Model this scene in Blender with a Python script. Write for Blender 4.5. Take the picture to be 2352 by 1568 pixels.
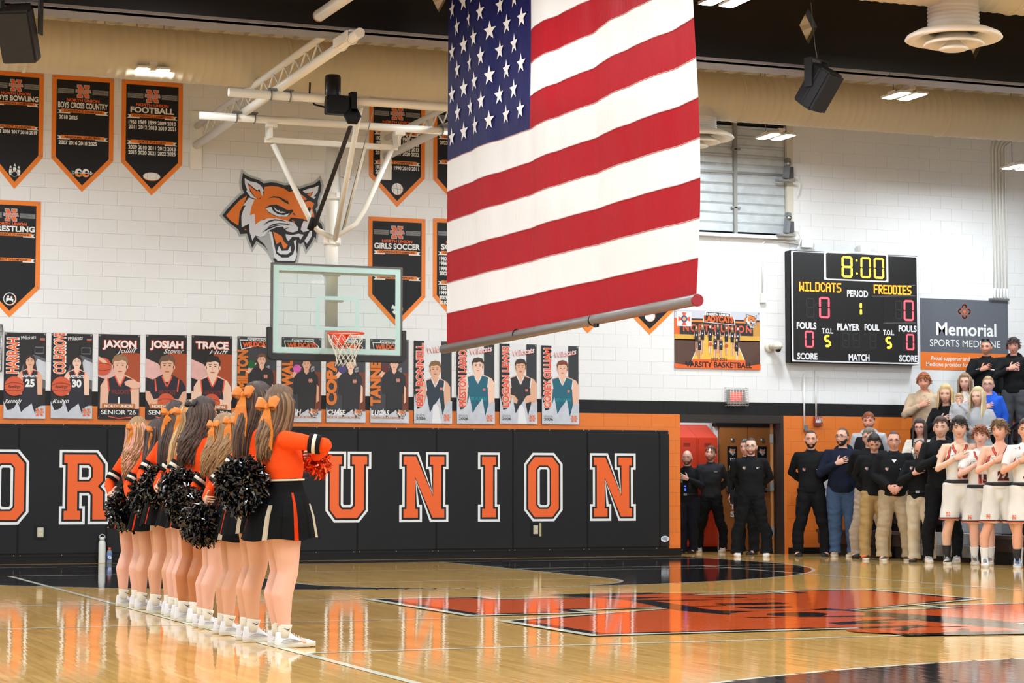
import bpy, bmesh, math, random
import numpy as np
from math import sin, cos, tan, pi, sqrt, atan, radians as R
from mathutils import Vector, Matrix, Quaternion
from mathutils.bvhtree import BVHTree

for _o in list(bpy.data.objects):
    bpy.data.objects.remove(_o)
scene = bpy.context.scene
COL = scene.collection
rnd = random.Random(7)

# ------------------------------------------------------------------ camera
F_PX = 4900.0
YAW = 0.375
PITCH = atan((1118 - 784) / F_PX)
CAM_H = 1.043
W = 29.5                                   # distance of the end wall
cam_data = bpy.data.cameras.new('camera')
cam = bpy.data.objects.new('camera', cam_data)
COL.objects.link(cam)
cam.location = (0, 0, CAM_H)
cam_data.sensor_width = 36
cam_data.lens = F_PX * 36 / 2352
cam.rotation_euler = (pi / 2 + PITCH, 0, -YAW)
cam_data.clip_start = 0.1
cam_data.clip_end = 200
cam_data.dof.use_dof = True
cam_data.dof.focus_distance = 15.5
cam_data.dof.aperture_fstop = 11.0
scene.camera = cam

# ------------------------------------------------------------------ world, exposure
scene.view_settings.view_transform = 'Standard'
scene.view_settings.look = 'None'
scene.view_settings.gamma = 1
scene.view_settings.use_curve_mapping = False
scene.view_settings.exposure = 0.17
LAMP_STRENGTH = 270.0
world = bpy.data.worlds.new('world')
scene.world = world
world.use_nodes = True
world.node_tree.nodes['Background'].inputs[0].default_value = (0.93, 0.97, 1.0, 1)
world.node_tree.nodes['Background'].inputs[1].default_value = 0.72
scene.cycles.max_bounces = 7
scene.cycles.diffuse_bounces = 3
scene.cycles.glossy_bounces = 4
scene.cycles.transmission_bounces = 5
scene.cycles.transparent_max_bounces = 8
scene.cycles.use_denoising = True
scene.cycles.sample_clamp_indirect = 6.0

# ------------------------------------------------------------------ materials
def lin(c):
    return tuple(((v / 255) / 12.92 if v / 255 <= 0.04045 else ((v / 255 + 0.055) / 1.055) ** 2.4) for v in c)

_M = {}
def mat(name, rgb=None, rough=0.6, metal=0.0, emit=0.0, alpha=1.0, noise=0.0, nscale=30.0, bump=0.0, bscale=60.0, stretch=(1, 1, 1), coat=0.0, sheen=0.0, trans=0.0, sss=0.0, spec=0.5):
    if name in _M:
        return _M[name]
    m = bpy.data.materials.new(name)
    m.use_nodes = True
    nt = m.node_tree
    b = nt.nodes['Principled BSDF']
    c = (*lin(rgb), 1)
    b.inputs['Base Color'].default_value = c
    b.inputs['Roughness'].default_value = rough
    b.inputs['Metallic'].default_value = metal
    b.inputs['Specular IOR Level'].default_value = spec
    if coat:
        b.inputs['Coat Weight'].default_value = coat
        b.inputs['Coat Roughness'].default_value = 0.1
    if sheen:
        b.inputs['Sheen Weight'].default_value = sheen
    if sss:
        b.inputs['Subsurface Weight'].default_value = sss
        b.inputs['Subsurface Radius'].default_value = (0.02, 0.008, 0.004)
    if trans:
        b.inputs['Transmission Weight'].default_value = trans
        b.inputs['IOR'].default_value = 1.45
    if alpha < 1:
        b.inputs['Alpha'].default_value = alpha
    if emit:
        b.inputs['Emission Color'].default_value = c
        b.inputs['Emission Strength'].default_value = emit
    if noise or bump:
        tc = nt.nodes.new('ShaderNodeTexCoord')
        mp = nt.nodes.new('ShaderNodeMapping')
        mp.inputs['Scale'].default_value = stretch
        nt.links.new(tc.outputs['Object'], mp.inputs[0])
    if noise:
        n = nt.nodes.new('ShaderNodeTexNoise')
        n.inputs['Scale'].default_value = nscale
        n.inputs['Detail'].default_value = 4
        mx = nt.nodes.new('ShaderNodeMix')
        mx.data_type = 'RGBA'
        mx.inputs[6].default_value = tuple(min(1, v * (1 - noise)) for v in c[:3]) + (1,)
        mx.inputs[7].default_value = tuple(min(1, v * (1 + noise)) for v in c[:3]) + (1,)
        nt.links.new(mp.outputs[0], n.inputs['Vector'])
        nt.links.new(n.outputs['Fac'], mx.inputs[0])
        nt.links.new(mx.outputs[2], b.inputs['Base Color'])
    if bump:
        n2 = nt.nodes.new('ShaderNodeTexNoise')
        n2.inputs['Scale'].default_value = bscale
        n2.inputs['Detail'].default_value = 3
        bp = nt.nodes.new('ShaderNodeBump')
        bp.inputs['Strength'].default_value = bump
        bp.inputs['Distance'].default_value = 0.01
        nt.links.new(mp.outputs[0], n2.inputs['Vector'])
        nt.links.new(n2.outputs['Fac'], bp.inputs['Height'])
        nt.links.new(bp.outputs[0], b.inputs['Normal'])
    _M[name] = m
    return m

WHITE_WALL = mat('white_block_paint', (232, 232, 231), 0.45, bump=0.25, bscale=40, noise=0.015, nscale=3)
ORANGE_WALL = mat('orange_block_paint', (224, 118, 40), 0.45, bump=0.25, bscale=40)
BLACK_WALL = mat('black_block_paint', (28, 28, 30), 0.5, spec=0.25, bump=0.25, bscale=40)
MORTAR = mat('painted_mortar', (228, 228, 227), 0.6)
STEEL_BLACK = mat('black_girder_paint', (13, 13, 14), 0.3, spec=0.35, noise=0.12, nscale=1.5, bump=0.06, bscale=4)
CREAM = mat('cream_duct_paint', (205, 194, 168), 0.55, noise=0.05, nscale=2.5)
CREAM_L = mat('cream_pipe_paint', (243, 239, 228), 0.4)
FLANGE_LIT = mat('girder_flange_lit', (122, 120, 122), 0.4, noise=.1, nscale=2)  # girder steel coloured lighter, standing in for light bounced off the floor
VINYL = mat('black_vinyl', (27, 28, 30), 0.5, spec=0.25, bump=0.12, bscale=6, noise=0.05, nscale=2)
P_ORANGE = mat('print_orange', (238, 98, 32), 0.5)
P_BORDER = mat('print_border_orange', (241, 131, 36), 0.5)
P_BLACK = mat('print_black', (30, 31, 34), 0.5, spec=0.25)
P_WHITE = mat('print_white', (235, 235, 232), 0.5)
P_GREY = mat('print_grey', (150, 150, 154), 0.5)
BLACK = mat('matte_black', (16, 16, 18), 0.5, spec=0.25)
CHROME = mat('steel', (170, 172, 175), 0.3, 1.0)
GREY = mat('grey_metal', (130, 132, 136), 0.45, 0.6)

# ------------------------------------------------------------------ mesh helpers
def mesh_obj(name, bm_or_me, mats, parent=None, smooth=False, kind=None, label=None):
    if isinstance(bm_or_me, bmesh.types.BMesh):
        me = bpy.data.meshes.new(name)
        bm_or_me.to_mesh(me)
        bm_or_me.free()
    else:
        me = bm_or_me
    if not isinstance(mats, (list, tuple)):
        mats = [mats]
    if not me.materials:
        for m in mats:
            me.materials.append(m)
    if smooth:
        me.polygons.foreach_set('use_smooth', [True] * len(me.polygons))
    o = bpy.data.objects.new(name, me)
    COL.objects.link(o)
    if parent is not None:
        o.parent = parent
    if kind:
        o['kind'] = kind
    if label:
        o['label'] = label
    return o

def thing(name, label, cat, loc=(0, 0, 0), rot=(0, 0, 0), group=None):
    o = bpy.data.objects.new(name, None)
    o.empty_display_size = 0.1
    COL.objects.link(o)
    o.location = loc
    o.rotation_euler = rot
    o['label'] = label
    o['category'] = cat
    if group:
        o['group'] = group
    return o

def tag(o, label, cat, group=None):
    o['label'] = label
    o['category'] = cat
    if group:
        o['group'] = group
    return o

def box(bm, x0, y0, z0, x1, y1, z1, mi=0, M=None):
    vs = [bm.verts.new(p) for p in ((x0, y0, z0), (x1, y0, z0), (x1, y1, z0), (x0, y1, z0), (x0, y0, z1), (x1, y0, z1), (x1, y1, z1), (x0, y1, z1))]
    if M is not None:
        for v in vs:
            v.co = M @ v.co
    fs = []
    for idx in ((0, 3, 2, 1), (4, 5, 6, 7), (0, 1, 5, 4), (1, 2, 6, 5), (2, 3, 7, 6), (3, 0, 4, 7)):
        f = bm.faces.new([vs[i] for i in idx])
        f.material_index = mi
        fs.append(f)
    return vs, fs

def rbox(x0, y0, z0, x1, y1, z1, r=0.01, seg=2, mi=0):
    bm = bmesh.new()
    box(bm, x0, y0, z0, x1, y1, z1, mi)
    bmesh.ops.bevel(bm, geom=bm.edges[:], offset=r, segments=seg, affect='EDGES')
    return bm

def perp(t):
    a = Vector((0, 0, 1)) if abs(t.z) < 0.9 else Vector((1, 0, 0))
    u = t.cross(a).normalized()
    return u, t.cross(u).normalized()

def tube(bm, pts, rad, n=10, mi=0, caps=True, up=None, flat=1.0):
    """sweep a circle (or an ellipse, flat = thickness ratio along the second axis) along pts"""
    pts = [Vector(p) for p in pts]
    if not isinstance(rad, (list, tuple)):
        rad = [rad] * len(pts)
    rings = []
    u = None
    for i, p in enumerate(pts):
        if i == 0:
            t = pts[1] - pts[0]
        elif i == len(pts) - 1:
            t = pts[-1] - pts[-2]
        else:
            t = (pts[i + 1] - p).normalized() + (p - pts[i - 1]).normalized()
        if t.length < 1e-9:
            t = Vector((0, 0, 1))
        t.normalize()
        if u is None:
            if up is not None:
                u = Vector(up)
                u = (u - t * u.dot(t)).normalized()
            else:
                u = perp(t)[0]
        else:
            u = (u - t * u.dot(t))
            if u.length < 1e-6:
                u = perp(t)[0]
            u.normalize()
        v = t.cross(u)
        r = rad[i]
        rx, ry = (r if isinstance(r, (tuple, list)) else (r, r * flat))
        rings.append([bm.verts.new(p + u * (rx * cos(2 * pi * k / n)) + v * (ry * sin(2 * pi * k / n))) for k in range(n)])
    for a, b in zip(rings[:-1], rings[1:]):
        for k in range(n):
            f = bm.faces.new((a[k], a[(k + 1) % n], b[(k + 1) % n], b[k]))
            f.material_index = mi
            f.smooth = True
    if caps:
        f = bm.faces.new(rings[0][::-1]); f.material_index = mi
        f = bm.faces.new(rings[-1]); f.material_index = mi
    return rings

def lathe(bm, prof, n=24, center=(0, 0, 0), axis='Z', mi=0, close=False):
    """prof: (radius, height) pairs"""
    c = Vector(center)
    rings = []
    for r, h in prof:
        ring = []
        for k in range(n):
            a = 2 * pi * k / n
            p = Vector((r * cos(a), r * sin(a), h))
            if axis == 'Y':
                p = Vector((p.x, p.z, p.y))
            elif axis == 'X':
                p = Vector((p.z, p.x, p.y))
            ring.append(bm.verts.new(c + p))
        rings.append(ring)
    for a, b in zip(rings[:-1], rings[1:]):
        for k in range(n):
            f = bm.faces.new((a[k], a[(k + 1) % n], b[(k + 1) % n], b[k]))
            f.material_index = mi
            f.smooth = True
    if close:
        for ring in (rings[0][::-1], rings[-1]):
            f = bm.faces.new(ring); f.material_index = mi
    return rings

def ellipsoid(bm, c, r, nu=16, nv=10, mi=0, M=None):
    c = Vector(c)
    rings = []
    top = bm.verts.new((0, 0, r[2])); bot = bm.verts.new((0, 0, -r[2]))
    for j in range(1, nv):
        t = pi * j / nv
        rings.append([bm.verts.new((r[0] * sin(t) * cos(2 * pi * k / nu), r[1] * sin(t) * sin(2 * pi * k / nu), r[2] * cos(t))) for k in range(nu)])
    allv = [top, bot] + [v for g in rings for v in g]
    for v in allv:
        v.co = (M @ v.co if M is not None else v.co) + c
    fs = []
    for k in range(nu):
        fs.append(bm.faces.new((top, rings[0][k], rings[0][(k + 1) % nu])))
        fs.append(bm.faces.new((bot, rings[-1][(k + 1) % nu], rings[-1][k])))
    for a, b in zip(rings[:-1], rings[1:]):
        for k in range(nu):
            fs.append(bm.faces.new((a[k], b[k], b[(k + 1) % nu], a[(k + 1) % nu])))
    for f in fs:
        f.material_index = mi
        f.smooth = True
    return allv

def dup_tree(o, parent=None):
    c = o.copy()
    COL.objects.link(c)
    if parent is not None:
        c.parent = parent
    for ch in list(o.children):
        dup_tree(ch, c)
    return c

# ------------------------------------------------------------------ flat print kit
_GL = {}
def glyphs(s, weight=0.0, shear=0.0, space=1.0):
    """mesh of a line of lettering: (verts, faces, width); cap height 1, starts at x = 0"""
    k = (s, weight, shear, space)
    if k in _GL:
        return _GL[k]
    cu = bpy.data.curves.new('t', 'FONT')
    cu.body = s
    cu.size = 1.0
    cu.offset = weight
    cu.shear = shear
    cu.space_character = space
    cu.resolution_u = 3
    o = bpy.data.objects.new('t', cu)
    COL.objects.link(o)
    dg = bpy.context.evaluated_depsgraph_get()
    me = bpy.data.meshes.new_from_object(o.evaluated_get(dg))
    bpy.data.objects.remove(o)
    bpy.data.curves.remove(cu)
    vs = np.array([v.co[:2] for v in me.vertices]) if len(me.vertices) else np.zeros((0, 2))
    fs = [tuple(p.vertices) for p in me.polygons]
    bpy.data.meshes.remove(me)
    if len(vs):
        vs = vs.copy()
        vs[:, 0] -= vs[:, 0].min()
        wd = vs[:, 0].max()
    else:
        wd = 0.3
    vs = vs / 0.72
    _GL[k] = (vs, fs, wd / 0.72)
    return _GL[k]

class Print:
    """flat layered print in a local frame: origin o, x along u, y along v, layers step out along n"""
    def __init__(self, o=(0, 0, 0), u=(1, 0, 0), v=(0, 0, 1), n=(0, -1, 0), step=0.0015, clip=None):
        self.o, self.u, self.v, self.n = Vector(o), Vector(u), Vector(v), Vector(n)
        self.step = step
        self.bm = bmesh.new()
        self.mats = []
        self.lay = 0
        self.clip = clip
        self.warp = None
    def P(self, x, y, l):
        if self.clip:
            x = min(max(x, self.clip[0]), self.clip[2]); y = min(max(y, self.clip[1]), self.clip[3])
        if self.warp:
            x, y = self.warp(x, y)
        return self.o + self.u * x + self.v * y + self.n * (self.step * l)
    def mi(self, m):
        if m not in self.mats:
            self.mats.append(m)
        return self.mats.index(m)
    def poly(self, pts, m, layer=None):
        l = self._l(layer)
        pts = [p for i, p in enumerate(pts) if i == 0 or p != pts[i - 1]]
        if len(pts) < 3:
            return
        try:
            f = self.bm.faces.new([self.bm.verts.new(self.P(x, y, l)) for x, y in pts])
        except ValueError:
            return
        f.material_index = self.mi(m)
        if f.calc_area() < 1e-9:
            self.bm.faces.remove(f)
            return
        f.normal_update()
        if f.normal.dot(self.n) < 0:
            f.normal_flip()
    def _l(self, layer):
        if layer is None:
            self.lay += 1
            return self.lay
        return layer
    def rect(self, x0, y0, x1, y1, m, layer=None):
        self.poly([(x0, y0), (x1, y0), (x1, y1), (x0, y1)], m, layer)
    def ell(self, cx, cy, rx, ry, m, n=24, layer=None, a0=0, a1=2 * pi, rot=0):
        k = n if abs(a1 - a0 - 2 * pi) < 1e-6 else n + 1
        pts = []
        for i in range(k):
            a = a0 + (a1 - a0) * i / n
            x, y = rx * cos(a), ry * sin(a)
            pts.append((cx + x * cos(rot) - y * sin(rot), cy + x * sin(rot) + y * cos(rot)))
        self.poly(pts, m, layer)
    def line(self, pts, w, m, layer=None, closed=False):
        l = self._l(layer)
        q = list(pts) + ([pts[0]] if closed else [])
        for (x0, y0), (x1, y1) in zip(q[:-1], q[1:]):
            dx, dy = x1 - x0, y1 - y0
            L = sqrt(dx * dx + dy * dy) or 1
            nx, ny = -dy / L * w / 2, dx / L * w / 2
            ex, ey = dx / L * w * .3, dy / L * w * .3
            self.poly([(x0 - ex - nx, y0 - ey - ny), (x1 + ex - nx, y1 + ey - ny), (x1 + ex + nx, y1 + ey + ny), (x0 - ex + nx, y0 - ey + ny)], m, l)
    def text(self, s, x, y, h, m, width=None, weight=0.02, align='L', rot=0, shear=0.0, layer=None, space=1.0, arc=0.0):
        """h cap height; width forces the line's length; x, y the base-line start (or centre, or end)"""
        vs, fs, wd = glyphs(s, weight, shear, space)
        if not len(vs):
            return
        l = self._l(layer)
        sx = (width / wd) if width else h
        tw = wd * sx
        ox = {'L': 0, 'C': -tw / 2, 'R': -tw}[align]
        mi = self.mi(m)
        verts = []
        for vx, vy in vs:
            X = vx * sx + ox
            Y = vy * h
            if arc:
                Y += arc * (1 - ((X - ox - tw / 2) / (tw / 2)) ** 2)
            verts.append(self.bm.verts.new(self.P(x + X * cos(rot) - Y * sin(rot), y + X * sin(rot) + Y * cos(rot), l)))
        for f in fs:
            try:
                nf = self.bm.faces.new([verts[i] for i in f])
                nf.material_index = mi
                nf.normal_update()
                if nf.normal.dot(self.n) < 0:
                    nf.normal_flip()
            except ValueError:
                pass
    def build(self, name, parent=None, label=None):
        return mesh_obj(name, self.bm, self.mats or [P_BLACK], parent, label=label)
# ================================================================== SETTING
# ---- floor
def floor_material():
    m = bpy.data.materials.new('maple_floor')
    m.use_nodes = True
    nt = m.node_tree; N = nt.nodes; L = nt.links
    b = N['Principled BSDF']
    geo = N.new('ShaderNodeNewGeometry')
    mp = N.new('ShaderNodeMapping'); mp.inputs['Rotation'].default_value = (0, 0, pi / 2)
    L.new(geo.outputs['Position'], mp.inputs[0])
    br = N.new('ShaderNodeTexBrick')
    br.inputs['Scale'].default_value = 1.0
    br.inputs['Brick Width'].default_value = 1.1
    br.inputs['Row Height'].default_value = 0.057
    br.inputs['Mortar Size'].default_value = 0.0012
    br.inputs['Bias'].default_value = -0.1
    br.offset = 0.37
    br.inputs['Color1'].default_value = (*lin((234, 191, 114)), 1)
    br.inputs['Color2'].default_value = (*lin((217, 170, 93)), 1)
    br.inputs['Mortar'].default_value = (*lin((170, 125, 66)), 1)
    L.new(mp.outputs[0], br.inputs['Vector'])
    st = N.new('ShaderNodeMapping'); st.inputs['Scale'].default_value = (14, 0.8, 1)
    L.new(geo.outputs['Position'], st.inputs[0])
    nz = N.new('ShaderNodeTexNoise'); nz.inputs['Scale'].default_value = 2.2; nz.inputs['Detail'].default_value = 6
    L.new(st.outputs[0], nz.inputs['Vector'])
    ramp = N.new('ShaderNodeValToRGB')
    ramp.color_ramp.elements[0].position = 0.3; ramp.color_ramp.elements[0].color = (0.72, 0.68, 0.6, 1)
    ramp.color_ramp.elements[1].position = 0.7; ramp.color_ramp.elements[1].color = (1.08, 1.05, 1.0, 1)
    L.new(nz.outputs['Fac'], ramp.inputs[0])
    mx = N.new('ShaderNodeMix'); mx.data_type = 'RGBA'; mx.blend_type = 'MULTIPLY'; mx.inputs[0].default_value = 0.7
    L.new(br.outputs['Color'], mx.inputs[6]); L.new(ramp.outputs[0], mx.inputs[7])
    L.new(mx.outputs[2], b.inputs['Base Color'])
    return m, nt, b, geo

def gloss_bump(nt, b, rough=0.06, strength=0.035):
    N = nt.nodes; L = nt.links
    geo = N.new('ShaderNodeNewGeometry')
    st = N.new('ShaderNodeMapping'); st.inputs['Scale'].default_value = (17, 2.2, 1)
    L.new(geo.outputs['Position'], st.inputs[0])
    nz = N.new('ShaderNodeTexNoise'); nz.inputs['Scale'].default_value = 1.0; nz.inputs['Detail'].default_value = 2
    L.new(st.outputs[0], nz.inputs['Vector'])
    bp = N.new('ShaderNodeBump'); bp.inputs['Strength'].default_value = strength; bp.inputs['Distance'].default_value = 0.02
    L.new(nz.outputs['Fac'], bp.inputs['Height'])
    b.inputs['Roughness'].default_value = rough
    b.inputs['Specular IOR Level'].default_value = 0.66
    L.new(bp.outputs[0], b.inputs['Normal'])

FLOOR, _nt, _b, _g = floor_material()
gloss_bump(_nt, _b)
def paint(name, rgb):
    m = mat(name, rgb, 0.1)
    gloss_bump(m.node_tree, m.node_tree.nodes['Principled BSDF'])
    return m
COURT_BLACK = paint('court_black', (34, 32, 34))
COURT_WHITE = paint('court_line', (244, 246, 224))
COURT_ORANGE = paint('court_orange', (226, 94, 42))
COURT_RED = paint('court_dark_red', (160, 50, 28))

bm = bmesh.new()
box(bm, -7, -1.5, -0.1, 25, W + 6, 0)
floor = mesh_obj('floor', bm, FLOOR, kind='structure')

def fp(name, layer_z):
    p = Print((0, 0, 0), (1, 0, 0), (0, 1, 0), (0, 0, 1), step=0.00012)
    p.lay = layer_z
    return p

# baskets: centre line x = CX0, baseline Y = BL
CX0 = 8.2; BL = 28.16; HOOP_Y = 26.72
def arc_pts(cx, cy, r, a0, a1, n=48):
    return [(cx + r * cos(a0 + (a1 - a0) * i / n), cy + r * sin(a0 + (a1 - a0) * i / n)) for i in range(n + 1)]
g = fp('court_marking', 4)
# border strip along the end wall, black three point area with a clear key
g.rect(-6, BL + 0.02, 14.2, W - 0.35, COURT_BLACK)
g.poly([(-6, 25.5 - 1.3), (3.0, 25.5 - 1.3), (2.2, BL), (-6, BL)], COURT_BLACK)
R3 = 6.02
g.poly([(CX0 + R3, BL)] + [(x, y) for x, y in arc_pts(CX0, HOOP_Y, R3, 0, -pi, 64)] + [(CX0 - R3, BL)], COURT_BLACK)
key = [(10.03, BL), (10.03, 22.5)] + arc_pts(CX0, 22.5, 1.83, 0, -pi, 40) + [(6.37, 22.5), (6.37, BL)]
g.poly(key, FLOOR)
g.line([(CX0 + R3, BL)] + arc_pts(CX0, HOOP_Y, R3, 0, -pi, 64) + [(CX0 - R3, BL)], 0.05, COURT_WHITE)
g.line(key, 0.05, COURT_WHITE)
g.line([(6.37, 22.5), (10.03, 22.5)], 0.05, COURT_WHITE)
for yy in (27.2, 26.4, 25.4, 24.4):
    for xx, s in ((10.03, 1), (6.37, -1)):
        g.line([(xx, yy), (xx + .2 * s, yy)], 0.05, COURT_WHITE)
g.line([(-6, BL), (16.1, BL)], 0.05, COURT_WHITE)
# near three point area (only its edge shows at the lower right)
near = arc_pts(CX0, 5.05, R3, 0, pi, 64)
g.poly(near + [(CX0 - R3, -1), (CX0 + R3, -1)], COURT_BLACK)
g.line(near, 0.05, COURT_WHITE)
# volleyball lines
for x in (3.72, 12.75):
    g.line([(x, 25.5), (x, 7.0)], 0.06, COURT_WHITE)
for y, w_ in ((25.5, 0.06), (19.1, 0.06), (16.06, 0.05), (13.04, 0.06)):
    g.line([(3.7 if y != 16.06 and y != 19.1 else -6, y), (16.0, y)], w_, COURT_WHITE)
g.line([(9.0, 24.66), (16, 24.66)], 0.03, COURT_WHITE)
g.line([(0.6, -1), (0.6, BL)], 0.05, COURT_WHITE)
g.line([(15.82, 3), (15.82, BL)], 0.05, COURT_WHITE)
co = g.build('court_marking', floor, label='painted court lines and black areas')

# centre emblem: big block N with a script band across it, read from the near side line
g = fp('centre_emblem', 60)
ec, es = (8.7, 16.25), 1.0
def E(px, py):      # emblem drawn in its own frame: x to the emblem's right (world -Y), y to its top (world +X)
    return (ec[0] + py * es, ec[1] - px * es)
Nshape = [(-2.6,-2.5),(-.2,-2.5),(-.2,-1.7),(-.6,-1.7),(-.6,-.2),(.8,-2.5),(2.3,-2.5),(2.3,1.7),(2.7,1.7),(2.7,2.5),(.2,2.5),(.2,1.7),(.6,1.7),(.6,.2),(-.8,2.5),(-2.6,2.5),(-2.6,1.7),(-2.2,1.7),(-2.2,-1.7),(-2.6,-1.7)]
def grow(poly, d):
    n = len(poly); out = []
    area = sum(poly[i][0] * poly[(i + 1) % n][1] - poly[(i + 1) % n][0] * poly[i][1] for i in range(n))
    s = 1 if area > 0 else -1
    for i in range(n):
        p0, p1, p2 = Vector(poly[i - 1]), Vector(poly[i]), Vector(poly[(i + 1) % n])
        d1 = (p1 - p0).normalized(); d2 = (p2 - p1).normalized()
        n1 = Vector((d1.y, -d1.x)) * s; n2 = Vector((d2.y, -d2.x)) * s
        m_ = n1 + n2
        k = m_.dot(n1)
        m_ = m_ / max(k, 0.45)
        out.append((p1.x + m_.x * d, p1.y + m_.y * d))
    return out
for dd, mm in ((0.2, COURT_WHITE), (0.11, COURT_BLACK), (0.0, COURT_ORANGE)):
    g.poly([E(*p) for p in grow(Nshape, dd)], mm)
# script band
band = [(-2.9, 0.3), (-1.8, 0.75), (0, 0.5), (2.0, .95), (3.5, 0.7), (3.3, -0.65), (1.9, -0.45), (0, -0.8), (-1.8, -0.5), (-2.9, -0.8)]
g.poly([E(*p) for p in band], COURT_BLACK)
vs, fs, wd = glyphs('WILDCATS', 0.07)
l = g._l(None); mi = g.mi(COURT_ORANGE)
vv = [g.bm.verts.new(g.P(*E(-2.75 + x / wd * 5.9, -0.5 + y * 1.05 + .25 * sin(x / wd * 6)), l)) for x, y in vs]
for f in fs:
    try:
        nf = g.bm.faces.new([vv[i] for i in f]); nf.material_index = mi; nf.normal_update()
        if nf.normal.z < 0: nf.normal_flip()
    except ValueError:
        pass
g.build('centre_emblem', floor, label='orange block letter emblem with a script band at centre court')

# ---- end wall with a doorway and a louvre opening
DX0, DX1, DZ = 14.38, 16.22, 2.155
LX0, LX1, LZ0, LZ1 = 14.38, 16.34, 4.97, 6.74
WX0, WX1, WZ1 = -6.5, 24.0, 7.55
bm = bmesh.new()
D = 0.2
for (x0, z0, x1, z1) in ((WX0, 0, DX0, LZ0), (DX0, DZ, DX1, LZ0), (DX1, 0, WX1, LZ0), (WX0, LZ0, LX0, LZ1), (LX1, LZ0, WX1, LZ1), (WX0, LZ1, WX1, WZ1)):
    box(bm, x0, W + 0.004, z0, x1, W + D, z1)
wall = mesh_obj('wall_back', bm, MORTAR, kind='structure')

def block_mesh(w, h):
    g_ = 0.001
    bm = bmesh.new()
    vs, fs = box(bm, g_, 0, g_, w - g_, 0.02, h - g_)
    front = [e for e in bm.edges if all(v.co.y < 1e-6 for v in e.verts)]
    bmesh.ops.bevel(bm, geom=front, offset=0.002, segments=1, affect='EDGES')
    return bm
_blk = {}
def block(w, h):
    k = (round(w, 3), round(h, 3))
    if k not in _blk:
        b_ = block_mesh(*k)
        me = bpy.data.meshes.new('block'); b_.to_mesh(me); b_.free()
        me.materials.append(WHITE_WALL)
        _blk[k] = me
    return _blk[k]
CH, CL = 0.2, 0.4
rest = bmesh.new()
cands = []
zc = 0.155 - 0.2
row = 0
while zc < WZ1:
    z0, z1 = max(zc, 0), min(zc + CH, WZ1)
    x = WX0 + (0.2 if row % 2 else 0)
    if row % 2:
        segs = [(WX0, WX0 + .2)]
    else:
        segs = []
    while x < WX1:
        segs.append((x, min(x + CL, WX1))); x += CL
    zm = (z0 + z1) / 2
    holes = []
    if zm < DZ: holes.append((DX0, DX1))
    if LZ0 < zm < LZ1: holes.append((LX0, LX1))
    out = []
    for a, b2 in segs:
        parts = [(a, b2)]
        for h0, h1 in holes:
            np_ = []
            for p, q in parts:
                if q <= h0 or p >= h1: np_.append((p, q))
                else:
                    if p < h0: np_.append((p, h0))
                    if q > h1: np_.append((h1, q))
            parts = np_
        out += parts
    for a, b2 in out:
        if b2 - a > 0.03:
            cands.append((a, b2, z0, z1))
    zc += CH; row += 1
def wall_paint(z):
    zm = z + 0.05
    return 1 if zm < 2.15 else (2 if zm < 2.34 else 0)
sel = [c for c in cands if 3.2 < c[0] < 13.0 and 2.1 < c[2] < 5.9 and c[1] - c[0] > .35 and
       not (c[0] > 8.9 and 2.9 < c[2] < 6 and c[0] > 9.4)]
sel.sort(key=lambda c: (c[0] * 0.4 + abs(c[2] - 3.9)))
sel = set(sel[:300])
for c in cands:
    a, b2, z0, z1 = c
    pm = wall_paint(z0)
    if c in sel:
        o = bpy.data.objects.new('block', block(b2 - a, z1 - z0))
        COL.objects.link(o); o.parent = wall; o.location = (a, W - 0.004, z0)
        if pm:
            o.material_slots[0].link = 'OBJECT'
            o.material_slots[0].material = (WHITE_WALL, ORANGE_WALL, BLACK_WALL)[pm]
    else:
        n0 = len(rest.verts)
        g_ = 0.0012
        box(rest, a + g_, W - 0.004, z0 + g_, b2 - g_, W + 0.01, z1 - g_, pm)
mesh_obj('block', rest, [WHITE_WALL, ORANGE_WALL, BLACK_WALL], wall, kind='stuff')
# black kick strip at the foot of the wall
bm = bmesh.new()
box(bm, WX0, W - 0.03, 0, DX0, W - 0.004, 0.11)
box(bm, DX1 + .02, W - 0.02, 0, WX1, W - 0.004, 0.10)
mesh_obj('baseboard_back', bm, BLACK, kind='structure')

# door frame in the doorway
DK = mat('dark_frame', (40, 34, 32), 0.45)
bm = bmesh.new()
box(bm, DX0, W - .01, DZ - .12, DX1 - .05, W + .22, DZ)
box(bm, DX1 - .10, W - .01, 0, DX1 - .05, W + .22, DZ - .12)
mesh_obj('trim_1', bm, DK, kind='structure')
bm = bmesh.new(); box(bm, DX1 - .05, W - .012, 0, DX1, W + .22, DZ)
mesh_obj('trim_2', bm, ORANGE_WALL, kind='structure')

# side wall, ceiling, corridor
bm = bmesh.new(); box(bm, WX1 - .2, -1.5, 0, WX1, W, WZ1)
mesh_obj('wall_right', bm, WHITE_WALL, kind='structure')
CEIL_Z = 7.45
DECK = mat('deck_paint', (214, 198, 166), 0.6)
bm = bmesh.new()
box(bm, -7, -1.5, CEIL_Z + .06, 25, W + .2, CEIL_Z + .16)
ceiling = mesh_obj('ceiling', bm, DECK, kind='structure')
bm = bmesh.new()
x = 1.0
while x < 24:
    box(bm, x, 12, CEIL_Z, x + .15, W, CEIL_Z + .06)
    x += .36
mesh_obj('deck_rib', bm, DECK, ceiling, kind='stuff')
bm = bmesh.new()
box(bm, 13.4, W + 2.9, 0, 19, W + 3.0, 3)         # corridor end wall
box(bm, 13.3, W + .2, 0, 13.4, W + 3.0, 3)
box(bm, 19, W + .2, 0, 19.1, W + 3.0, 3)
box(bm, 13.3, W + .2, 3.0, 19.1, W + 3.0, 3.1)
mesh_obj('wall_corridor', bm, mat('corridor_paint', (205, 200, 196), .6), kind='structure')

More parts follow.
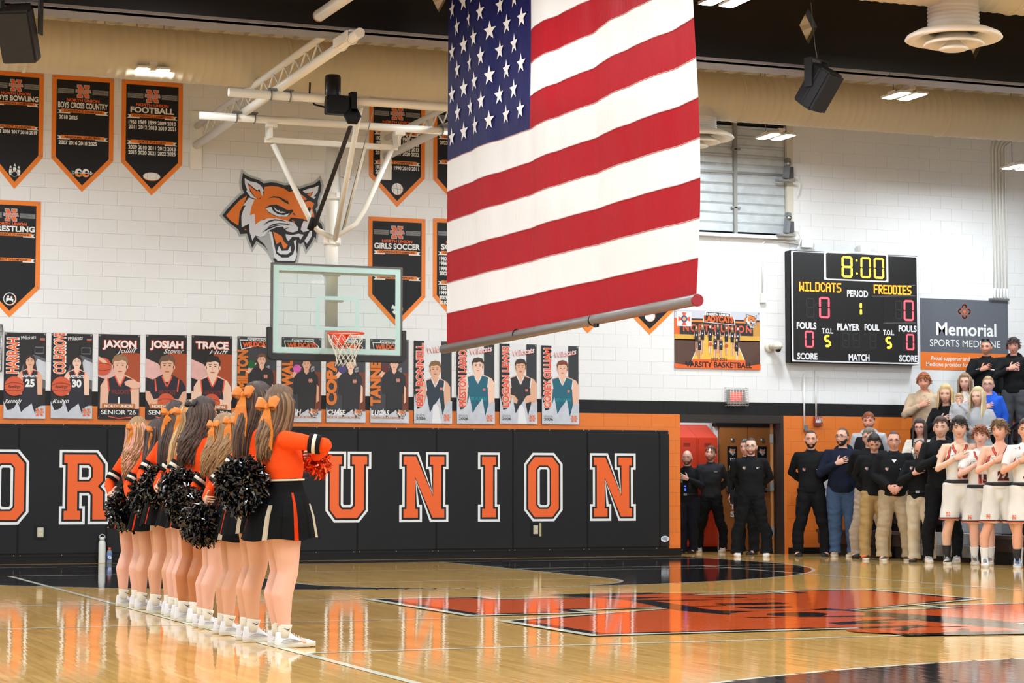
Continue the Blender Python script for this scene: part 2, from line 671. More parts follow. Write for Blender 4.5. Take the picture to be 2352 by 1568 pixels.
# ---- girders with diamond openings
def girder(Y, label):
    y0, y1 = Y, Y + .5
    zb = 6.0; zt = 7.43; t = .03
    root = thing('girder', label, 'girder', (0, Y + .25, zb))
    bm = bmesh.new()
    # web with diamond holes
    yw = .25 + (-0.02)
    xs = [12.46 + 2.33 * k for k in range(-8, 5)]
    zmid = .51; hw, hh = .02, .22
    def quad(pts):
        vs_ = [bm.verts.new((p[0], 0, p[1])) for p in pts]
        bm.faces.new(vs_)
    X0, X1 = -6.5, 23.75
    Hh = zt - zb
    prev = X0
    for xc in xs:
        a, b_ = xc - hw - .1, xc + hw + .1
        quad([(prev, 0), (a, 0), (a, Hh), (prev, Hh)])
        quad([(a, 0), (b_, 0), (xc, zmid - hh), (a, zmid)])
        quad([(b_, 0), (b_, zmid), (xc, zmid - hh)])
        quad([(a, zmid), (xc, zmid + hh), (b_, Hh), (a, Hh)])
        quad([(b_, zmid), (b_, Hh), (xc, zmid + hh)])
        prev = b_
    quad([(prev, 0), (X1, 0), (X1, Hh), (prev, Hh)])
    bmesh.ops.recalc_face_normals(bm, faces=bm.faces[:])
    r = bmesh.ops.extrude_face_region(bm, geom=bm.faces[:])
    for v in [e for e in r['geom'] if isinstance(e, bmesh.types.BMVert)]:
        v.co.y += .12
    for v in bm.verts: v.co.y -= .22
    bmesh.ops.recalc_face_normals(bm, faces=bm.faces[:])
    mesh_obj('web', bm, STEEL_BLACK, root)
    bm = bmesh.new()
    box(bm, X0, -.25, 0, 13.55, .25, t); box(bm, 13.56, -.25, 0, X1, .25, t)
    box(bm, X0, -.25, Hh - t, X1, .25, Hh)
    mesh_obj('flange', bm, FLANGE_LIT, root)
    return root
girder(22.0, 'black steel ceiling girder with diamond openings across the gym')

# ---- ducts
def duct(Y, zc, r, label, takeoffs):
    root = thing('air_duct', label, 'duct', (0, Y, zc))
    bm = bmesh.new()
    n = 40
    prof = []
    x = -6.4
    rings = []
    while x < 23.7:
        rings.append((x, r)); rings.append((x + .012, r + .006)); rings.append((x + .03, r)); x += .12
    prev = None
    for xx, rr in rings:
        ring = [bm.verts.new((xx, rr * cos(2 * pi * k / n), rr * sin(2 * pi * k / n))) for k in range(n)]
        if prev:
            for k in range(n):
                f = bm.faces.new((prev[k], prev[(k + 1) % n], ring[(k + 1) % n], ring[k])); f.smooth = True
        prev = ring
    mesh_obj('duct_shell', bm, CREAM, root)
    for xx in (3.9, 7.2, 10.5, 13.7, 17.0, 20.2):
        bm = bmesh.new()
        prev = None
        for dx, dr in ((0, .0), (.01, .016), (.03, .016), (.04, 0)):
            ring = [bm.verts.new((xx + dx, (r + dr) * cos(2 * pi * k / n), (r + dr) * sin(2 * pi * k / n))) for k in range(n)]
            if prev:
                for k in range(n):
                    bm.faces.new((prev[k], prev[(k + 1) % n], ring[(k + 1) % n], ring[k])).smooth = True
            prev = ring
        mesh_obj('joint_band', bm, CREAM, root)
    x = 2.6
    while x < 23:
        bm = bmesh.new()
        tube(bm, [(x, 0, r), (x, 0, 7.45 - zc)], .008, 6)
        mesh_obj('hanger', bm, CREAM_L, root)
        x += 2.3
    for tx, neck_r, drop in takeoffs:
        bm = bmesh.new()
        prof = [(neck_r, -r * .6)]
        for k in range(7):
            zz = -r * .98 - drop * k / 6
            prof += [(neck_r, zz), (neck_r + .008, zz - .012), (neck_r, zz - .024)]
        prof += [(neck_r, -r - drop)]
        lathe(bm, prof, 32, (tx, 0, 0))
        neck = mesh_obj('neck', bm, mat('neck_paint', (214, 208, 196), .55), root)
        zb_ = -r - drop
        bm = bmesh.new()
        k = neck_r / .27
        lathe(bm, [(neck_r + .01, zb_ + .03), (neck_r + .02, zb_ + .01), (.40 * k, zb_ - .0), (.50 * k, zb_ - .05), (.52 * k, zb_ - .085), (.50 * k, zb_ - .10), (.40 * k, zb_ - .085), (.33 * k, zb_ - .03), (.27 * k, zb_ + .01)], 40, (tx, 0, 0))
        cone1 = mesh_obj('diffuser_cone', bm, CREAM_L, root)
        bm = bmesh.new()
        lathe(bm, [(.14 * k, zb_ - .02), (.18 * k, zb_ - .05), (.30 * k, zb_ - .125), (.325 * k, zb_ - .15), (.30 * k, zb_ - .16), (.2 * k, zb_ - .12), (.12 * k, zb_ - .06)], 40, (tx, 0, 0))
        mesh_obj('diffuser_ring', bm, CREAM_L, root)
        bm = bmesh.new()
        lathe(bm, [(.02 * k, zb_ - .03), (.05 * k, zb_ - .09), (.13 * k, zb_ - .175), (.16 * k, zb_ - .20), (.13 * k, zb_ - .215), (.001, zb_ - .205)], 36, (tx, 0, 0))
        mesh_obj('diffuser_centre', bm, CREAM_L, root)
        bm = bmesh.new()
        lathe(bm, [(.27 * k, zb_ + .012), (.001, zb_ + .012)], 32, (tx, 0, 0))
        mesh_obj('duct_interior', bm, BLACK, root)
    return root
duct(26.3, 6.46, .33, 'large cream round duct along the end wall behind the girder', [(13.1, .27, .19), (22.5, .27, .16)])
duct(19.7, 6.64, .36, 'cream round duct in front of the girder, top right', [(12.95, .275, .26)])

# ---- ceiling light fixtures
LED = bpy.data.materials.new('led_panel'); LED.use_nodes = True
_n = LED.node_tree; _n.nodes.clear()
_e = _n.nodes.new('ShaderNodeEmission'); _e.inputs[0].default_value = (0.86, 0.94, 1.0, 1); _e.inputs[1].default_value = LAMP_STRENGTH
_o2 = _n.nodes.new('ShaderNodeOutputMaterial'); _n.links.new(_e.outputs[0], _o2.inputs[0])
LAMP_W = mat('lamp_housing', (226, 222, 212), .4)
def light_fixture():
    root = thing('ceiling_light', 'x', 'light')
    bm = bmesh.new()
    for s in (-1, 1):
        box(bm, s * .125 - .085, -.26, .01, s * .125 + .085, .26, .04)
    box(bm, -.2, -.10, .04, .2, .10, .07)
    box(bm, -.05, -.2, .07, .05, .2, .11)
    mesh_obj('housing', bm, LAMP_W, root)
    for s in (-1, 1):
        bm = bmesh.new()
        c = .03
        x0, x1, y0, y1 = s * .125 - .075, s * .125 + .075, -.25, .25
        bm.faces.new([bm.verts.new(p) for p in ((x0 + c, y0, 0.008), (x0, y0 + c, 0.008), (x0, y1 - c, 0.008), (x0 + c, y1, 0.008), (x1 - c, y1, 0.008), (x1, y1 - c, 0.008), (x1, y0 + c, 0.008), (x1 - c, y0, 0.008))])
        for f in bm.faces:
            f.normal_update()
            if f.normal.z > 0: f.normal_flip()
        mesh_obj('led_panel', bm, LED, root)
    bm = bmesh.new()
    for s in (-1, 1):
        tube(bm, [(s * .17, 0, .07), (s * .17, 0, 1.2)], .006, 6)
    mesh_obj('hanger', bm, GREY, root)
    return root
lf = light_fixture()
vis = [(5.45, 26.2, 'ceiling light with two bright panels above the banner reading FOOTBALL'),
       (15.1, 27.7, 'ceiling light hanging in front of the metal wall louvre'),
       (15.1, 24.15, 'ceiling light just under the girder right of the black speaker'),
       (10.35, 20.05, 'ceiling light against the black girder right of the flag top'),
       (19.2, 27.4, 'ceiling light at the right edge beside the conduits')]
hid = [(x, y) for x in (-4.2, .6, 5.4, 10.35, 15.1, 20.0) for y in (2.5, 6.5, 10.5, 14.5, 18.4)]
hid += [(10.4, 25.6), (2.5, 25.0), (2.6, 26.4), (.6, 22.8), (.3, 26.8), (-4.2, 23.5), (20.0, 23.6)]  # second and third are added beyond the rows to brighten the left wall
for i, (x, y, lb) in enumerate(vis + [(x, y, None) for x, y in hid]):
    o = lf if i == 0 else dup_tree(lf)
    o.location = (x, y, 6.2 if not (lb and x > 19) else 5.93)
    if lb:
        o['label'] = lb
    else:
        o['label'] = 'unseen ceiling light, among the overhead rows and added fill lights'; o['group'] = 'overhead lights out of view'
# ================================================================== PIXEL-MEASURED COORDINATES (metres on real planes)
_fw = Vector((sin(YAW) * cos(PITCH), cos(YAW) * cos(PITCH), sin(PITCH)))
_rt = Vector((cos(YAW), -sin(YAW), 0)); _up = _rt.cross(_fw)
def _ray(x, y):
    return _fw * F_PX + _rt * (x - 1176) - _up * (y - 784)
def onY(x, y, Y=W):
    r = _ray(x, y); t = Y / r.y
    return Vector((r.x * t, Y, CAM_H + r.z * t))
def onZ(x, y, z=0.0):
    r = _ray(x, y); t = (z - CAM_H) / r.z
    return Vector((r.x * t, r.y * t, z))

# ================================================================== WALL PADS
GL_O = [(0, .14), (.13, 0), (.49, 0), (.62, .14), (.62, .86), (.49, 1), (.13, 1), (0, .86)]
GL = {
 'U': ([(0,1),(.285,1),(.285,.866),(.23,.866),(.23,.2),(.285,.14),(.475,.14),(.535,.2),(.535,.866),(.475,.866),(.475,1),(.763,1),(.763,.866),(.705,.866),(.705,.14),(.575,0),(.18,0),(.06,.14),(.06,.866),(0,.866)], None, .763),
 'N': ([(0,1),(.24,1),(.575,.345),(.575,.865),(.515,.865),(.515,1),(.795,1),(.795,.865),(.735,.865),(.735,0),(.565,0),(.225,.66),(.225,.14),(.28,.14),(.28,0),(0,0),(0,.14),(.06,.14),(.06,.865),(0,.865)], None, .795),
 'I': ([(0,1),(.278,1),(.278,.865),(.218,.865),(.218,.14),(.278,.14),(.278,0),(0,0),(0,.14),(.06,.14),(.06,.865),(0,.865)], None, .278),
 'O': (GL_O, [(.16,.2),(.22,.135),(.4,.135),(.46,.2),(.46,.8),(.4,.86),(.22,.86),(.16,.8)], .62),
 'R': ([(0,1),(.545,1),(.675,.845),(.675,.6),(.585,.51),(.675,.42),(.675,.135),(.727,.135),(.727,0),(.495,0),(.495,.385),(.44,.44),(.23,.44),(.23,.135),(.285,.135),(.285,0),(0,0),(0,.135),(.06,.135),(.06,.87),(0,.87)], [(.23,.86),(.44,.86),(.495,.8),(.495,.65),(.44,.585),(.23,.585)], .727),
 'T': ([(0,1),(.74,1),(.74,.76),(.63,.76),(.63,.866),(.445,.866),(.445,.135),(.5,.135),(.5,0),(.22,0),(.22,.135),(.275,.135),(.275,.866),(.10,.866),(.10,.76),(0,.76)], None, .72),
 'H': ([(0,1),(.285,1),(.285,.866),(.23,.866),(.23,.57),(.535,.57),(.535,.866),(.475,.866),(.475,1),(.763,1),(.763,.866),(.705,.866),(.705,.135),(.763,.135),(.763,0),(.475,0),(.475,.135),(.535,.135),(.535,.43),(.23,.43),(.23,.135),(.285,.135),(.285,0),(0,0),(0,.135),(.06,.135),(.06,.866),(0,.866)], None, .763),
}
GL['N'] = ([p for p in GL['N'][0][:8]] + [(.735,.865),(.735,.14),(.795,.14),(.795,0),(.565,0)] + GL['N'][0][11:], None, .795)
def block_letter(p, ch, x, z, h, wscale=1.0, fill=P_ORANGE, b1=.043, b2=.095, outline=P_WHITE, inner=P_BLACK, layer=1):
    out, hole, w = GL[ch]
    T = lambda pts: [(x + a * h * wscale, z + b * h) for a, b in pts]
    o = T(out)
    p.poly(grow(o, b2 * h * .75), outline, layer)
    p.poly(grow(o, b1 * h * .75), inner, layer + 1)
    p.poly(o, fill, layer + 2)
    if hole:
        hh = T(hole)
        p.poly(hh, inner, layer + 3)
        p.poly(grow(hh, -b1 * h * .6), outline, layer + 4)
        p.poly(grow(hh, -b2 * h * .68), VINYL, layer + 5)

PADY = W - 0.065
seam_px = [109, 821, 1002, 1177, 1349, 1515, 1538]
pw = (onY(1349, 1100, PADY).x - onY(1002, 1100, PADY).x) / 2
xr = onY(1515, 1100, PADY).x
edges = [onY(1538, 1100, PADY).x, xr]
k = 1
while edges[-1] > 1.0:
    edges.append(onY(1349, 1100, PADY).x - pw * (k - 1)); k += 1
edges = edges[::-1]
PZ0, PZ1 = 0.115, 1.89
letters = [('N', onY(66, 1100, PADY).x - .62 * .89 - 1.25), ('O', onY(66, 1100, PADY).x - .62 * .89), ('R', onY(147, 1100, PADY).x), ('T', onY(322, 1100, PADY).x), ('H', onY(520, 1100, PADY).x), ('U', onY(750.3, 1100, PADY).x), ('N', onY(926.6, 1100, PADY).x), ('I', onY(1107, 1100, PADY).x), ('O', onY(1213, 1100, PADY).x), ('N', onY(1363.8, 1100, PADY).x)]
LH = onY(1000, 1048, PADY).z - onY(1000, 1188.3, PADY).z
LZ = onY(1000, 1188.3, PADY).z
pads = []
for i in range(len(edges) - 1):
    a, b = edges[i] + .002, edges[i + 1] - .002
    narrow = b - a < .4
    root = thing('wall_pad', 'x', 'wall pad', ((a + b) / 2, W - .004, PZ0))
    hw = (b - a) / 2
    bm = rbox(-hw, -.061, .02, hw, -.008, PZ1 - PZ0 - .03, .012, 3)
    mesh_obj('cushion', bm, VINYL, root)
    bm = bmesh.new()
    box(bm, -hw, -.03, PZ1 - PZ0 - .028, hw, -.004, PZ1 - PZ0 + .012)
    mesh_obj('nailing_strip', bm, VINYL, root)
    bm = bmesh.new(); box(bm, -hw, -.035, -.02, hw, -.004, .018)
    mesh_obj('nailing_strip', bm, VINYL, root)
    if not narrow:
        for sx in (-.93, 0, .93):
            for zz, dy in ((PZ1 - PZ0, -.032), (0, -.037)):
                bm = bmesh.new()
                lathe(bm, [(.001, 0), (.009, .001), (.009, .004)], 8, (sx * hw, dy, zz), 'Y')
                mesh_obj('screw', bm, CHROME, root)
    pads.append((a, b, root))
names = {}
for ch, x in letters:
    w_ = GL[ch][2] * LH * .89
    xc = x + w_ / 2
    for a, b, root in pads:
        if a <= xc <= b:
            p = Print((x, PADY - .0015, LZ), step=.0012)
            block_letter(p, ch, 0, 0, LH, .89 if ch != 'O' else .89)
            o = p.build('letter', root, 'orange letter %s with white outline' % ch)
            o.matrix_parent_inverse = Matrix.Translation(-root.location)
            names[root.name] = ch
plabels = {'O': 'black wall pad with the orange letter O', }
nn = 0
for i, (a, b, root) in enumerate(pads):
    ch = names.get(root.name)
    px = a
    if b - a < .4:
        lb = 'narrow black end pad beside the doorway, small oval sticker near its foot'
    elif ch:
        if ch == 'O': lb = 'black wall pad with an orange O, ' + ('leftmost in the picture' if a < 6 else 'between the I and the last N')
        elif ch == 'N': lb = 'black wall pad with an orange N, ' + ('left of the first O, outside the picture' if a < 4 else 'right of the U' if a < 10.5 else 'rightmost letter beside the narrow end pad')
        else: lb = 'black wall pad with the orange letter ' + ch
    else:
        lb = 'plain black wall pad left of the letters' if nn == 0 else ('plain black wall pad behind the cheerleaders' if nn == 1 else 'plain black wall pad hidden among the cheerleaders, number %d' % nn)
        if nn > 0: root['group'] = 'plain wall pads'; lb = 'plain black wall pad without a letter behind the cheerleaders'
        nn += 1
    root['label'] = lb
# oval sticker
a, b, root = pads[-1]
p = Print(((a + b) / 2, PADY - .0015, onY(1527, 1237, PADY).z), step=.001)
p.ell(0, 0, .068, .045, P_WHITE)
p.ell(0, .004, .052, .024, mat('sticker_blue', (120, 165, 205), .5), layer=2)
p.rect(-.04, -.004, .04, .012, P_WHITE, 3)
p.rect(-.036, -.001, .03, .009, mat('sticker_navy', (40, 60, 120), .5), 4)
p.rect(.012, -.034, .032, -.018, mat('sticker_red', (200, 50, 50), .5), 4)
o = p.build('sticker', root); o.matrix_parent_inverse = Matrix.Translation(-root.location)
# wall sockets set in cut-outs of the pads
for (px, py, lb, sl) in ((93, 1222, 'wall socket in a pad cut-out below the left O', 0), (1231, 1216, 'wall socket in a pad cut-out below the right O', 1)):
    c = onY(px, py, PADY)
    t = thing('wall_socket', lb, 'socket', (c.x, PADY - .001, c.z))
    mesh_obj('cut_out', rbox(-.085, -.006, -.1, .085, .0, .1, .004), BLACK, t)
    mesh_obj('cover_plate', rbox(-.045, -.012, -.065, .03 if sl else .04, -.005, .065, .004), mat('socket_plate', (196, 188, 166), .4), t)
    if sl:
        mesh_obj('trim_plate', rbox(.05, -.012, -.1, .082, -.005, .1, .003), mat('socket_trim', (186, 170, 130), .4), t)
    for s in (-1, 1):
        mesh_obj('outlet', rbox(-.02, -.016, s * .03 - .018, .015, -.011, s * .03 + .018, .003), mat('outlet', (215, 205, 180), .4), t)

# ================================================================== PENNANT BANNERS
GM_S = mat('stripe_grey', (176, 176, 176), .5)
def emblem_n(p, cx, cy, s, l=20, outline=GM_S):
    h = s
    w = .95 * s
    pts = [(-.5, -.5), (-.08, -.5), (-.08, -.34), (-.2, -.34), (-.2, .1), (.2, -.5), (.5, -.5), (.5, -.34), (.4, -.34), (.4, .34), (.5, .34), (.5, .5), (.08, .5), (.08, .34), (.2, .34), (.2, -.1), (-.2, .5), (-.5, .5), (-.5, .34), (-.4, .34), (-.4, -.34), (-.5, -.34)]
    q = [(cx + a * w, cy + b * h) for a, b in pts]
    p.poly(grow(q, .06 * s), outline, l)
    p.poly(q, P_ORANGE, l + 1)
    p.poly([(cx - .64 * s, cy + .17 * s), (cx, cy + .13 * s), (cx + .6 * s, cy + .2 * s), (cx + .68 * s, cy - .12 * s), (cx, cy - .2 * s), (cx - .66 * s, cy - .12 * s)], outline, l + 2)
    p.text('WILDCATS', cx, cy - .11 * s, .22 * s, P_ORANGE, width=1.15 * s, weight=.04, align='C', layer=l + 3)
def grommets(root, pts, y=-.006):
    for x, z in pts:
        bm = bmesh.new()
        lathe(bm, [(.0035, -.001), (.006, -.004), (.012, -.003), (.013, 0)], 12, (x, y, z), 'Y')
        for v in bm.verts: pass
        mesh_obj('grommet', bm, CHROME, root)
def pennant(x0, x1, zt, zs, zp, label, title, years1, sub2, years2, icon, tsub='CONFERENCE CHAMPIONS', cut=False):
    w = x1 - x0; xc = (x0 + x1) / 2
    root = thing('pennant_banner', label, 'banner', (xc, W - .006, zp), group=None)
    H = zt - zp; hs = zs - zp; hw = w / 2
    out = [(-hw, H), (hw, H), (hw, hs), (0, 0), (-hw, hs)]
    bm = bmesh.new()
    f = bm.faces.new([bm.verts.new((a, -.004, b)) for a, b in out])
    r = bmesh.ops.extrude_face_region(bm, geom=[f])
    for v in [e for e in r['geom'] if isinstance(e, bmesh.types.BMVert)]: v.co.y += .004
    bmesh.ops.recalc_face_normals(bm, faces=bm.faces[:])
    mesh_obj('cloth', bm, P_BORDER, root)
    p = Print((0, -.0045, 0), step=.0007)
    bw = .062
    inn = grow(out, -bw)
    p.poly(inn, P_BLACK, 1)
    u = w / .87
    ty = H
    for s in (-1, 1):
        for k in range(5):
            yy = ty - .195 * u + k * -.014
            p.rect(s * .13 * u if s > 0 else -.355 * u, yy, .355 * u if s > 0 else -.13 * u, yy + .006, GM_S, 3)
    emblem_n(p, 0, ty - .215 * u, .17 * u, 5)
    p.text('NORTH UNION', 0, ty - .365 * u, .042 * u, P_ORANGE, width=.46 * u, weight=.03, align='C', layer=4)
    tw = min(.7 * u, .078 * len(title) * u)
    p.text(title, 0, ty - .457 * u, .08 * u, P_WHITE, width=tw, weight=.035, align='C', layer=4)
    def ribbon(yc, s):
        p.poly([(-.355 * u, yc + .0 * u), (-.18 * u, yc + .0), (-.18 * u, yc - .05 * u), (-.36 * u, yc - .05 * u), (-.325 * u, yc - .025 * u)], P_WHITE, 3)
        p.poly([(.355 * u, yc + .0 * u), (.18 * u, yc + .0), (.18 * u, yc - .05 * u), (.36 * u, yc - .05 * u), (.325 * u, yc - .025 * u)], P_WHITE, 3)
        p.rect(-.305 * u, yc - .035 * u, .305 * u, yc + .012 * u, P_BORDER, 4)
        p.text(s, 0, yc - .027 * u, .03 * u, P_BLACK, width=min(.54, .028 * len(s)) * u, weight=.03, align='C', layer=5)
    ribbon(ty - .49 * u, tsub)
    def years(rows, y):
        for r_ in rows:
            n = r_.count(' ') + 1
            p.text(r_, -.335 * u, y - .054 * u, .054 * u, P_WHITE, width=.138 * u * n - .015 * u, weight=.038, layer=4)
            y -= .072 * u
    years(years1, ty - .565 * u)
    dy = 0 if len(years1) < 3 else .07 * (len(years1) - 2) * u
    if sub2:
        ribbon(ty - .86 * u - dy * .5, sub2)
        years(years2, ty - .925 * u - dy * .5)
    ic = .27 * u
    if icon == 'football':
        p.poly([(.12 * cos(t) * (1), ic - .01 + .055 * sin(t)) for t in np.linspace(0, 2 * pi, 24, endpoint=False)], P_BORDER, 4)
        p.poly([(.12 * cos(t), ic + .055 * sin(t)) for t in np.linspace(0, 2 * pi, 24, endpoint=False)], P_WHITE, 5)
        for xx in (-.06, .06): p.line([(xx, ic - .04), (xx, ic + .04)], .003, P_GREY, 6)
    elif icon == 'cc':
        for dx in (-.05, .05):
            p.ell(dx, ic, .052, .06, P_WHITE, 10, 4); p.poly([(dx - .045, ic), (dx + .045, ic), (dx + .045, ic - .04), (dx + .03, ic - .052), (dx - .03, ic - .052), (dx - .045, ic - .04)], P_BORDER, 5)
            p.ell(dx + .008, ic, .022, .03, P_BLACK, 10, 6); p.rect(dx + .008, ic - .012, dx + .05, ic + .012, P_BLACK, 6)
        p.line([(-.14, ic - .005), (.13, ic + .0)], .012, P_WHITE, 7); p.poly([(.11, ic + .03), (.15, ic), (.11, ic - .03)], P_WHITE, 7)
        p.poly([(-.15, ic + .025), (-.115, ic + .025), (-.1, ic), (-.115, ic - .03), (-.15, ic - .03), (-.135, ic)], P_GREY, 7)
    elif icon == 'bowling':
        for dx, dz in ((0, .03), (-.055, 0), (.055, 0)):
            p.ell(dx, ic + dz, .022, .052, P_WHITE, 12, 4); p.ell(dx, ic + dz + .055, .013, .026, P_WHITE, 10, 4)
        p.ell(0, ic - .03, .048, .048, P_BLACK, 20, 5); p.ell(0, ic - .03, .042, .042, P_WHITE, 20, 6); p.ell(0, ic - .034, .036, .036, P_BLACK, 20, 7)
    else:
        p.ell(.004, ic - .004, .088, .088, P_BORDER, 28, 4); p.ell(0, ic, .085, .085, P_WHITE, 28, 5)
        if icon == 'basketball':
            p.line([(-.085, ic + .01), (.085, ic - .01)], .004, P_BLACK, 6); p.line([(-.01, ic + .085), (.01, ic - .085)], .004, P_BLACK, 6)
            for s in (-1, 1): p.line([(s * (.085 - .035 * cos(t)) , ic + .07 * sin(t)) for t in np.linspace(-1.4, 1.4, 8)], .004, P_BLACK, 6)
        elif icon == 'soccer':
            for a in np.linspace(0, 2 * pi, 6)[:-1]:
                p.ell(.07 * cos(a + .9), ic + .07 * sin(a + .9), .022, .022, P_BLACK, 5, 6)
            p.ell(0, ic, .028, .028, P_BLACK, 5, 6)
            for a in np.linspace(0, 2 * pi, 6)[:-1]: p.line([(0, ic), (.07 * cos(a + .9), ic + .07 * sin(a + .9))], .004, P_BLACK, 6)
        elif icon == 'volleyball':
            for a in (0, 2.1, 4.2):
                p.line([(.0, ic), (.05 * cos(a), ic + .05 * sin(a)), (.082 * cos(a + .4), ic + .082 * sin(a + .4))], .004, P_BORDER, 6)
                p.line([(.03 * cos(a + .8), ic + .03 * sin(a + .8)), (.08 * cos(a + .9), ic + .08 * sin(a + .9))], .004, P_BORDER, 6)
        elif icon == 'wrestling':
            p.ell(0, ic, .075, .075, P_BLACK, 24, 6)
            p.ell(-.02, ic + .03, .014, .016, P_WHITE, 10, 7); p.ell(.025, ic + .02, .014, .016, P_WHITE, 10, 7)
            p.poly([(-.05, ic - .05), (-.045, ic + .015), (0, ic + .01), (.05, ic + .0), (.05, ic - .05), (.02, ic - .02), (-.015, ic - .02)], P_WHITE, 7)
    p.build('print', root)
    grommets(root, [(-hw + .03, H - .03), (hw - .03, H - .03), (-hw + .03, hs + .02), (hw - .03, hs + .02)])
    return root

def wx(px, py=784): return onY(px, py).x
def wz(py, px): return onY(px, py).z
# top row
pennant(wx(-28, 170), wx(101, 172), 6.735, 5.57, 5.115, 'banner reading BOWLING, leftmost of the top row, cut by the edge', 'BOYS BOWLING', [], 'DISTRICT QUALIFIER', ['2015 2016 2017 2018 2019'], 'bowling')
pennant(wx(120, 175), wx(262, 180), 6.735, 5.57, 5.12, 'banner reading BOYS CROSS COUNTRY', 'BOYS CROSS COUNTRY', ['2018 2025'], 'REGIONAL QUALIFIER', ['2007 2016 2018 2025'], 'cc')
pennant(wx(280, 182), wx(420, 188), 6.735, 5.57, 5.12, 'black pennant banner reading FOOTBALL', 'FOOTBALL', ['1968 1969 1999 2009 2010', '2011 2012 2013 2019 2021'], 'STATE PLAYOFFS', ['2009 2010 2011 2012 2013', '2015 2020 2021 2022 2025'], 'football')
pennant(wx(848, 216), wx(976, 229), 6.72, 5.57, 5.13, 'banner reading GIRLS BASKETBALL, behind the hoop frame', 'GIRLS BASKETBALL', ['1975 1976 1977 1982 1986', '1987 1990 1991 1998 2003', '2009 2010 2011 2012 2013', '2015 2016 2017 2020 2022'], 'DISTRICT CHAMPIONS', ['1978 1983 1990 2010 2011', '2019'], 'basketball')
pennant(wx(995, 228), wx(1122, 238), 6.72, 5.57, 5.13, 'top row banner reading GIRLS, half hidden behind the flag', 'GIRLS GOLF', ['2023'], 'DISTRICT QUALIFIER', [], 'basketball')
# second row
zt2 = wz(462, 60)
pennant(wx(-44, 460), wx(94, 463), zt2, wz(661, 60), wz(728, 13), 'banner reading WRESTLING at the left edge, second row', 'WRESTLING', [], 'DISTRICT CHAMPIONS', [], 'wrestling')
pennant(wx(846, 494), wx(977, 500), wz(500, 912), wz(683, 976), wz(752, 912), 'banner reading GIRLS SOCCER, partly behind the glass backboard', 'GIRLS SOCCER', [], 'DISTRICT CHAMPIONS', [], 'soccer')
pennant(wx(994, 503), wx(1121, 506), wz(504, 1060), wz(683, 1060), wz(752, 1060), 'second row banner of white years, half hidden behind the flag', 'SOFTBALL', ['1980 1981 1982 1983', '1984 1985 1986 1987', '1998 1999 2000 2001', '2002 2003 2004 2005'], 'DISTRICT CHAMPIONS', ['1985 1986 1987 1988', '1999 2000 2001 2002', '2003 2004 2005 2006', '2010 2011'], 'soccer')
pennant(wx(1287, 510), wx(1410, 515), wz(518, 1348), wz(700, 1348), wz(765, 1348), 'banner whose small orange tip peeks out below the flag', 'BASEBALL', ['2001'], 'DISTRICT CHAMPIONS', [], 'cc')
pennant(wx(1428, 515), wx(1553, 520), wz(523, 1490), wz(705, 1490), wz(768, 1490), 'banner with a volleyball showing below the flag pole', 'VOLLEYBALL', ['2001'], 'DISTRICT CHAMPIONS', [], 'volleyball')

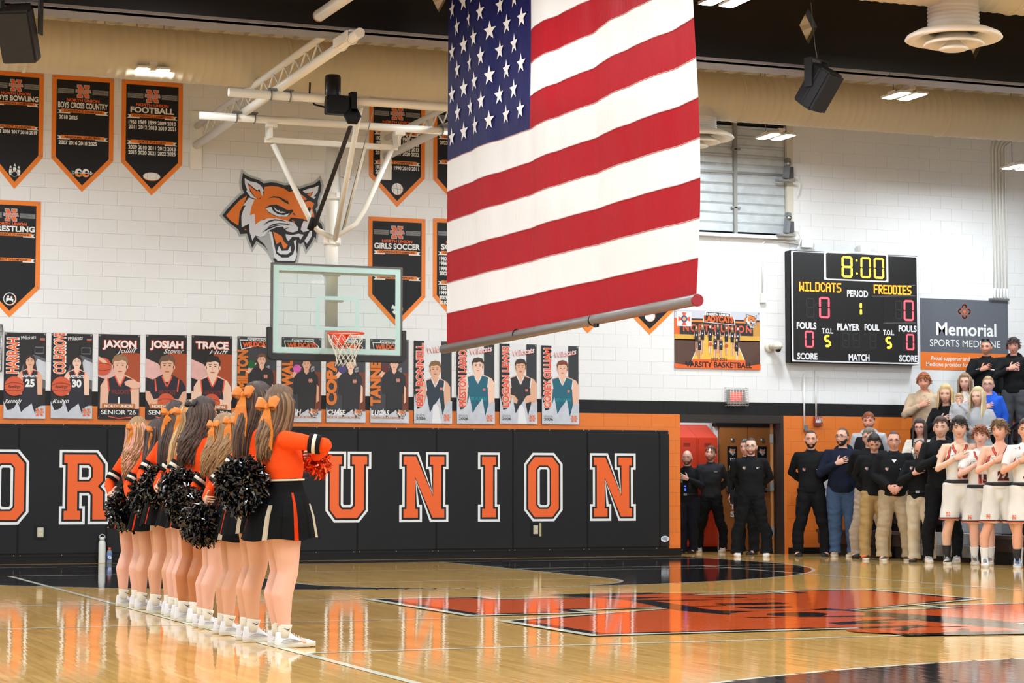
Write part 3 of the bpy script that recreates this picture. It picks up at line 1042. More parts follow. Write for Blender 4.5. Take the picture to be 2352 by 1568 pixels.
# ================================================================== WILDCAT EMBLEM ON THE WALL
EM_O = mat('emblem_orange', (236, 122, 30), .5); EM_W = mat('emblem_white', (226, 228, 236), .5); EM_G = mat('emblem_grey', (176, 180, 180), .5); EM_K = mat('emblem_black', (26, 27, 30), .5)
def cat_emblem(p, T, l=1, small=False):
    """feline head emblem; T maps crop pixels (0..1764, 0..1568) to the print's frame"""
    def q(pts, m, lay): p.poly([T(*a) for a in pts], m, lay)
    body = [(380,110),(430,150),(520,190),(610,215),(660,245),(690,268),(800,250),(900,262),(1000,295),(1080,290),(1150,325),(1230,350),(1300,325),(1370,300),(1440,285),(1500,240),(1530,210),(1560,300),(1545,400),(1520,450),(1500,540),(1505,600),(1470,650),(1500,760),(1510,830),(1560,880),(1580,960),(1540,985),(1490,960),(1485,1000),(1475,1100),(1450,1070),(1400,1170),(1330,1265),(1290,1150),(1240,1180),(1215,1160),(1200,1300),(1180,1430),(1100,1560),(900,1560),(850,1440),(790,1320),(700,1210),(580,1130),(520,1235),(480,1140),(440,1020),(340,1030),(310,960),(190,870),(70,750),(130,670),(230,560),(330,460),(400,410),(370,350),(355,250)]
    outer = grow([T(*a) for a in body], p.em * 34)
    p.poly(outer, EM_G, l)
    q(body, EM_K, l + 1)
    # face fields
    q([(700,320),(800,305),(900,315),(1000,345),(1080,400),(1150,370),(1240,420),(1340,500),(1300,545),(1380,530),(1450,570),(1420,640),(1440,700),(1450,760),(1390,850),(1340,830),(1280,800),(1100,780),(1060,830),(1000,830),(850,800),(700,800),(600,860),(565,880),(555,740),(480,745),(500,620),(550,500),(640,500),(700,400)], EM_O, l + 2)
    q([(440,450),(400,560),(330,700),(310,900),(200,830),(125,750),(200,660),(330,520)], EM_O, l + 2)
    q([(470,480),(550,510),(500,640),(485,745),(555,725),(565,885),(640,830),(760,790),(900,795),(1050,830),(1150,860),(1205,930),(1200,980),(1130,1005),(1050,990),(1000,950),(975,915),(880,925),(760,980),(700,1060),(640,1070),(565,1050),(520,1125),(480,1000),(470,870),(360,930),(355,760),(390,650),(420,600),(380,600)], EM_W, l + 3)
    # ears
    q([(405,190),(480,235),(580,255),(650,300),(690,370),(665,465),(640,400),(560,350),(440,250),(470,330),(520,420),(590,500),(500,480),(425,380),(445,370),(410,280)], EM_W, l + 4)
    q([(455,280),(580,385),(625,350),(665,460),(620,500),(560,480),(490,400)], EM_O, l + 4)
    q([(1275,380),(1350,350),(1440,330),(1515,300),(1500,400),(1440,465),(1475,470),(1450,500),(1390,470),(1420,400),(1320,420)], EM_W, l + 4)
    q([(1340,435),(1440,385),(1395,470)], EM_O, l + 4)
    # eyes
    q([(710,635),(790,590),(880,585),(960,620),(1050,670),(1120,660),(1130,690),(1060,760),(960,775),(860,760),(770,710)], EM_K, l + 5)
    q([(720,640),(800,620),(830,680),(900,730),(990,745),(1080,715),(1040,765),(930,768),(830,735),(760,690)], EM_W, l + 6)
    q([(835,620),(870,680),(950,715),(1020,705),(980,690),(930,690),(930,660),(915,685),(870,650)], EM_W, l + 6)
    q([(1290,680),(1380,620),(1400,640),(1370,740),(1320,760),(1290,720)], EM_K, l + 5)
    q([(1400,660),(1425,710),(1380,780),(1330,790),(1310,765),(1370,750)], EM_W, l + 6)
    q([(1320,700),(1340,665),(1345,700),(1325,735)], EM_W, l + 6)
    # brows and nose marks
    q([(750,495),(830,462),(920,468),(1000,505),(1045,540),(1030,480),(1075,585),(1000,550),(920,490),(830,478)], EM_K, l + 6)
    q([(1255,480),(1280,530),(1330,515),(1280,580)], EM_K, l + 6)
    q([(1110,725),(1145,710),(1170,755),(1140,735)], EM_K, l + 6)
    q([(1060,830),(1105,780),(1180,805),(1285,800),(1290,830),(1260,900),(1240,1000),(1205,990),(1205,920),(1140,850)], EM_K, l + 7)
    q([(1110,820),(1160,840),(1155,862),(1120,845)], EM_O, l + 8)
    q([(1290,830),(1380,850),(1400,920),(1360,980),(1280,1000),(1245,960),(1262,890)], EM_W, l + 7)
    # whiskers
    for w_ in ([(680,900),(760,830),(850,805),(950,815),(1050,850),(940,830),(850,825),(770,850)], [(740,930),(820,880),(920,862),(1020,870),(1130,900),(1020,888),(920,880),(830,900)], [(660,1010),(760,930),(860,900),(960,895),(860,918),(770,955)], [(985,950),(1080,925),(1010,965)]):
        q(w_, EM_K, l + 8)
    # mouth
    q([(730,1010),(770,990),(820,1100),(840,1250),(870,1390),(820,1400),(770,1300),(700,1180),(580,1070),(700,1070)], EM_G, l + 4)
    q([(790,990),(880,925),(975,920),(1010,985),(1120,1030),(1215,1020),(1290,1035),(1330,1020),(1290,1120),(1240,1170),(1170,1110),(1140,1150),(1160,1230),(1120,1320),(1040,1360),(930,1350),(870,1280),(840,1150)], EM_K, l + 5)
    q([(770,985),(815,1000),(850,1200),(875,1320),(960,1380),(1060,1380),(1130,1330),(1160,1240),(1140,1130),(1180,1115),(1175,1250),(1190,1330),(1160,1430),(900,1430),(850,1380),(820,1200)], EM_W, l + 6)
    q([(830,990),(910,1030),(960,1060),(1000,1150),(1050,1190),(1020,1245),(985,1245),(950,1140),(880,1180),(850,1080)], EM_O, l + 7)
    q([(1015,1030),(1120,1045),(1210,1022),(1290,1040),(1240,1115),(1220,1070),(1120,1065),(1060,1135),(1030,1090)], EM_W, l + 7)
    q([(920,1205),(890,1290),(940,1330),(1040,1335),(1100,1290),(1090,1205),(1050,1275),(960,1280)], EM_W, l + 7)
    q([(1380,990),(1415,970),(1410,1060),(1340,1170),(1300,1130),(1350,1050)], EM_W, l + 6)
    if not small:
        q([(400,965),(425,945),(430,975)], EM_O, l + 6)
def crop_map(X0, Y0, sc, px0, py0):
    pass
root = thing('wall_emblem', 'large orange, white and black feline head emblem on the white wall', 'emblem', (7.95, W - .006, 4.9))
p = Print((0, 0, 0), step=.0009)
def T_main(cx, cy):
    v = onY(500 + cx / 6.533, 380 + cy / 6.533, W - .01)
    return (v.x - 7.95, v.z - 4.9)
p.em = (T_main(100, 0)[0] - T_main(0, 0)[0]) / 100
cat_emblem(p, T_main)
p.build('print', root)
# ================================================================== SENIOR POSTERS
SK = {}
def skin_flat(i):
    cols = [(232, 184, 158), (224, 172, 142), (240, 200, 176), (214, 160, 130)]
    return mat('print_skin_%d' % i, cols[i % 4], .5)
NAVY = mat('print_navy', (28, 28, 42), .5); TEAL = mat('print_teal', (24, 96, 116), .5); RUST = mat('print_rust', (168, 72, 32), .5)
SMOKE = mat('print_smoke', (196, 200, 208), .5, noise=.35, nscale=6); SMOKE_D = mat('print_dark_smoke', (92, 94, 100), .5, noise=.4, nscale=6)
PINKS = mat('print_pink_smoke', (226, 176, 170), .5, noise=.25, nscale=8); HAIRS = [mat('print_hair_%d' % i, c, .5) for i, c in enumerate([(52, 34, 28), (40, 28, 24), (150, 112, 78), (104, 78, 58), (34, 28, 26), (110, 74, 50), (128, 96, 56), (60, 44, 32), (62, 46, 34), (122, 62, 40)])]
BALL = mat('print_ball', (206, 84, 48), .5); P_INK = mat('print_ink', (24, 22, 24), .5); P_RED = mat('print_red_orange', (232, 84, 52), .5); TAN = mat('print_tan', (188, 112, 52), .5)
P_BROWN = mat('print_grad_orange', (214, 116, 40), .5, noise=.4, nscale=3); GREYB = mat('print_board', (112, 114, 120), .5); WALLW = mat('print_brick_white', (226, 226, 228), .5)

def person_print(p, cx, base, s, skin, hair, top, long_hair=False, shk=.4, wide=.29, sleeves=False, trim=None, face=True, l=10, vneck=True, arms=True):
    """bust; cx centre, base = bottom z, s = head height scale in metres"""
    hd = s
    hz = base
    sh = hz - hd * shk        # shoulder line below the chin
    if long_hair:
        p.poly([(cx - .5 * hd, hz + .2 * hd), (cx - .42 * hd, hz + .75 * hd), (cx, hz + 1.0 * hd), (cx + .42 * hd, hz + .75 * hd), (cx + .52 * hd, hz + .1 * hd), (cx + .66 * hd, hz - .9 * hd), (cx + .34 * hd, hz - 1.1 * hd), (cx - .2 * hd, hz - .5 * hd), (cx - .58 * hd, hz - .75 * hd)], hair, l)
    W2 = wide
    arm_m = top if sleeves else skin
    # arms and shoulders
    p.poly([(cx - W2, sh - .35 * hd), (cx - W2 * .8, sh - .02 * hd), (cx - .2 * hd, sh + .3 * hd), (cx + .2 * hd, sh + .3 * hd), (cx + W2 * .8, sh - .02 * hd), (cx + W2, sh - .35 * hd), (cx + W2 * 1.02, sh - 1.9 * hd), (cx + W2 * .7, sh - 1.9 * hd), (cx - W2 * .7, sh - 1.9 * hd), (cx - W2 * 1.02, sh - 1.9 * hd)], arm_m, l + 1)
    p.rect(cx - .22 * hd, sh - .1 * hd, cx + .22 * hd, hz + .15 * hd, skin, l + 2)
    tw = W2 * .66
    neck = (cx, sh - .38 * hd) if vneck else (cx, sh - .1 * hd)
    tp = [(cx - tw * .95, sh + .02 * hd), (cx - .26 * hd, sh + .18 * hd), neck, (cx + .26 * hd, sh + .18 * hd), (cx + tw * .95, sh + .02 * hd), (cx + tw * .85, sh - .6 * hd), (cx + tw * 1.05, sh - 3.2 * hd), (cx - tw * 1.05, sh - 3.2 * hd), (cx - tw * .85, sh - .6 * hd)]
    p.poly(tp, top, l + 3)
    if trim:
        p.line([tp[1], tp[2], tp[3]], .07 * hd, trim, l + 4)
        p.line([tp[0], tp[8]], .07 * hd, trim, l + 4); p.line([tp[4], tp[5]], .07 * hd, trim, l + 4)
    # head
    p.ell(cx, hz + .46 * hd, .36 * hd, .5 * hd, skin, 24, l + 5)
    for s_ in (-1, 1):
        if not long_hair: p.ell(cx + s_ * .37 * hd, hz + .44 * hd, .06 * hd, .11 * hd, skin, 10, l + 5)
        if face:
            p.ell(cx + s_ * .14 * hd, hz + .52 * hd, .06 * hd, .026 * hd, P_INK, 10, l + 7)
            p.line([(cx + s_ * .06 * hd, hz + .63 * hd), (cx + s_ * .22 * hd, hz + .62 * hd)], .03 * hd, hair, l + 7)
    if face:
        p.line([(cx, hz + .48 * hd), (cx - .04 * hd, hz + .34 * hd), (cx + .04 * hd, hz + .34 * hd)], .02 * hd, mat('print_face_shade', (196, 138, 112), .5), l + 7)
        p.ell(cx, hz + .2 * hd, .13 * hd, .035 * hd, mat('print_lip', (190, 92, 84), .5), 12, l + 7)
    # hair
    if long_hair:
        p.poly([(cx - .4 * hd, hz + .2 * hd), (cx - .42 * hd, hz + .7 * hd), (cx - .25 * hd, hz + .95 * hd), (cx + .05 * hd, hz + 1.03 * hd), (cx + .3 * hd, hz + .93 * hd), (cx + .42 * hd, hz + .65 * hd), (cx + .42 * hd, hz + .1 * hd), (cx + .31 * hd, hz + .6 * hd), (cx, hz + .86 * hd), (cx - .3 * hd, hz + .62 * hd)], hair, l + 8)
    else:
        p.poly([(cx - .37 * hd, hz + .5 * hd), (cx - .43 * hd, hz + .75 * hd), (cx - .3 * hd, hz + 1.02 * hd), (cx, hz + 1.1 * hd), (cx + .3 * hd, hz + 1.03 * hd), (cx + .43 * hd, hz + .76 * hd), (cx + .36 * hd, hz + .5 * hd), (cx + .31 * hd, hz + .72 * hd), (cx + .12 * hd, hz + .8 * hd), (cx - .1 * hd, hz + .74 * hd), (cx - .31 * hd, hz + .74 * hd)], hair, l + 8)
    return sh

def ball_print(p, cx, cz, r, l=30):
    p.ell(cx, cz, r, r, BALL, 28, l)
    p.line([(cx - r * .98, cz + r * .1), (cx - r * .3, cz + r * .35), (cx + r * .4, cz + r * .33), (cx + r * .95, cz + r * .12)], r * .05, P_INK, l + 1)
    p.line([(cx - r * .9, cz - r * .35), (cx - r * .2, cz - r * .5), (cx + r * .4, cz - r * .45), (cx + r * .9, cz - r * .3)], r * .05, P_INK, l + 1)

def poster(pl, pr, ytop, ybot, label, draw):
    a = onY(pl, ytop); b = onY(pr, ytop)
    c = onY((pl + pr) / 2, ybot)
    mid = onY((pl + pr) / 2, ytop)
    w = b.x - a.x; h = mid.z - c.z
    root = thing('wall_poster', label, 'poster', (a.x + w / 2, W - .006, c.z))
    bm = rbox(-w / 2, -.004, 0, w / 2, 0, h, .001, 1)
    mesh_obj('sheet', bm, P_INK, root)
    p = Print((-w / 2, -.0042, 0), step=.0005, clip=(0, 0, w, h))
    draw(p, w, h)
    p.build('print', root)
    grommets(root, [(-w / 2 + .02, h - .02), (w / 2 - .02, h - .02), (-w / 2 + .02, .02), (w / 2 - .02, .02)])
    return root

def smoke_base(p, w, h, top=.22, m=SMOKE, l=40):
    pts = [(0, 0), (w, 0)] + [(w * (1 - i / 12), h * top * (.75 + .3 * sin(i * 1.7) + .15 * cos(i * 3.1))) for i in range(13)]
    p.poly(pts, m, l)
def lady(name, first, num, cxf, ballx, skin, hair, word='LADYCATS'):
    def d(p, w, h):
        p.poly([(w * .3, h * .4), (w * .45, h * .62), (w * .7, h * .75), (w, h * .7), (w, h * .35)], SMOKE_D, 2)
        p.poly([(w * .6, h * .5), (w * .8, h * .7), (w, h * .66), (w, h * .45)], SMOKE, 3)
        p.rect(w * .73, h * .76, w * .95, h * .84, GREYB, 3); p.rect(w * .74, h * .77, w * .94, h * .83, P_INK, 4)
        sh = person_print(p, w * cxf, h * .60, h * .14, skin, hair, NAVY, True, wide=w * .3, trim=P_RED)
        p.text(word, w * cxf, sh - .062 * h, .03 * h, P_WHITE, width=w * .36, weight=.04, align='C', layer=22)
        p.text(num, w * cxf, sh - .17 * h, .085 * h, P_WHITE, width=w * .23, weight=.05, align='C', layer=22)
        ball_print(p, ballx * w, h * .375, w * .235)
        p.text('Rawlings', ballx * w, h * .355, .035 * h, P_INK, width=w * .3, weight=.01, shear=.3, align='C', layer=33)
        p.text(name, w * .33, h * .52, w * .27, P_WHITE, width=h * (.42 if len(name) < 8 else .5), weight=.075, rot=pi / 2, layer=24)
        p.text(name, w * .32, h * .525, w * .25, P_BROWN if False else P_ORANGE, width=h * (.41 if len(name) < 8 else .49), weight=.03, rot=pi / 2, layer=25)
        p.text('Wildcats', w * .4, h * .915, .045 * h, P_WHITE, width=w * .36, shear=.35, rot=.1, weight=.005, layer=26)
        p.rect(w * .85, h * .93, w * .97, h * .94, P_GREY, 26); p.rect(w * .85, h * .915, w * .97, h * .927, P_RED, 26)
        smoke_base(p, w, h, .17)
        p.text(first, w * .04, h * .175, .05 * h, P_WHITE, width=w * .4, shear=.35, rot=.06, weight=.008, layer=44)
        emblem_n(p, w * .86, h * .075, .085 * h, 45)
    return d
def boy(first, last, num, skin, hair, pose, sleeves):
    def d(p, w, h):
        p.poly([(w * .55, h * .8), (w, h * .78), (w, h * .35), (w * .5, h * .3)], RUST, 2)
        p.poly([(0, h * .72), (w * .3, h * .66), (w * .45, h * .55), (w * .3, h * .45), (0, h * .5)], PINKS, 3)
        sh = person_print(p, w * .52, h * .52, h * .225, skin, hair, NAVY, False, .22, wide=w * .46, sleeves=sleeves, trim=P_RED)
        p.text('WILDCATS', w * .52, h * .30, .05 * h, mat('print_dim_red', (112, 44, 40), .5), width=w * .42, weight=.05, align='C', layer=22)
        if pose == 'point':
            ball_print(p, w * .1, h * .62, w * .21)
            p.poly([(w, h * .44), (w * .75, h * .47), (w * .62, h * .44), (w * .66, h * .40), (w * .85, h * .36), (w, h * .38)], skin, 30)
            p.poly([(0, h * .74), (w * .15, h * .7), (w * .22, h * .66), (w * .1, h * .66), (0, h * .7)], skin, 33)
            p.text(num, w * .5, h * .19, .07 * h, P_WHITE, weight=.06, align='C', layer=22)
        else:
            p.poly([(0, h * .25), (w * .1, h * .16), (w * .4, h * .2), (w * .4, h * .26), (w * .2, h * .24), (w * .1, h * .33), (0, h * .34)], skin, 29)
            p.poly([(w, h * .25), (w * .9, h * .16), (w * .6, h * .2), (w * .6, h * .26), (w * .8, h * .24), (w * .9, h * .33), (w, h * .34)], skin, 29)
            ball_print(p, w * .5, h * .21, w * .21)
        p.text(first, w * .5, h * .845, .085 * h, P_RED, width=w * .83, weight=.075, align='C', layer=26)
        p.text(first, w * .5, h * .847, .08 * h, P_WHITE, width=w * .8, weight=.04, align='C', layer=27)
        p.text(last, w * .93, h * .79, .055 * h, P_WHITE, width=w * .5, weight=.0, shear=.4, align='R', rot=.04, layer=28)
        p.rect(w * .1, h * .13, w * .88, h * .185, TAN, 40)
        p.text('NORTH UNION', w * .49, h * .142, .032 * h, P_WHITE, width=w * .66, weight=.02, align='C', layer=41)
        p.rect(w * .02, 0, w * .98, h * .125, P_INK, 39)
        p.text("SENIOR '26", w * .49, h * .06, .052 * h, P_WHITE, width=w * .83, weight=.01, align='C', layer=41)
        p.line([(w * .25, h * .035), (w * .5, h * .01), (w * .8, h * .03)], .012, P_RED, 42)
    return d
def bowler(last, first, skin, hair, hz, bx, bcol):
    def d(p, w, h):
        p.rect(0, 0, w, h, mat('print_charcoal', (58, 58, 64), .5, noise=.3, nscale=5), 2)
        p.poly([(w * .8, h * .6), (w, h * .6), (w, h * .1), (w * .75, h * .1)], mat('print_dark_rust', (120, 58, 34), .5, noise=.5, nscale=6), 3)
        for k in range(3):
            p.ell(w * .78, h * (.64 - .03 * k), .035, .02, P_GREY, 12, 3, rot=.8)
        p.poly([(w * .05, h * .96), (w * .25, h * .96), (w * .25, h * .985), (w * .8, h * .985), (w * .8, h * .95), (w * .93, h * .9), (w * .9, h * .85), (w * .5, h * .89), (w * .1, h * .84)], P_WHITE, 20)
        p.poly([(w * .07, h * .95), (w * .27, h * .95), (w * .27, h * .977), (w * .78, h * .977), (w * .78, h * .945), (w * .91, h * .9), (w * .88, h * .862), (w * .5, h * .9), (w * .11, h * .852)], P_INK, 21)
        p.text('NORTH UNION', w * .53, h * .945, .026 * h, P_WHITE, width=w * .48, weight=.04, align='C', layer=22)
        p.text('WILDCATS', w * .5, h * .872, .055 * h, P_ORANGE, width=w * .74, weight=.05, align='C', layer=23, arc=.012)
        sh = person_print(p, w * .62, h * hz, h * .13, skin, hair, mat('print_polo', (36, 36, 40), .5), False, .35, wide=w * .3, sleeves=True, vneck=False)
        p.poly([(w * .88, h * .45), (w * .93, h * .42), (w * .93, h * .25), (w * .87, h * .23)], skin, 24)
        p.poly([(w * .2, h * (hz - .08)), (w * .38, h * (hz + .02)), (w * .5, h * (hz + .03)), (w * .42, h * (hz - .02)), (w * .3, h * (hz - .1))], skin, 24)
        p.ell(w * bx, h * (hz + .01), w * .1, w * .1, bcol, 20, 25)
        p.rect(w * .42, 0, w * .84, h * .36, mat('print_trousers', (26, 26, 32), .5), 9)
        emblem_n(p, w * .72, h * (hz - .13), .04 * h, 26)
        p.text(last, w * .25, h * .2, w * .25, P_BROWN, width=h * .64, weight=.06, rot=pi / 2, layer=28)
        smoke_base(p, w, h, .15)
        p.text(first, w * .03, h * .09, .06 * h, P_WHITE, width=w * .46, weight=.03, shear=.2, layer=44)
        p.text('NORTH UNION BOWLING', w * .03, h * .045, .028 * h, TAN, width=w * .84, weight=.02, layer=44)
        ox, oz = w * .66, h * .05
        p.em = .14 / 1764 * .9
        cat_emblem(p, lambda a, b: (ox + a / 1764 * .17, oz + (1568 - b) / 1568 * .15), 46, True)
    return d
def wrestler(name, skin, hair, lean, top, hands=False):
    def d(p, w, h):
        p.rect(w * .27, 0, w * .72, h, WALLW, 2)
        p.rect(w * .72, h * .22, w * .995, h, mat('print_dark_slate', (42, 46, 50), .5), 2)
        p.rect(0, 0, w * .27, h, P_INK, 2)
        sh = person_print(p, w * .56, h * (.56 if lean else .615), h * .185, skin, hair, top, False, .28, wide=w * (.4 if lean else .46), trim=WALLW)
        if 'TH' in top.name or top == TEAL:
            p.text('NORTH UNION', w * .53, h * .29, .04 * h, mat('print_bright_teal', (30, 150, 160), .5), width=w * .5, weight=.03, align='C', layer=22)
        if hands:
            for s in (-1, 1):
                p.poly([(w * (.56 + s * .4), h * .3), (w * (.56 + s * .1), h * .25), (w * (.56 + s * .08), h * .3), (w * (.56 + s * .16), h * .35), (w * (.56 + s * .4), h * .38)], skin, 24)
        emblem_n(p, w * .72, h * .42, .03 * h, 23)
        p.rect(0, h * .2, w * .05, h, P_INK, 25)
        p.text(name, w * .245, h * .2, w * .19, P_WHITE, width=h * .77, weight=.07, rot=pi / 2, layer=27)
        p.text(name, w * .24, h * .205, w * .18, P_RED, width=h * .76, weight=.04, rot=pi / 2, layer=28)
        p.text('Wildcats', w * .36, h * .842, .07 * h, P_RED, width=w * .58, shear=.3, rot=.18, weight=.02, layer=29)
        p.text('Wildcats', w * .37, h * .848, .07 * h, WALLW, width=w * .58, shear=.3, rot=.18, weight=.01, layer=30)
        smoke_base(p, w, h, .3, SMOKE)
        if lean or hands: p.poly([(w * .47, 0), (w * .5, h * .22), (w * .58, h * .24), (w * .64, h * .2), (w * .72, 0)], WALLW, 41)
        p.text('SENIOR', w * .05, h * .085, .024 * h, P_GREY, width=w * .24, layer=44)
        p.text('2026', w * .05, h * .045, .032 * h, P_INK, width=w * .25, layer=44)
        emblem_n(p, w * .86, h * .07, .075 * h, 45)
    return d
S_ = skin_flat
poster(10, 106, 764, 961, 'poster of a woman in a number 25 jersey with a ball, leftmost', lady('HARRAH', 'Kennedy', '25', .62, .25, S_(1), HAIRS[0]))
poster(118, 213, 766, 961, 'poster of a long-haired woman in a black number 30 jersey with a ball', lady('COLEGROVE', 'Kailyn', '30', .62, .25, S_(2), HAIRS[1], 'LADYCATS'))
poster(226, 322, 768, 963, 'poster of a man in number 1 jersey pointing forward, ball on his shoulder', boy('JAXON', 'Jolliff', '1', S_(0), HAIRS[2], 'point', False))
poster(335, 429, 769, 964, 'poster of a man in a black sleeved jersey holding a ball, fourth in the row', boy('JOSIAH', 'Stover', '', S_(1), HAIRS[3], 'hold', True))
poster(440, 533, 771, 965, 'poster of a dark-haired man in a sleeveless jersey, fifth in the row', boy('TRACE', 'Huff', '', S_(2), HAIRS[4], 'hold', False))
poster(545, 635, 773, 967, 'bowling poster of a person raising a green ball, left of the backboard', bowler('HAMILTON', 'JACK', S_(0), HAIRS[5], .66, .35, mat('print_green', (30, 96, 50), .3)))
poster(647, 738, 775, 969, 'bowling poster of a man with a pink ball under the backboard', bowler('HOWALD', 'ZACH', S_(1), HAIRS[7], .62, .38, mat('print_pink', (214, 90, 170), .3, noise=.6, nscale=20)))
poster(749, 839, 777, 970, 'bowling poster behind the net of the hoop', bowler('COPAS', 'CHASE', S_(2), HAIRS[3], .62, .4, mat('print_purple', (70, 56, 120), .3)))
poster(850, 938, 779, 971, 'bowling poster of a bearded man with a dark ball, right of the hoop', bowler('TANNER', 'LUCAS', S_(0), HAIRS[4], .64, .38, mat('print_dark_red', (96, 26, 24), .3)))
poster(950, 1037, 783, 972, 'wrestling poster of a man leaning forward, just left of the flag pole end', wrestler('BEN BONNELL', S_(1), HAIRS[6], True, mat('print_slate', (36, 52, 66), .5)))
poster(1048, 1135, 786, 973, 'wrestling poster of a curly-haired man in a teal singlet, under the flag pole', wrestler('PRESTON LARSON', S_(2), HAIRS[7], False, TEAL))
poster(1147, 1232, 790, 973, 'wrestling poster of a smiling man with his hands held in front', wrestler('LOGAN LEWIS', S_(1), HAIRS[8], False, mat('print_dk', (38, 38, 44), .5), True))
poster(1243, 1328, 794, 974, 'wrestling poster of a red-haired man in teal, rightmost of the row', wrestler('COREY GILLIAM', S_(0), HAIRS[9], False, TEAL))

# team banner right of the flag
def team(p, w, h):
    p.rect(0, h * .84, w, h, mat('print_sky_grey', (196, 198, 208), .5), 2)
    p.rect(0, h * .5, w, h * .86, mat('print_band_black', (40, 38, 40), .5), 3)
    p.rect(0, h * .8, w, h * .83, P_BORDER, 4)
    p.rect(w * .92, h * .5, w, h * .8, mat('print_wood', (196, 142, 62), .5), 5); p.rect(0, h * .57, w * .06, h * .86, P_ORANGE, 5)
    p.rect(0, h * .48, w, h * .58, mat('print_maple', (214, 166, 70), .5), 6)
    p.rect(0, h * .0, w, h * .5, mat('print_brown', (84, 58, 46), .5), 6)
    p.poly([(w * .2, h * .14), (w * .32, h * .56), (w * .7, h * .56), (w * .82, h * .14), (w * .75, 0), (w * .25, 0)], mat('print_maple2', (232, 184, 74), .5), 7)
    p.line([(w * .2, h * .14), (w * .32, h * .56)], .012, WALLW, 8); p.line([(w * .82, h * .14), (w * .7, h * .56)], .012, WALLW, 8)
    p.text('NORTH UNION', w * .1, h * .64, h * .12, mat('print_red_letter', (206, 92, 62), .5), width=w * .8, weight=.04, layer=9, space=1.3)
    p.poly([(w * .33, h * .8), (w * .33, h * .93), (w * .36, h * .93), (w * .36, h * .99), (w * .66, h * .97), (w * .66, h * .9), (w * .7, h * .88), (w * .71, h * .76)], P_WHITE, 10)
    p.poly([(w * .34, h * .81), (w * .34, h * .92), (w * .37, h * .92), (w * .37, h * .98), (w * .65, h * .96), (w * .65, h * .89), (w * .69, h * .87), (w * .7, h * .77)], P_INK, 11)
    p.text('NORTH UNION', w * .51, h * .915, h * .045, P_WHITE, width=w * .26, weight=.04, align='C', layer=12, rot=-.02)
    p.text('LADYCATS', w * .515, h * .81, h * .1, P_ORANGE, width=w * .34, weight=.05, align='C', layer=12, rot=-.02)
    # crest, left
    p.rect(w * .03, h * .72, w * .195, h * .97, P_WHITE, 12)
    for a in range(4):
        t = a * pi / 2 + pi / 2
        c_, s_ = cos(t), sin(t); cx, cy, r = w * .112, h * .845, .1
        p.poly([(cx + r * (c_ - s_ * .4), cy + r * (s_ + c_ * .4)), (cx + r * (c_ + s_ * .4), cy + r * (s_ - c_ * .4)), (cx, cy)], P_RED, 13)
    p.ell(w * .112, h * .845, .055, .055, mat('print_crest_blue', (70, 70, 130), .5), 16, 14); p.ell(w * .112, h * .845, .03, .03, mat('print_gold', (196, 170, 90), .5), 12, 15)
    p.em = .2 / 1764
    cat_emblem(p, lambda a, b: (w * .8 + a / 1764 * .27, h * .7 + (1568 - b) / 1568 * .26), 16, True)
    rows = [(.25, .3, .42), (.32, .33, .42), (.41, .32, .42), (.5, .34, .42), (.6, .31, .42), (.67, .3, .42), (.735, .3, .42), (.285, .18, .36), (.47, .2, .36), (.535, .19, .36), (.72, .18, .34)]
    for i, (fx, z0, hh) in enumerate(rows):
        cx = w * fx; H = h * hh; b = h * z0
        p.rect(cx - .02, b - h * .06, cx - .004, b + H * .45, S_(i), 30); p.rect(cx + .004, b - h * .06, cx + .02, b + H * .45, S_(i), 30)
        p.rect(cx - .028, b + H * .38, cx + .028, b + H * .6, P_INK, 31)
        p.poly([(cx - .03, b + H * .52), (cx + .03, b + H * .52), (cx + .034, b + H * .84), (cx - .034, b + H * .84)], NAVY, 32)
        p.poly([(cx - .05, b + H * .58), (cx - .032, b + H * .84), (cx + .032, b + H * .84), (cx + .05, b + H * .58), (cx + .03, b + H * .6), (cx - .03, b + H * .6)], S_(i + 1), 31)
        p.poly([(cx - .026, b + H * .8), (cx - .02, b + H * 1.06), (cx + .02, b + H * 1.06), (cx + .026, b + H * .8)], HAIRS[[6, 2, 0, 3, 5, 6, 0, 6, 3, 2, 0][i]], 33)
        p.ell(cx, b + H * .95, .015, .022, S_(i), 12, 34)
        p.rect(cx - .008, b + H * .62, cx + .008, b + H * .68, P_WHITE, 34)
    ball_print(p, w * .41, h * .42, .03, 36); ball_print(p, w * .6, h * .4, .03, 36)
    p.poly([(0, h * .08), (w * .2, h * .04), (w * .35, h * .0), (0, 0)], P_ORANGE, 38); p.poly([(w, h * .1), (w * .8, h * .04), (w * .65, 0), (w, 0)], P_ORANGE, 38)
    p.rect(w * .2, h * .0, w * .82, h * .16, P_ORANGE, 37)
    p.text('2025-2026', w * .51, h * .14, h * .05, P_INK, width=w * .19, weight=.02, align='C', layer=40)
    p.text('VARSITY BASKETBALL', w * .51, h * .025, h * .095, P_INK, width=w * .78, weight=.03, align='C', layer=40)
poster(1548, 1744, 714, 847, 'wide team photo banner reading VARSITY BASKETBALL', team)

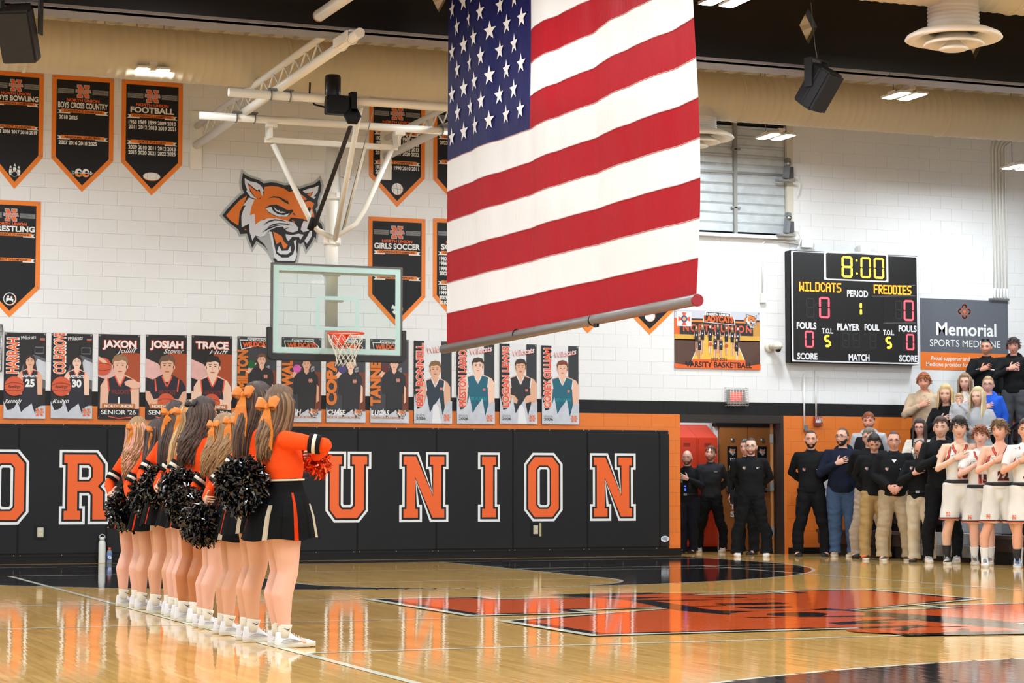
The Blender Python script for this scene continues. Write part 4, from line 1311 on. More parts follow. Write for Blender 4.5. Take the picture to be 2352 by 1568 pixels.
# sponsor sign
a = onY(2112, 684); b = onY(2314, 684); c = onY(2113, 848)
w, h = b.x - a.x, a.z - c.z
root = thing('sponsor_sign', 'grey and orange sign reading SPORTS MEDICINE beside the scoreboard', 'sign', (a.x + w / 2, W - .006, c.z))
SG = mat('sign_grey', (92, 96, 104), .5)
mesh_obj('panel', rbox(-w / 2, -.003, 0, w / 2, 0, h, .001, 1), SG, root)
p = Print((-w / 2, -.0032, 0), step=.0008)
p.rect(0, 0, w, h * .245, mat('sign_orange', (236, 120, 40), .5), 1)
for k in range(4):
    t = k * pi / 2
    cx, cy = w * .5 + .075 * cos(t), h * .83 + .075 * sin(t)
    pts = [(cx + .036 * cos(t + q_), cy + .036 * sin(t + q_)) for q_ in np.linspace(-2.2, 2.2, 12)]
    p.line(pts, .024, P_ORANGE, 2)
p.poly([(w * .5 + .035 * cos(q_), h * .83 + .035 * sin(q_)) for q_ in (0, pi / 2, pi, 1.5 * pi)], P_ORANGE, 2)
p.text('Memorial', w * .52, h * .49, h * .185, P_WHITE, width=w * .68, weight=.018, align='C', layer=3)
p.text('SPORTS MEDICINE', w * .505, h * .33, h * .1, P_WHITE, width=w * .8, weight=.0, align='C', layer=3)
p.text('Proud supporter and exclusive Sports', w * .12, h * .135, h * .058, P_WHITE, width=w * .78, weight=.012, layer=3)
p.text('Medicine provider for North Union', w * .06, h * .05, h * .058, P_WHITE, width=w * .78, weight=.012, layer=3)
p.build('print', root)
# ================================================================== BASKETBALL GOAL (wall braced)
GX = 8.18
BBY = 27.1
goal = thing('basketball_goal', 'glass backboard with orange rim and white net on wall-braced pipes', 'basketball goal', (GX, W, 0))
GI = Matrix.Translation((-GX, -W, 0))
def gpart(name, bm, m, label=None, smooth=False, parent=None):
    o = mesh_obj(name, bm, m, parent or goal, smooth=smooth, label=label)
    if parent is None:
        o.matrix_parent_inverse = GI
    return o
bx0, bx1, bz0, bz1 = GX - .905, GX + .905, 2.775, 3.985
GLASS = mat('board_glass', (240, 250, 248), .02, trans=1.0)
GLASS.node_tree.nodes['Principled BSDF'].inputs['IOR'].default_value = 1.08
PALE = mat('board_paint', (178, 208, 202), .35)
gpart('glass_pane', rbox(bx0 + .02, BBY, bz0 + .02, bx1 - .02, BBY + .012, bz1 - .02, .002, 1), GLASS)
p = Print((bx0, BBY - .001, bz0), step=.0008)
w, h = bx1 - bx0, bz1 - bz0
e, t = .025, .075
for r_ in ((e, e, w - e, e + t), (e, h - e - t, w - e, h - e), (e, e + t, e + t, h - e - t), (w - e - t, e + t, w - e, h - e - t)):
    p.rect(*r_, PALE, 1)
sx0, sx1, sz0, sz1 = w / 2 - .3, w / 2 + .3, .335, .79
for r_ in ((sx0, sz0, sx1, sz0 + .05), (sx0, sz1 - .05, sx1, sz1), (sx0, sz0 + .05, sx0 + .05, sz1 - .05), (sx1 - .05, sz0 + .05, sx1, sz1 - .05)):
    p.rect(*r_, PALE, 1)
o = p.build('target_lines', goal, 'pale painted border and target square'); o.matrix_parent_inverse = GI
FR = mat('board_frame', (92, 86, 84), .4, .5)
bm = bmesh.new()
box(bm, bx0, BBY - .01, bz0, bx0 + .022, BBY + .05, bz1); box(bm, bx1 - .022, BBY - .01, bz0, bx1, BBY + .05, bz1)
box(bm, bx0 + .022, BBY - .01, bz1 - .022, bx1 - .022, BBY + .05, bz1); box(bm, bx0 + .022, BBY - .01, bz0, bx1 - .022, BBY + .05, bz0 + .022)
gpart('board_frame', bm, FR)
PADM = mat('pad_black', (30, 30, 32), .55)
bm = bmesh.new()
t_ = .06
prof = [(bx0 - .055, bz0 + .36), (bx0 - .055, bz0 - .02), (bx0 - .0, bz0 - .075), (bx1 + 0, bz0 - .075), (bx1 + .055, bz0 - .02), (bx1 + .055, bz0 + .36)]
inn = [(bx0 + .012, bz0 + .36), (bx0 + .012, bz0 + .02), (bx0 + .03, bz0 + .012), (bx1 - .03, bz0 + .012), (bx1 - .012, bz0 + .02), (bx1 - .012, bz0 + .36)]
for yy in (BBY - .02, BBY + .06):
    pass
vo = [[bm.verts.new((a, y, b)) for a, b in prof] for y in (BBY - .02, BBY + .06)]
vi = [[bm.verts.new((a, y, b)) for a, b in inn] for y in (BBY - .02, BBY + .06)]
n = len(prof)
for i in range(n - 1):
    bm.faces.new((vo[0][i], vo[0][i + 1], vi[0][i + 1], vi[0][i])); bm.faces.new((vo[1][i + 1], vo[1][i], vi[1][i], vi[1][i + 1]))
    bm.faces.new((vo[0][i + 1], vo[0][i], vo[1][i], vo[1][i + 1])); bm.faces.new((vi[0][i], vi[0][i + 1], vi[1][i + 1], vi[1][i]))
for i in (0, n - 1):
    bm.faces.new((vo[0][i], vi[0][i], vi[1][i], vo[1][i]))
bmesh.ops.recalc_face_normals(bm, faces=bm.faces[:])
bmesh.ops.bevel(bm, geom=bm.edges[:], offset=.008, segments=2, affect='EDGES')
gpart('edge_padding', bm, PADM)
# rim
RIM = mat('rim_orange', (236, 74, 30), .35)
RZ, RY = 3.05, BBY - .38
bm = bmesh.new()
rr = .236
ring = [(GX + rr * cos(a), RY + rr * sin(a), RZ) for a in np.linspace(0, 2 * pi, 41)]
tube(bm, ring, .011, 8, caps=False)
ring2 = [(GX + rr * cos(a), RY + rr * sin(a), RZ - .035) for a in np.linspace(.35, pi - .35, 20)]
tube(bm, ring2, .007, 6)
for a in np.linspace(0, 2 * pi, 13)[:-1]:
    tube(bm, [(GX + rr * cos(a), RY + rr * sin(a), RZ - .005), (GX + (rr + .004) * cos(a), RY + (rr + .004) * sin(a), RZ - .026), (GX + (rr - .01) * cos(a), RY + (rr - .01) * sin(a), RZ - .03)], .004, 5)
gpart('rim', bm, RIM)
bm = bmesh.new()
vs = []
box(bm, GX - .075, BBY - .03, RZ - .16, GX + .075, BBY - .005, RZ + .01)
box(bm, GX - .07, BBY - .15, RZ - .02, GX + .07, BBY - .03, RZ - .003)
for s in (-1, 1):
    f = [bm.verts.new(q) for q in ((GX + s * .07, BBY - .03, RZ - .15), (GX + s * .07, BBY - .03, RZ - .01), (GX + s * .1, BBY - .2, RZ - .005), (GX + s * .1, BBY - .2, RZ - .02))]
    bm.faces.new(f)
    tube(bm, [(GX + s * .05, BBY - .03, RZ - .01), (GX + s * .12, RY + rr * .86, RZ)], .009, 6)
box(bm, GX - .085, BBY - .155, RZ - .13, GX + .075, BBY - .10, RZ - .02)
gpart('rim_bracket', bm, RIM)
# net: crossed cords between three rings
bm = bmesh.new()
NK = 12
levels = [(.236, 0), (.215, -.09), (.17, -.17), (.145, -.24), (.128, -.30), (.125, -.36), (.14, -.41)]
rn = random.Random(3)
for k in range(NK):
    for s in (-1, 1):
        pts = []
        for i, (r_, dz) in enumerate(levels):
            a = 2 * pi * (k + s * i * .5) / NK
            pts.append((GX + r_ * cos(a) + rn.uniform(-.004, .004), RY + r_ * sin(a), RZ - .02 + dz))
        tube(bm, pts, .0042, 5)
gpart('net', bm, mat('net_cord', (232, 226, 210), .8))
# mast, collars, bracket
mastY = 27.32
def gtube(name, pts, r, m=CREAM_L, label=None, n=14):
    bm = bmesh.new(); tube(bm, pts, r, n)
    return gpart(name, bm, m, label)
gtube('mast', [(GX - .02, mastY, 5.6), (GX - .02, mastY, 2.95)], .085, n=24)
for z_ in (4.93, 4.32, 3.90):
    bm = bmesh.new()
    lathe(bm, [(.09, z_ - .05), (.12, z_ - .045), (.12, z_ - .03), (.1, z_ - .02), (.1, z_ + .03), (.12, z_ + .035), (.09, z_ + .05)], 20, (GX - .02, mastY, 0))
    for a in range(4):
        t_ = a * pi / 2 + .5
        box(bm, GX - .02 + .12 * cos(t_) - .03, mastY + .12 * sin(t_) - .02, z_ - .03, GX - .02 + .12 * cos(t_) + .03, mastY + .12 * sin(t_) + .02, z_ + .04)
    gpart('mast_collar', bm, CREAM_L)
bm = bmesh.new(); box(bm, GX - .13, BBY + .05, 2.88, GX + .02, mastY - .06, 3.1); box(bm, GX - .10, BBY + .05, 3.5, GX + .1, mastY - .07, 3.56)
gpart('board_bracket', bm, CREAM_L)
bm = bmesh.new(); box(bm, bx0 + .05, BBY + .05, 3.86, bx1 - .05, BBY + .09, 3.9); box(bm, bx0 + .05, BBY + .05, 2.82, bx1 - .05, BBY + .09, 2.86)
gpart('board_rail', bm, CREAM_L)
# two lattice trusses from the wall to the girder
TR = (6.8, 9.62)
for tx in TR:
    gtube('truss_chord', [(tx, W - .04, 5.86), (tx, 21.75, 5.93)], .055, n=16)
    gtube('truss_chord', [(tx, W - .06, 6.13), (tx, 23.1, 6.17)], .042, n=14)
    ys = np.arange(23.15, W - .25, .24)
    for i, y in enumerate(ys[:-1]):
        a = (tx, y, 6.13 if i % 2 else 5.95); b = (tx, ys[i + 1], 5.95 if i % 2 else 6.13)
        bm = bmesh.new(); tube(bm, [a, b], .012, 6); gpart('lattice_rod', bm, CREAM_L)
    gpart('wall_plate', rbox(tx - .085, W - .04, 5.52, tx + .085, W - .005, 6.35, .006), CREAM_L)
    bm = bmesh.new(); box(bm, tx - .06, 21.95, 5.99, tx + .06, 22.2, 6.0); box(bm, tx - .08, 21.98, 5.9, tx - .065, 22.5, 5.998)
    for y in (22.05, 22.42): tube(bm, [(tx + .064 * cos(q), y, 5.925 + .064 * sin(q)) for q in np.linspace(0, 2 * pi, 17)], .008, 5)
    gpart('girder_clamp', bm, CREAM_L)
    for y in (25.0, 26.7):
        bm = bmesh.new()
        for dx in (-.12, .12): tube(bm, [(tx + dx, y + .062 * cos(q), 5.8 + .062 * sin(q)) for q in np.linspace(0, 2 * pi, 15)], .009, 5)
        box(bm, tx - .16, y - .05, 5.86, tx + .16, y + .05, 5.88)
        gpart('pipe_clamp', bm, GREY)
gtube('cross_pipe', [(6.16, 25.0, 5.8), (10.25, 25.0, 5.8)], .052, n=18)
gtube('cross_pipe', [(6.2, 26.7, 5.8), (10.25, 26.7, 5.8)], .05, n=18)
# folding frame
bar0, bar1 = onY(608, 322, 26.9), onY(912, 335, 26.9)
bm = bmesh.new(); box(bm, bar0.x, 26.87, bar0.z - .03, bar1.x, 26.93, bar0.z + .04); gpart('hinge_bar', bm, CREAM_L)
for xx in (bar0.x + .03, bar1.x - .04):
    bm = bmesh.new(); box(bm, xx - .02, 26.68, bar0.z, xx + .02, 26.92, 5.78); box(bm, xx - .07, 26.64, 5.7, xx + .07, 26.74, 5.75); gpart('hinge_bracket', bm, CREAM_L)
mb = (GX - .02, mastY - .08, 4.36)
L0 = onY(627, 330, 26.9); L1 = onY(712, 505, 27.1)
R0_ = onY(900, 342, 26.9); R1_ = onY(838, 480, 27.1)
gtube('brace', [L0, L1, L1.lerp(Vector(mb), .35) + Vector((-.01, 0, -.05)), mb], .036)
gtube('brace', [R0_, R1_, R1_.lerp(Vector(mb), .35) + Vector((.03, 0, -.06)), mb], .036)
c0 = onY(828, 250, 25.0); c1 = onY(770, 548, 27.15)
gtube('brace', [(c0.x, 25.0, 5.74), c1], .036)
gtube('lock_arm', [onY(838, 340, 26.0), onY(790, 520, 27.1)], .022)
bm = bmesh.new(); tube(bm, [onY(858, 250, 25.1), onY(786, 528, 27.15)], .006, 6); gpart('cable', bm, GREY)
bm = bmesh.new(); tube(bm, [onY(780, 380, 26.9), onY(782, 480, 27.1)], .005, 6); tube(bm, [onY(780, 405, 26.9), onY(805, 412, 26.4)], .005, 6); gpart('cable', bm, GREY)
# winch and black strap
mw = onY(768, 262, 24.95)
bm = bmesh.new()
bmx = rbox(mw.x - .12, 24.84, 5.6, mw.x + .16, 24.99, 5.83, .01)
gpart('winch_motor', bmx, BLACK)
bm = bmesh.new(); lathe(bm, [(.001, 5.83), (.095, 5.83), (.1, 5.85), (.1, 6.08), (.088, 6.11), (.001, 6.11)], 20, (onY(767, 215, 25.0).x, 25.05, 0)); gpart('motor_housing', bm, mat('motor_black', (26, 27, 30), .3))
dr = onY(808, 268, 24.9)
bm = bmesh.new(); lathe(bm, [(.001, -.04), (.1, -.04), (.11, -.02), (.11, .03), (.001, .03)], 6, (dr.x, 24.86, dr.z), 'Y'); gpart('strap_drum', bm, BLACK)
bm = bmesh.new(); box(bm, dr.x - .03, 24.82, dr.z + .05, dr.x + .04, 24.95, 5.88); gpart('drum_bracket', bm, BLACK)
bm = bmesh.new(); tube(bm, [onY(805, 290, 24.86), onY(722, 520, 27.0)], .03, 8, flat=.25, up=(1, 0, 0)); gpart('strap', bm, mat('strap_black', (38, 34, 34), .7), 'black woven strap')
bm = bmesh.new(); tube(bm, [onY(722, 500, 27.0), onY(712, 528, 27.05)], .045, 10); gpart('strap_hook', bm, BLACK)
bm = bmesh.new(); tube(bm, [onY(712, 190, 25.3), onY(711, 215, 25.2), onY(722, 240, 25.1), onY(750, 247, 25.05)], .012, 8); gpart('power_cable', bm, BLACK)

# ceiling pipe end poking in from the top, in front of the girder
t = thing('ceiling_pipe', 'thick white pipe ending in mid air at the top left of the flag', 'pipe', onY(730, 38, 21.0))
a = onY(733, 36, 21.0); b = onY(800, -10, 19.6); b2 = a + (b - a) * 3
bm = bmesh.new(); tube(bm, [a, b2], .062, 20)
o = mesh_obj('pipe_tube', bm, CREAM_L, t); o.matrix_parent_inverse = Matrix.Translation(-Vector(t.location))
d_ = (b2 - a).normalized()
bm = bmesh.new(); tube(bm, [a - d_ * .004, a + d_ * .03], .066, 20)
o = mesh_obj('end_cap', bm, mat('cap_brown', (150, 112, 92), .5), t); o.matrix_parent_inverse = Matrix.Translation(-Vector(t.location))

# ================================================================== FLAG
FX = 7.65; FY0, FY1 = 21.34, 15.40; FZ0 = 2.56; FH = 4.22
F_RED = mat('flag_red', (162, 12, 26), .55, bump=.6, bscale=26, stretch=(1, 1, .22), spec=.2)
F_WH = mat('flag_white', (228, 228, 228), .55, bump=.6, bscale=26, stretch=(1, 1, .22), spec=.2)
F_BL = mat('flag_blue', (24, 26, 82), .5, bump=.8, bscale=30, stretch=(1, 1, .3), spec=.25)
for m_ in (F_RED, F_WH, F_BL):
    nt = m_.node_tree; b_ = nt.nodes['Principled BSDF']; out = nt.nodes['Material Output']
    tr = nt.nodes.new('ShaderNodeBsdfTranslucent'); tr.inputs[0].default_value = b_.inputs['Base Color'].default_value
    mxs = nt.nodes.new('ShaderNodeMixShader'); mxs.inputs[0].default_value = .15
    nt.links.new(b_.outputs[0], mxs.inputs[1]); nt.links.new(tr.outputs[0], mxs.inputs[2]); nt.links.new(mxs.outputs[0], out.inputs[0])
flag = thing('national_flag', 'huge striped flag with white stars hanging over the court', 'flag', (FX, (FY0 + FY1) / 2, FZ0))
FI = Matrix.Translation(-Vector(flag.location))
FW_ = FY0 - FY1
def fpos(u, v, off=0.0):
    """u 0 (far end) .. 1 (near end), v 0 (foot) .. 1 (head)"""
    y = FY0 - FW_ * u
    x = FX
    amp = .25 + .75 * v
    x += amp * (.035 * sin(u * 21 + v * 1.6) + .018 * sin(u * 47 + 2 * v + 1) + .008 * sin(u * 95 + v * 5) + .03 * sin(u * 9 - v * 2.5) * (1 if u < 1 else 1))
    x += .05 * max(0, u - .7) * sin(v * 7) * 2
    edge = .018 * sin(v * 5.2) * (1 - u) - .02 * sin(v * 3) * u
    z = FZ0 + FH * v - .05 * sin(pi * u) * (1 - v) * .0 + .035 * sin(u * 6.5 + .6) * v
    return Vector((x + off, y + edge, z))
NU, NVS = 120, 6
bm = bmesh.new()
grid = [[bm.verts.new(fpos(i / NU, j / (13 * NVS))) for i in range(NU + 1)] for j in range(13 * NVS + 1)]
for j in range(13 * NVS):
    stripe = 12 - j // NVS            # 0 = top
    for i in range(NU):
        f = bm.faces.new((grid[j][i], grid[j][i + 1], grid[j + 1][i + 1], grid[j + 1][i])); f.smooth = True
        canton = i < NU * .38 and stripe < 7
        f.material_index = 2 if canton else (0 if stripe % 2 == 0 else 1)
o = mesh_obj('flag_cloth', bm, [F_RED, F_WH, F_BL], flag); o.matrix_parent_inverse = FI
bm = bmesh.new()
ch = 7 / 13
for r_ in range(9):
    for c_ in range(6 if r_ % 2 == 0 else 5):
        uu = .38 * ((c_ * 2 + 1 + (r_ % 2)) / 12)
        vv = 1 - ch * (r_ + 1) / 10
        R1s = .105
        pts = []
        for k in range(10):
            a_ = pi / 2 + k * pi / 5
            rr_ = R1s if k % 2 == 0 else R1s * .40
            pts.append(bm.verts.new(fpos(uu + rr_ * cos(a_) / FW_, vv + rr_ * sin(a_) / FH, -.012)))
        cv = bm.verts.new(fpos(uu, vv, -.012))
        for k in range(10):
            bm.faces.new((cv, pts[k], pts[(k + 1) % 10]))
o = mesh_obj('star', bm, mat('star_white', (238, 238, 238), .5), flag, kind='stuff'); o.matrix_parent_inverse = FI
# seams between stripes
bm = bmesh.new()
for s in range(1, 13):
    tube(bm, [fpos(i / 60, s / 13, -.004) for i in range(23 if s > 6 else 0, 61)], .0045, 4)
o = mesh_obj('stripe_seam', bm, mat('seam', (196, 150, 150), .7), flag, kind='stuff'); o.matrix_parent_inverse = FI
bm = bmesh.new(); tube(bm, [(FX, FY0 + .1, FZ0 - .05), (FX, FY1 - .04, FZ0 - .015)], .048, 20)
o = mesh_obj('bottom_pole', bm, mat('pole_grey', (128, 124, 122), .4, .3, noise=.15, nscale=8), flag); o.matrix_parent_inverse = FI
for yy in (19.3, 17.45):
    bm = bmesh.new(); tube(bm, [(FX, yy + .012, FZ0 - .03), (FX, yy - .012, FZ0 - .03)], .0505, 20)
    o = mesh_obj('pole_joint', bm, BLACK, flag); o.matrix_parent_inverse = FI
bm = bmesh.new(); tube(bm, [(FX, FY1 - .02, FZ0 - .02), (FX, FY1 - .05, FZ0 - .02)], .05, 16)
o = mesh_obj('pole_cap', bm, mat('cap_red', (150, 24, 40), .5), flag); o.matrix_parent_inverse = FI
bm = bmesh.new()
box(bm, FX - .03, 17.3, FZ0 - .1, FX - .01, 17.38, FZ0 - .07)
o = mesh_obj('pole_clip', bm, BLACK, flag); o.matrix_parent_inverse = FI
bm = bmesh.new(); tube(bm, [(FX, FY0 - .02, FZ0 + FH + .03), (FX, FY1, FZ0 + FH + .03)], .03, 12)
o = mesh_obj('top_pole', bm, GREY, flag); o.matrix_parent_inverse = FI
for yy in (FY0 - .5, (FY0 + FY1) / 2, FY1 + .5):
    bm = bmesh.new(); tube(bm, [(FX, yy, FZ0 + FH + .05), (FX, yy, CEIL_Z)], .006, 6)
    o = mesh_obj('suspension_cable', bm, GREY, flag); o.matrix_parent_inverse = FI

# ================================================================== SPEAKERS
SPK = mat('speaker_black', (34, 35, 38), .45, bump=.1, bscale=80)
GRL = mat('speaker_grille', (24, 24, 27), .6, bump=.3, bscale=200)
def speaker(loc, rot, label, k=1.0):
    root = thing('hanging_speaker', label, 'speaker', loc, (0, 0, rot[2]))
    M = Matrix.Rotation(rot[0], 4, 'X')
    prof = [(-.2, -.17), (.2, -.17), (.2, -.02), (.12, .16), (-.12, .16), (-.2, -.02)]
    bm = bmesh.new()
    lo = [bm.verts.new(M @ Vector((a * .9, -b, -.27)) * k) for a, b in prof]; hi = [bm.verts.new(M @ Vector((a * .9, -b, .27)) * k) for a, b in prof]
    n = len(prof)
    bm.faces.new(lo[::-1]); bm.faces.new(hi)
    for i in range(n): bm.faces.new((lo[i], lo[(i + 1) % n], hi[(i + 1) % n], hi[i]))
    bmesh.ops.recalc_face_normals(bm, faces=bm.faces[:])
    bmesh.ops.bevel(bm, geom=bm.edges[:], offset=.018, segments=2, affect='EDGES')
    mesh_obj('cabinet', bm, SPK, root)
    bm = bmesh.new()
    box(bm, -.165 * k, .17 * k, -.25 * k, .165 * k, .19 * k, .25 * k, M=M); mesh_obj('grille', bm, GRL, root)
    bm = bmesh.new()
    box(bm, -.10 * k, -.185 * k, -.2 * k, .0, -.155 * k, .12 * k, M=M); mesh_obj('handle_recess', bm, BLACK, root)
    bm = bmesh.new(); box(bm, -.05 * k, -.178 * k, -.25 * k, .06 * k, -.165 * k, -.215 * k, M=M); mesh_obj('name_plate', bm, GREY, root)
    bm = bmesh.new()
    for s in (-1, 1):
        box(bm, s * .205 * k - .01, -.05, -.02, s * .205 * k + .01, .05, .33 * k)
    box(bm, -.215 * k, -.05, .33 * k, .215 * k, .05, .35 * k)
    mesh_obj('yoke', bm, SPK, root)
    bm = bmesh.new(); tube(bm, [(-.02, 0, .35 * k), (.0, -.02, .55 * k), (.03, -.05, 1.0)], .006, 6); tube(bm, [(-.02, -.05, .35 * k), (-.08, -.2, .1), (-.06, -.2, -.1)], .005, 6); mesh_obj('cable', bm, GREY, root)
    return root
c = onY(1876, 200, 21.6)
speaker((c.x, 21.6, c.z), (R(-35), 0, R(-150)), 'black loudspeaker hanging under the girder right of the flag', .92)
c = onY(48, 76, 21.6)
speaker((c.x, 21.6, c.z), (R(-28), 0, R(150)), 'black loudspeaker in the top left corner', 1.0)

# ================================================================== LOUVRE
t = thing('wall_louvre', 'metal wall louvre with horizontal blades high beside the flag', 'louvre', ((LX0 + LX1) / 2, W, LZ0))
LI = Matrix.Translation(-Vector(t.location))
def lpart(name, bm, m, label=None):
    o = mesh_obj(name, bm, m, t, label=label); o.matrix_parent_inverse = LI; return o
GALV = mat('galvanised', (196, 202, 204), .4, .35, noise=.25, nscale=6)
MUL = mat('louvre_frame', (150, 150, 146), .45, .5)
nb = 11
for col, (xa, xb) in enumerate(((LX0 + .04, 15.34), (15.40, LX1 - .08))):
    for i in range(nb):
        z0 = LZ0 + .05 + i * (LZ1 - LZ0 - .1) / nb; hgt = (LZ1 - LZ0 - .1) / nb
        bm = bmesh.new()
        prof = [(.05, z0), (.058, z0 + hgt * .08), (.053, z0 + hgt * .7), (.066, z0 + hgt * .73), (.066, z0 + hgt * .8), (.05, z0 + hgt * .99)]
        a_ = [bm.verts.new((xa, W + y, z)) for y, z in prof]; b_ = [bm.verts.new((xb, W + y, z)) for y, z in prof]
        for q in range(len(prof) - 1): bm.faces.new((a_[q], b_[q], b_[q + 1], a_[q + 1]))
        lpart('blade', bm, GALV)
bm = bmesh.new(); box(bm, LX0, W + .12, LZ0, LX1, W + .14, LZ1); lpart('backing', bm, BLACK)
lpart('mullion', rbox(15.34, W + .0, LZ0, 15.40, W + .08, LZ1, .006), MUL)
lpart('rail', rbox(LX0, W + .02, 5.93, LX1 - .06, W + .07, 5.97, .004), MUL)
lpart('rail', rbox(15.3, W - .0, 5.38, 15.46, W + .03, 5.41, .004), MUL)
lpart('rail', rbox(15.3, W - .0, 6.3, 15.46, W + .03, 6.33, .004), MUL)
bm = bmesh.new(); box(bm, LX1 - .07, W - .015, LZ0, LX1 + .04, W + .1, LZ1 + .05); lpart('jamb', bm, mat('jamb_paint', (212, 206, 190), .5))
bm = bmesh.new(); box(bm, LX0 - .05, W - .10, LZ0 - .05, LX1 + .06, W + .1, LZ0); lpart('sill', bm, P_WHITE)
bm = bmesh.new(); box(bm, LX0 - .05, W - .03, LZ1, LX1 + .06, W + .1, LZ1 + .05); lpart('head', bm, CREAM_L)
for zc in (6.02, 5.16):
    t2 = thing('louvre_actuator', 'grey actuator box on the louvre, ' + ('upper one' if zc > 5.5 else 'lower one near the sill'), 'actuator', (16.18, W - .18, zc))
    M = Matrix.Rotation(.12, 4, 'Y')
    bm = bmesh.new(); box(bm, -.045, -.05, -.16, .03, .05, .17, M=M); bmesh.ops.bevel(bm, geom=bm.edges[:], offset=.01, segments=2, affect='EDGES'); mesh_obj('housing', bm, GREY, t2)
    bm = bmesh.new(); box(bm, .03, -.03, -.14, .1, .09, .03); mesh_obj('gearbox', bm, mat('grey_dark', (84, 86, 90), .4, .6), t2)
    bm = bmesh.new(); lathe(bm, [(.001, -.07), (.035, -.07), (.035, -.04), (.05, -.03), (.05, .0)], 12, (-.0, 0, .08), 'Y'); mesh_obj('shaft', bm, CHROME, t2)
    bm = bmesh.new(); box(bm, -.16, -.03, -.2, .12, .1, -.17); mesh_obj('bracket', bm, MUL, t2)
    bm = bmesh.new(); tube(bm, [(.06, 0, -.1), (.2, .03, -.12), (.28, .08, -.22), (.24, .085, -.36), (.2, .085, -.4)], .009, 6); mesh_obj('cable', bm, P_WHITE, t2)

# conduits, boxes on the wall
t = thing('conduit_bundle', 'five white conduits running down the wall to the sponsor sign', 'conduit', (20.0, W - .02, 4.1))
for i in range(5):
    x = onY(2279 + i * 7.3, 500).x
    bm = bmesh.new(); tube(bm, [(x, W - .03, onY(2285, 685).z), (x, W - .03, 6.55 + .02 * i), (x + .02 + .02 * i, W - .03, 6.7), (x + .1 + .05 * i, W - .06, 6.8)], .012, 8)
    o = mesh_obj('conduit', bm, CREAM_L, t); o.matrix_parent_inverse = Matrix.Translation(-Vector(t.location))
    bm = bmesh.new(); lathe(bm, [(.012, 4.13), (.02, 4.14), (.02, 4.28), (.012, 4.29)], 10, (x, W - .03, 0))
    o = mesh_obj('coupling', bm, P_WHITE, t); o.matrix_parent_inverse = Matrix.Translation(-Vector(t.location))
bm = bmesh.new(); box(bm, onY(2270, 690).x, W - .06, 4.09, onY(2314, 690).x, W - .005, 4.12)
o = mesh_obj('strap_bar', bm, GREY, t); o.matrix_parent_inverse = Matrix.Translation(-Vector(t.location))
t = thing('wall_pipe', 'white pipe running along the wall top right of the louvre', 'pipe', (16.6, W - .05, 6.82))
bm = bmesh.new(); tube(bm, [(0, 0, 0), (7.1, 0, 0)], .028, 10); mesh_obj('pipe_tube', bm, CREAM_L, t)
for x in (1.2, 3.2, 5.2):
    bm = bmesh.new(); tube(bm, [(x - .03, 0, 0), (x + .03, 0, 0)], .036, 10); mesh_obj('coupling', bm, CREAM_L, t)
def wallbox(name, px, py, w, h, d, m, label, cat):
    c = onY(px, py)
    o = tag(mesh_obj(name, rbox(-w / 2, -d, -h / 2, w / 2, 0, h / 2, .006), m), label, cat)
    o.location = (c.x, W - .005, c.z)
    return o
wallbox('junction_box', 1750, 685, .1, .15, .06, P_WHITE, 'small white box on the wall below a conduit, left of the scoreboard', 'junction box')
wallbox('junction_box', 1850, 560, .2, .13, .07, P_WHITE, 'white junction box just above the scoreboard corner', 'junction box')
wallbox('wireless_box', 1982, 574, .2, .14, .08, P_WHITE, 'white box with dark edge on top of the scoreboard', 'box')
def conduit(name, pts, label):
    v = [onY(x, y) - Vector((0, .02, 0)) for x, y in pts]
    bm = bmesh.new(); base = v[0].copy()
    tube(bm, [q - base for q in v], .014, 8)
    o = tag(mesh_obj(name, bm, P_WHITE), label, 'conduit'); o.location = base
conduit('conduit', [(1750, 672), (1750, 560), (1756, 553), (1800, 555), (1840, 562)], 'thin white conduit bending over to the small wall box')
conduit('conduit', [(1845, 858), (1846, 985)], 'short white conduit under the scoreboard, left one')
conduit('conduit', [(1872, 850), (1873, 960)], 'short white conduit under the scoreboard, right one')

# security camera
c = onY(1770, 800)
t = thing('security_camera', 'white dome security camera on the wall left of the scoreboard', 'camera', (c.x, W - .005, c.z))
WM = mat('camera_white', (222, 216, 202), .35)
bm = bmesh.new(); lathe(bm, [(.001, -.05), (.07, -.045), (.085, -.03), (.085, 0)], 24, (-.03, 0, .02), 'Y'); mesh_obj('wall_mount', bm, WM, t)
bm = bmesh.new(); ellipsoid(bm, (.03, -.16, .03), (.085, .085, .07), 20, 12); tube(bm, [(-.03, -.03, .02), (.02, -.12, .04)], .045, 14); mesh_obj('camera_hood', bm, WM, t)
bm = bmesh.new(); lathe(bm, [(.088, -.01), (.09, .0), (.088, .01)], 24, (.03, -.16, .02)); mesh_obj('hood_rim', bm, WM, t)
bm = bmesh.new(); ellipsoid(bm, (.035, -.17, -.02), (.05, .05, .05), 18, 10); mesh_obj('dome', bm, mat('dome_dark', (30, 26, 26), .08), t)

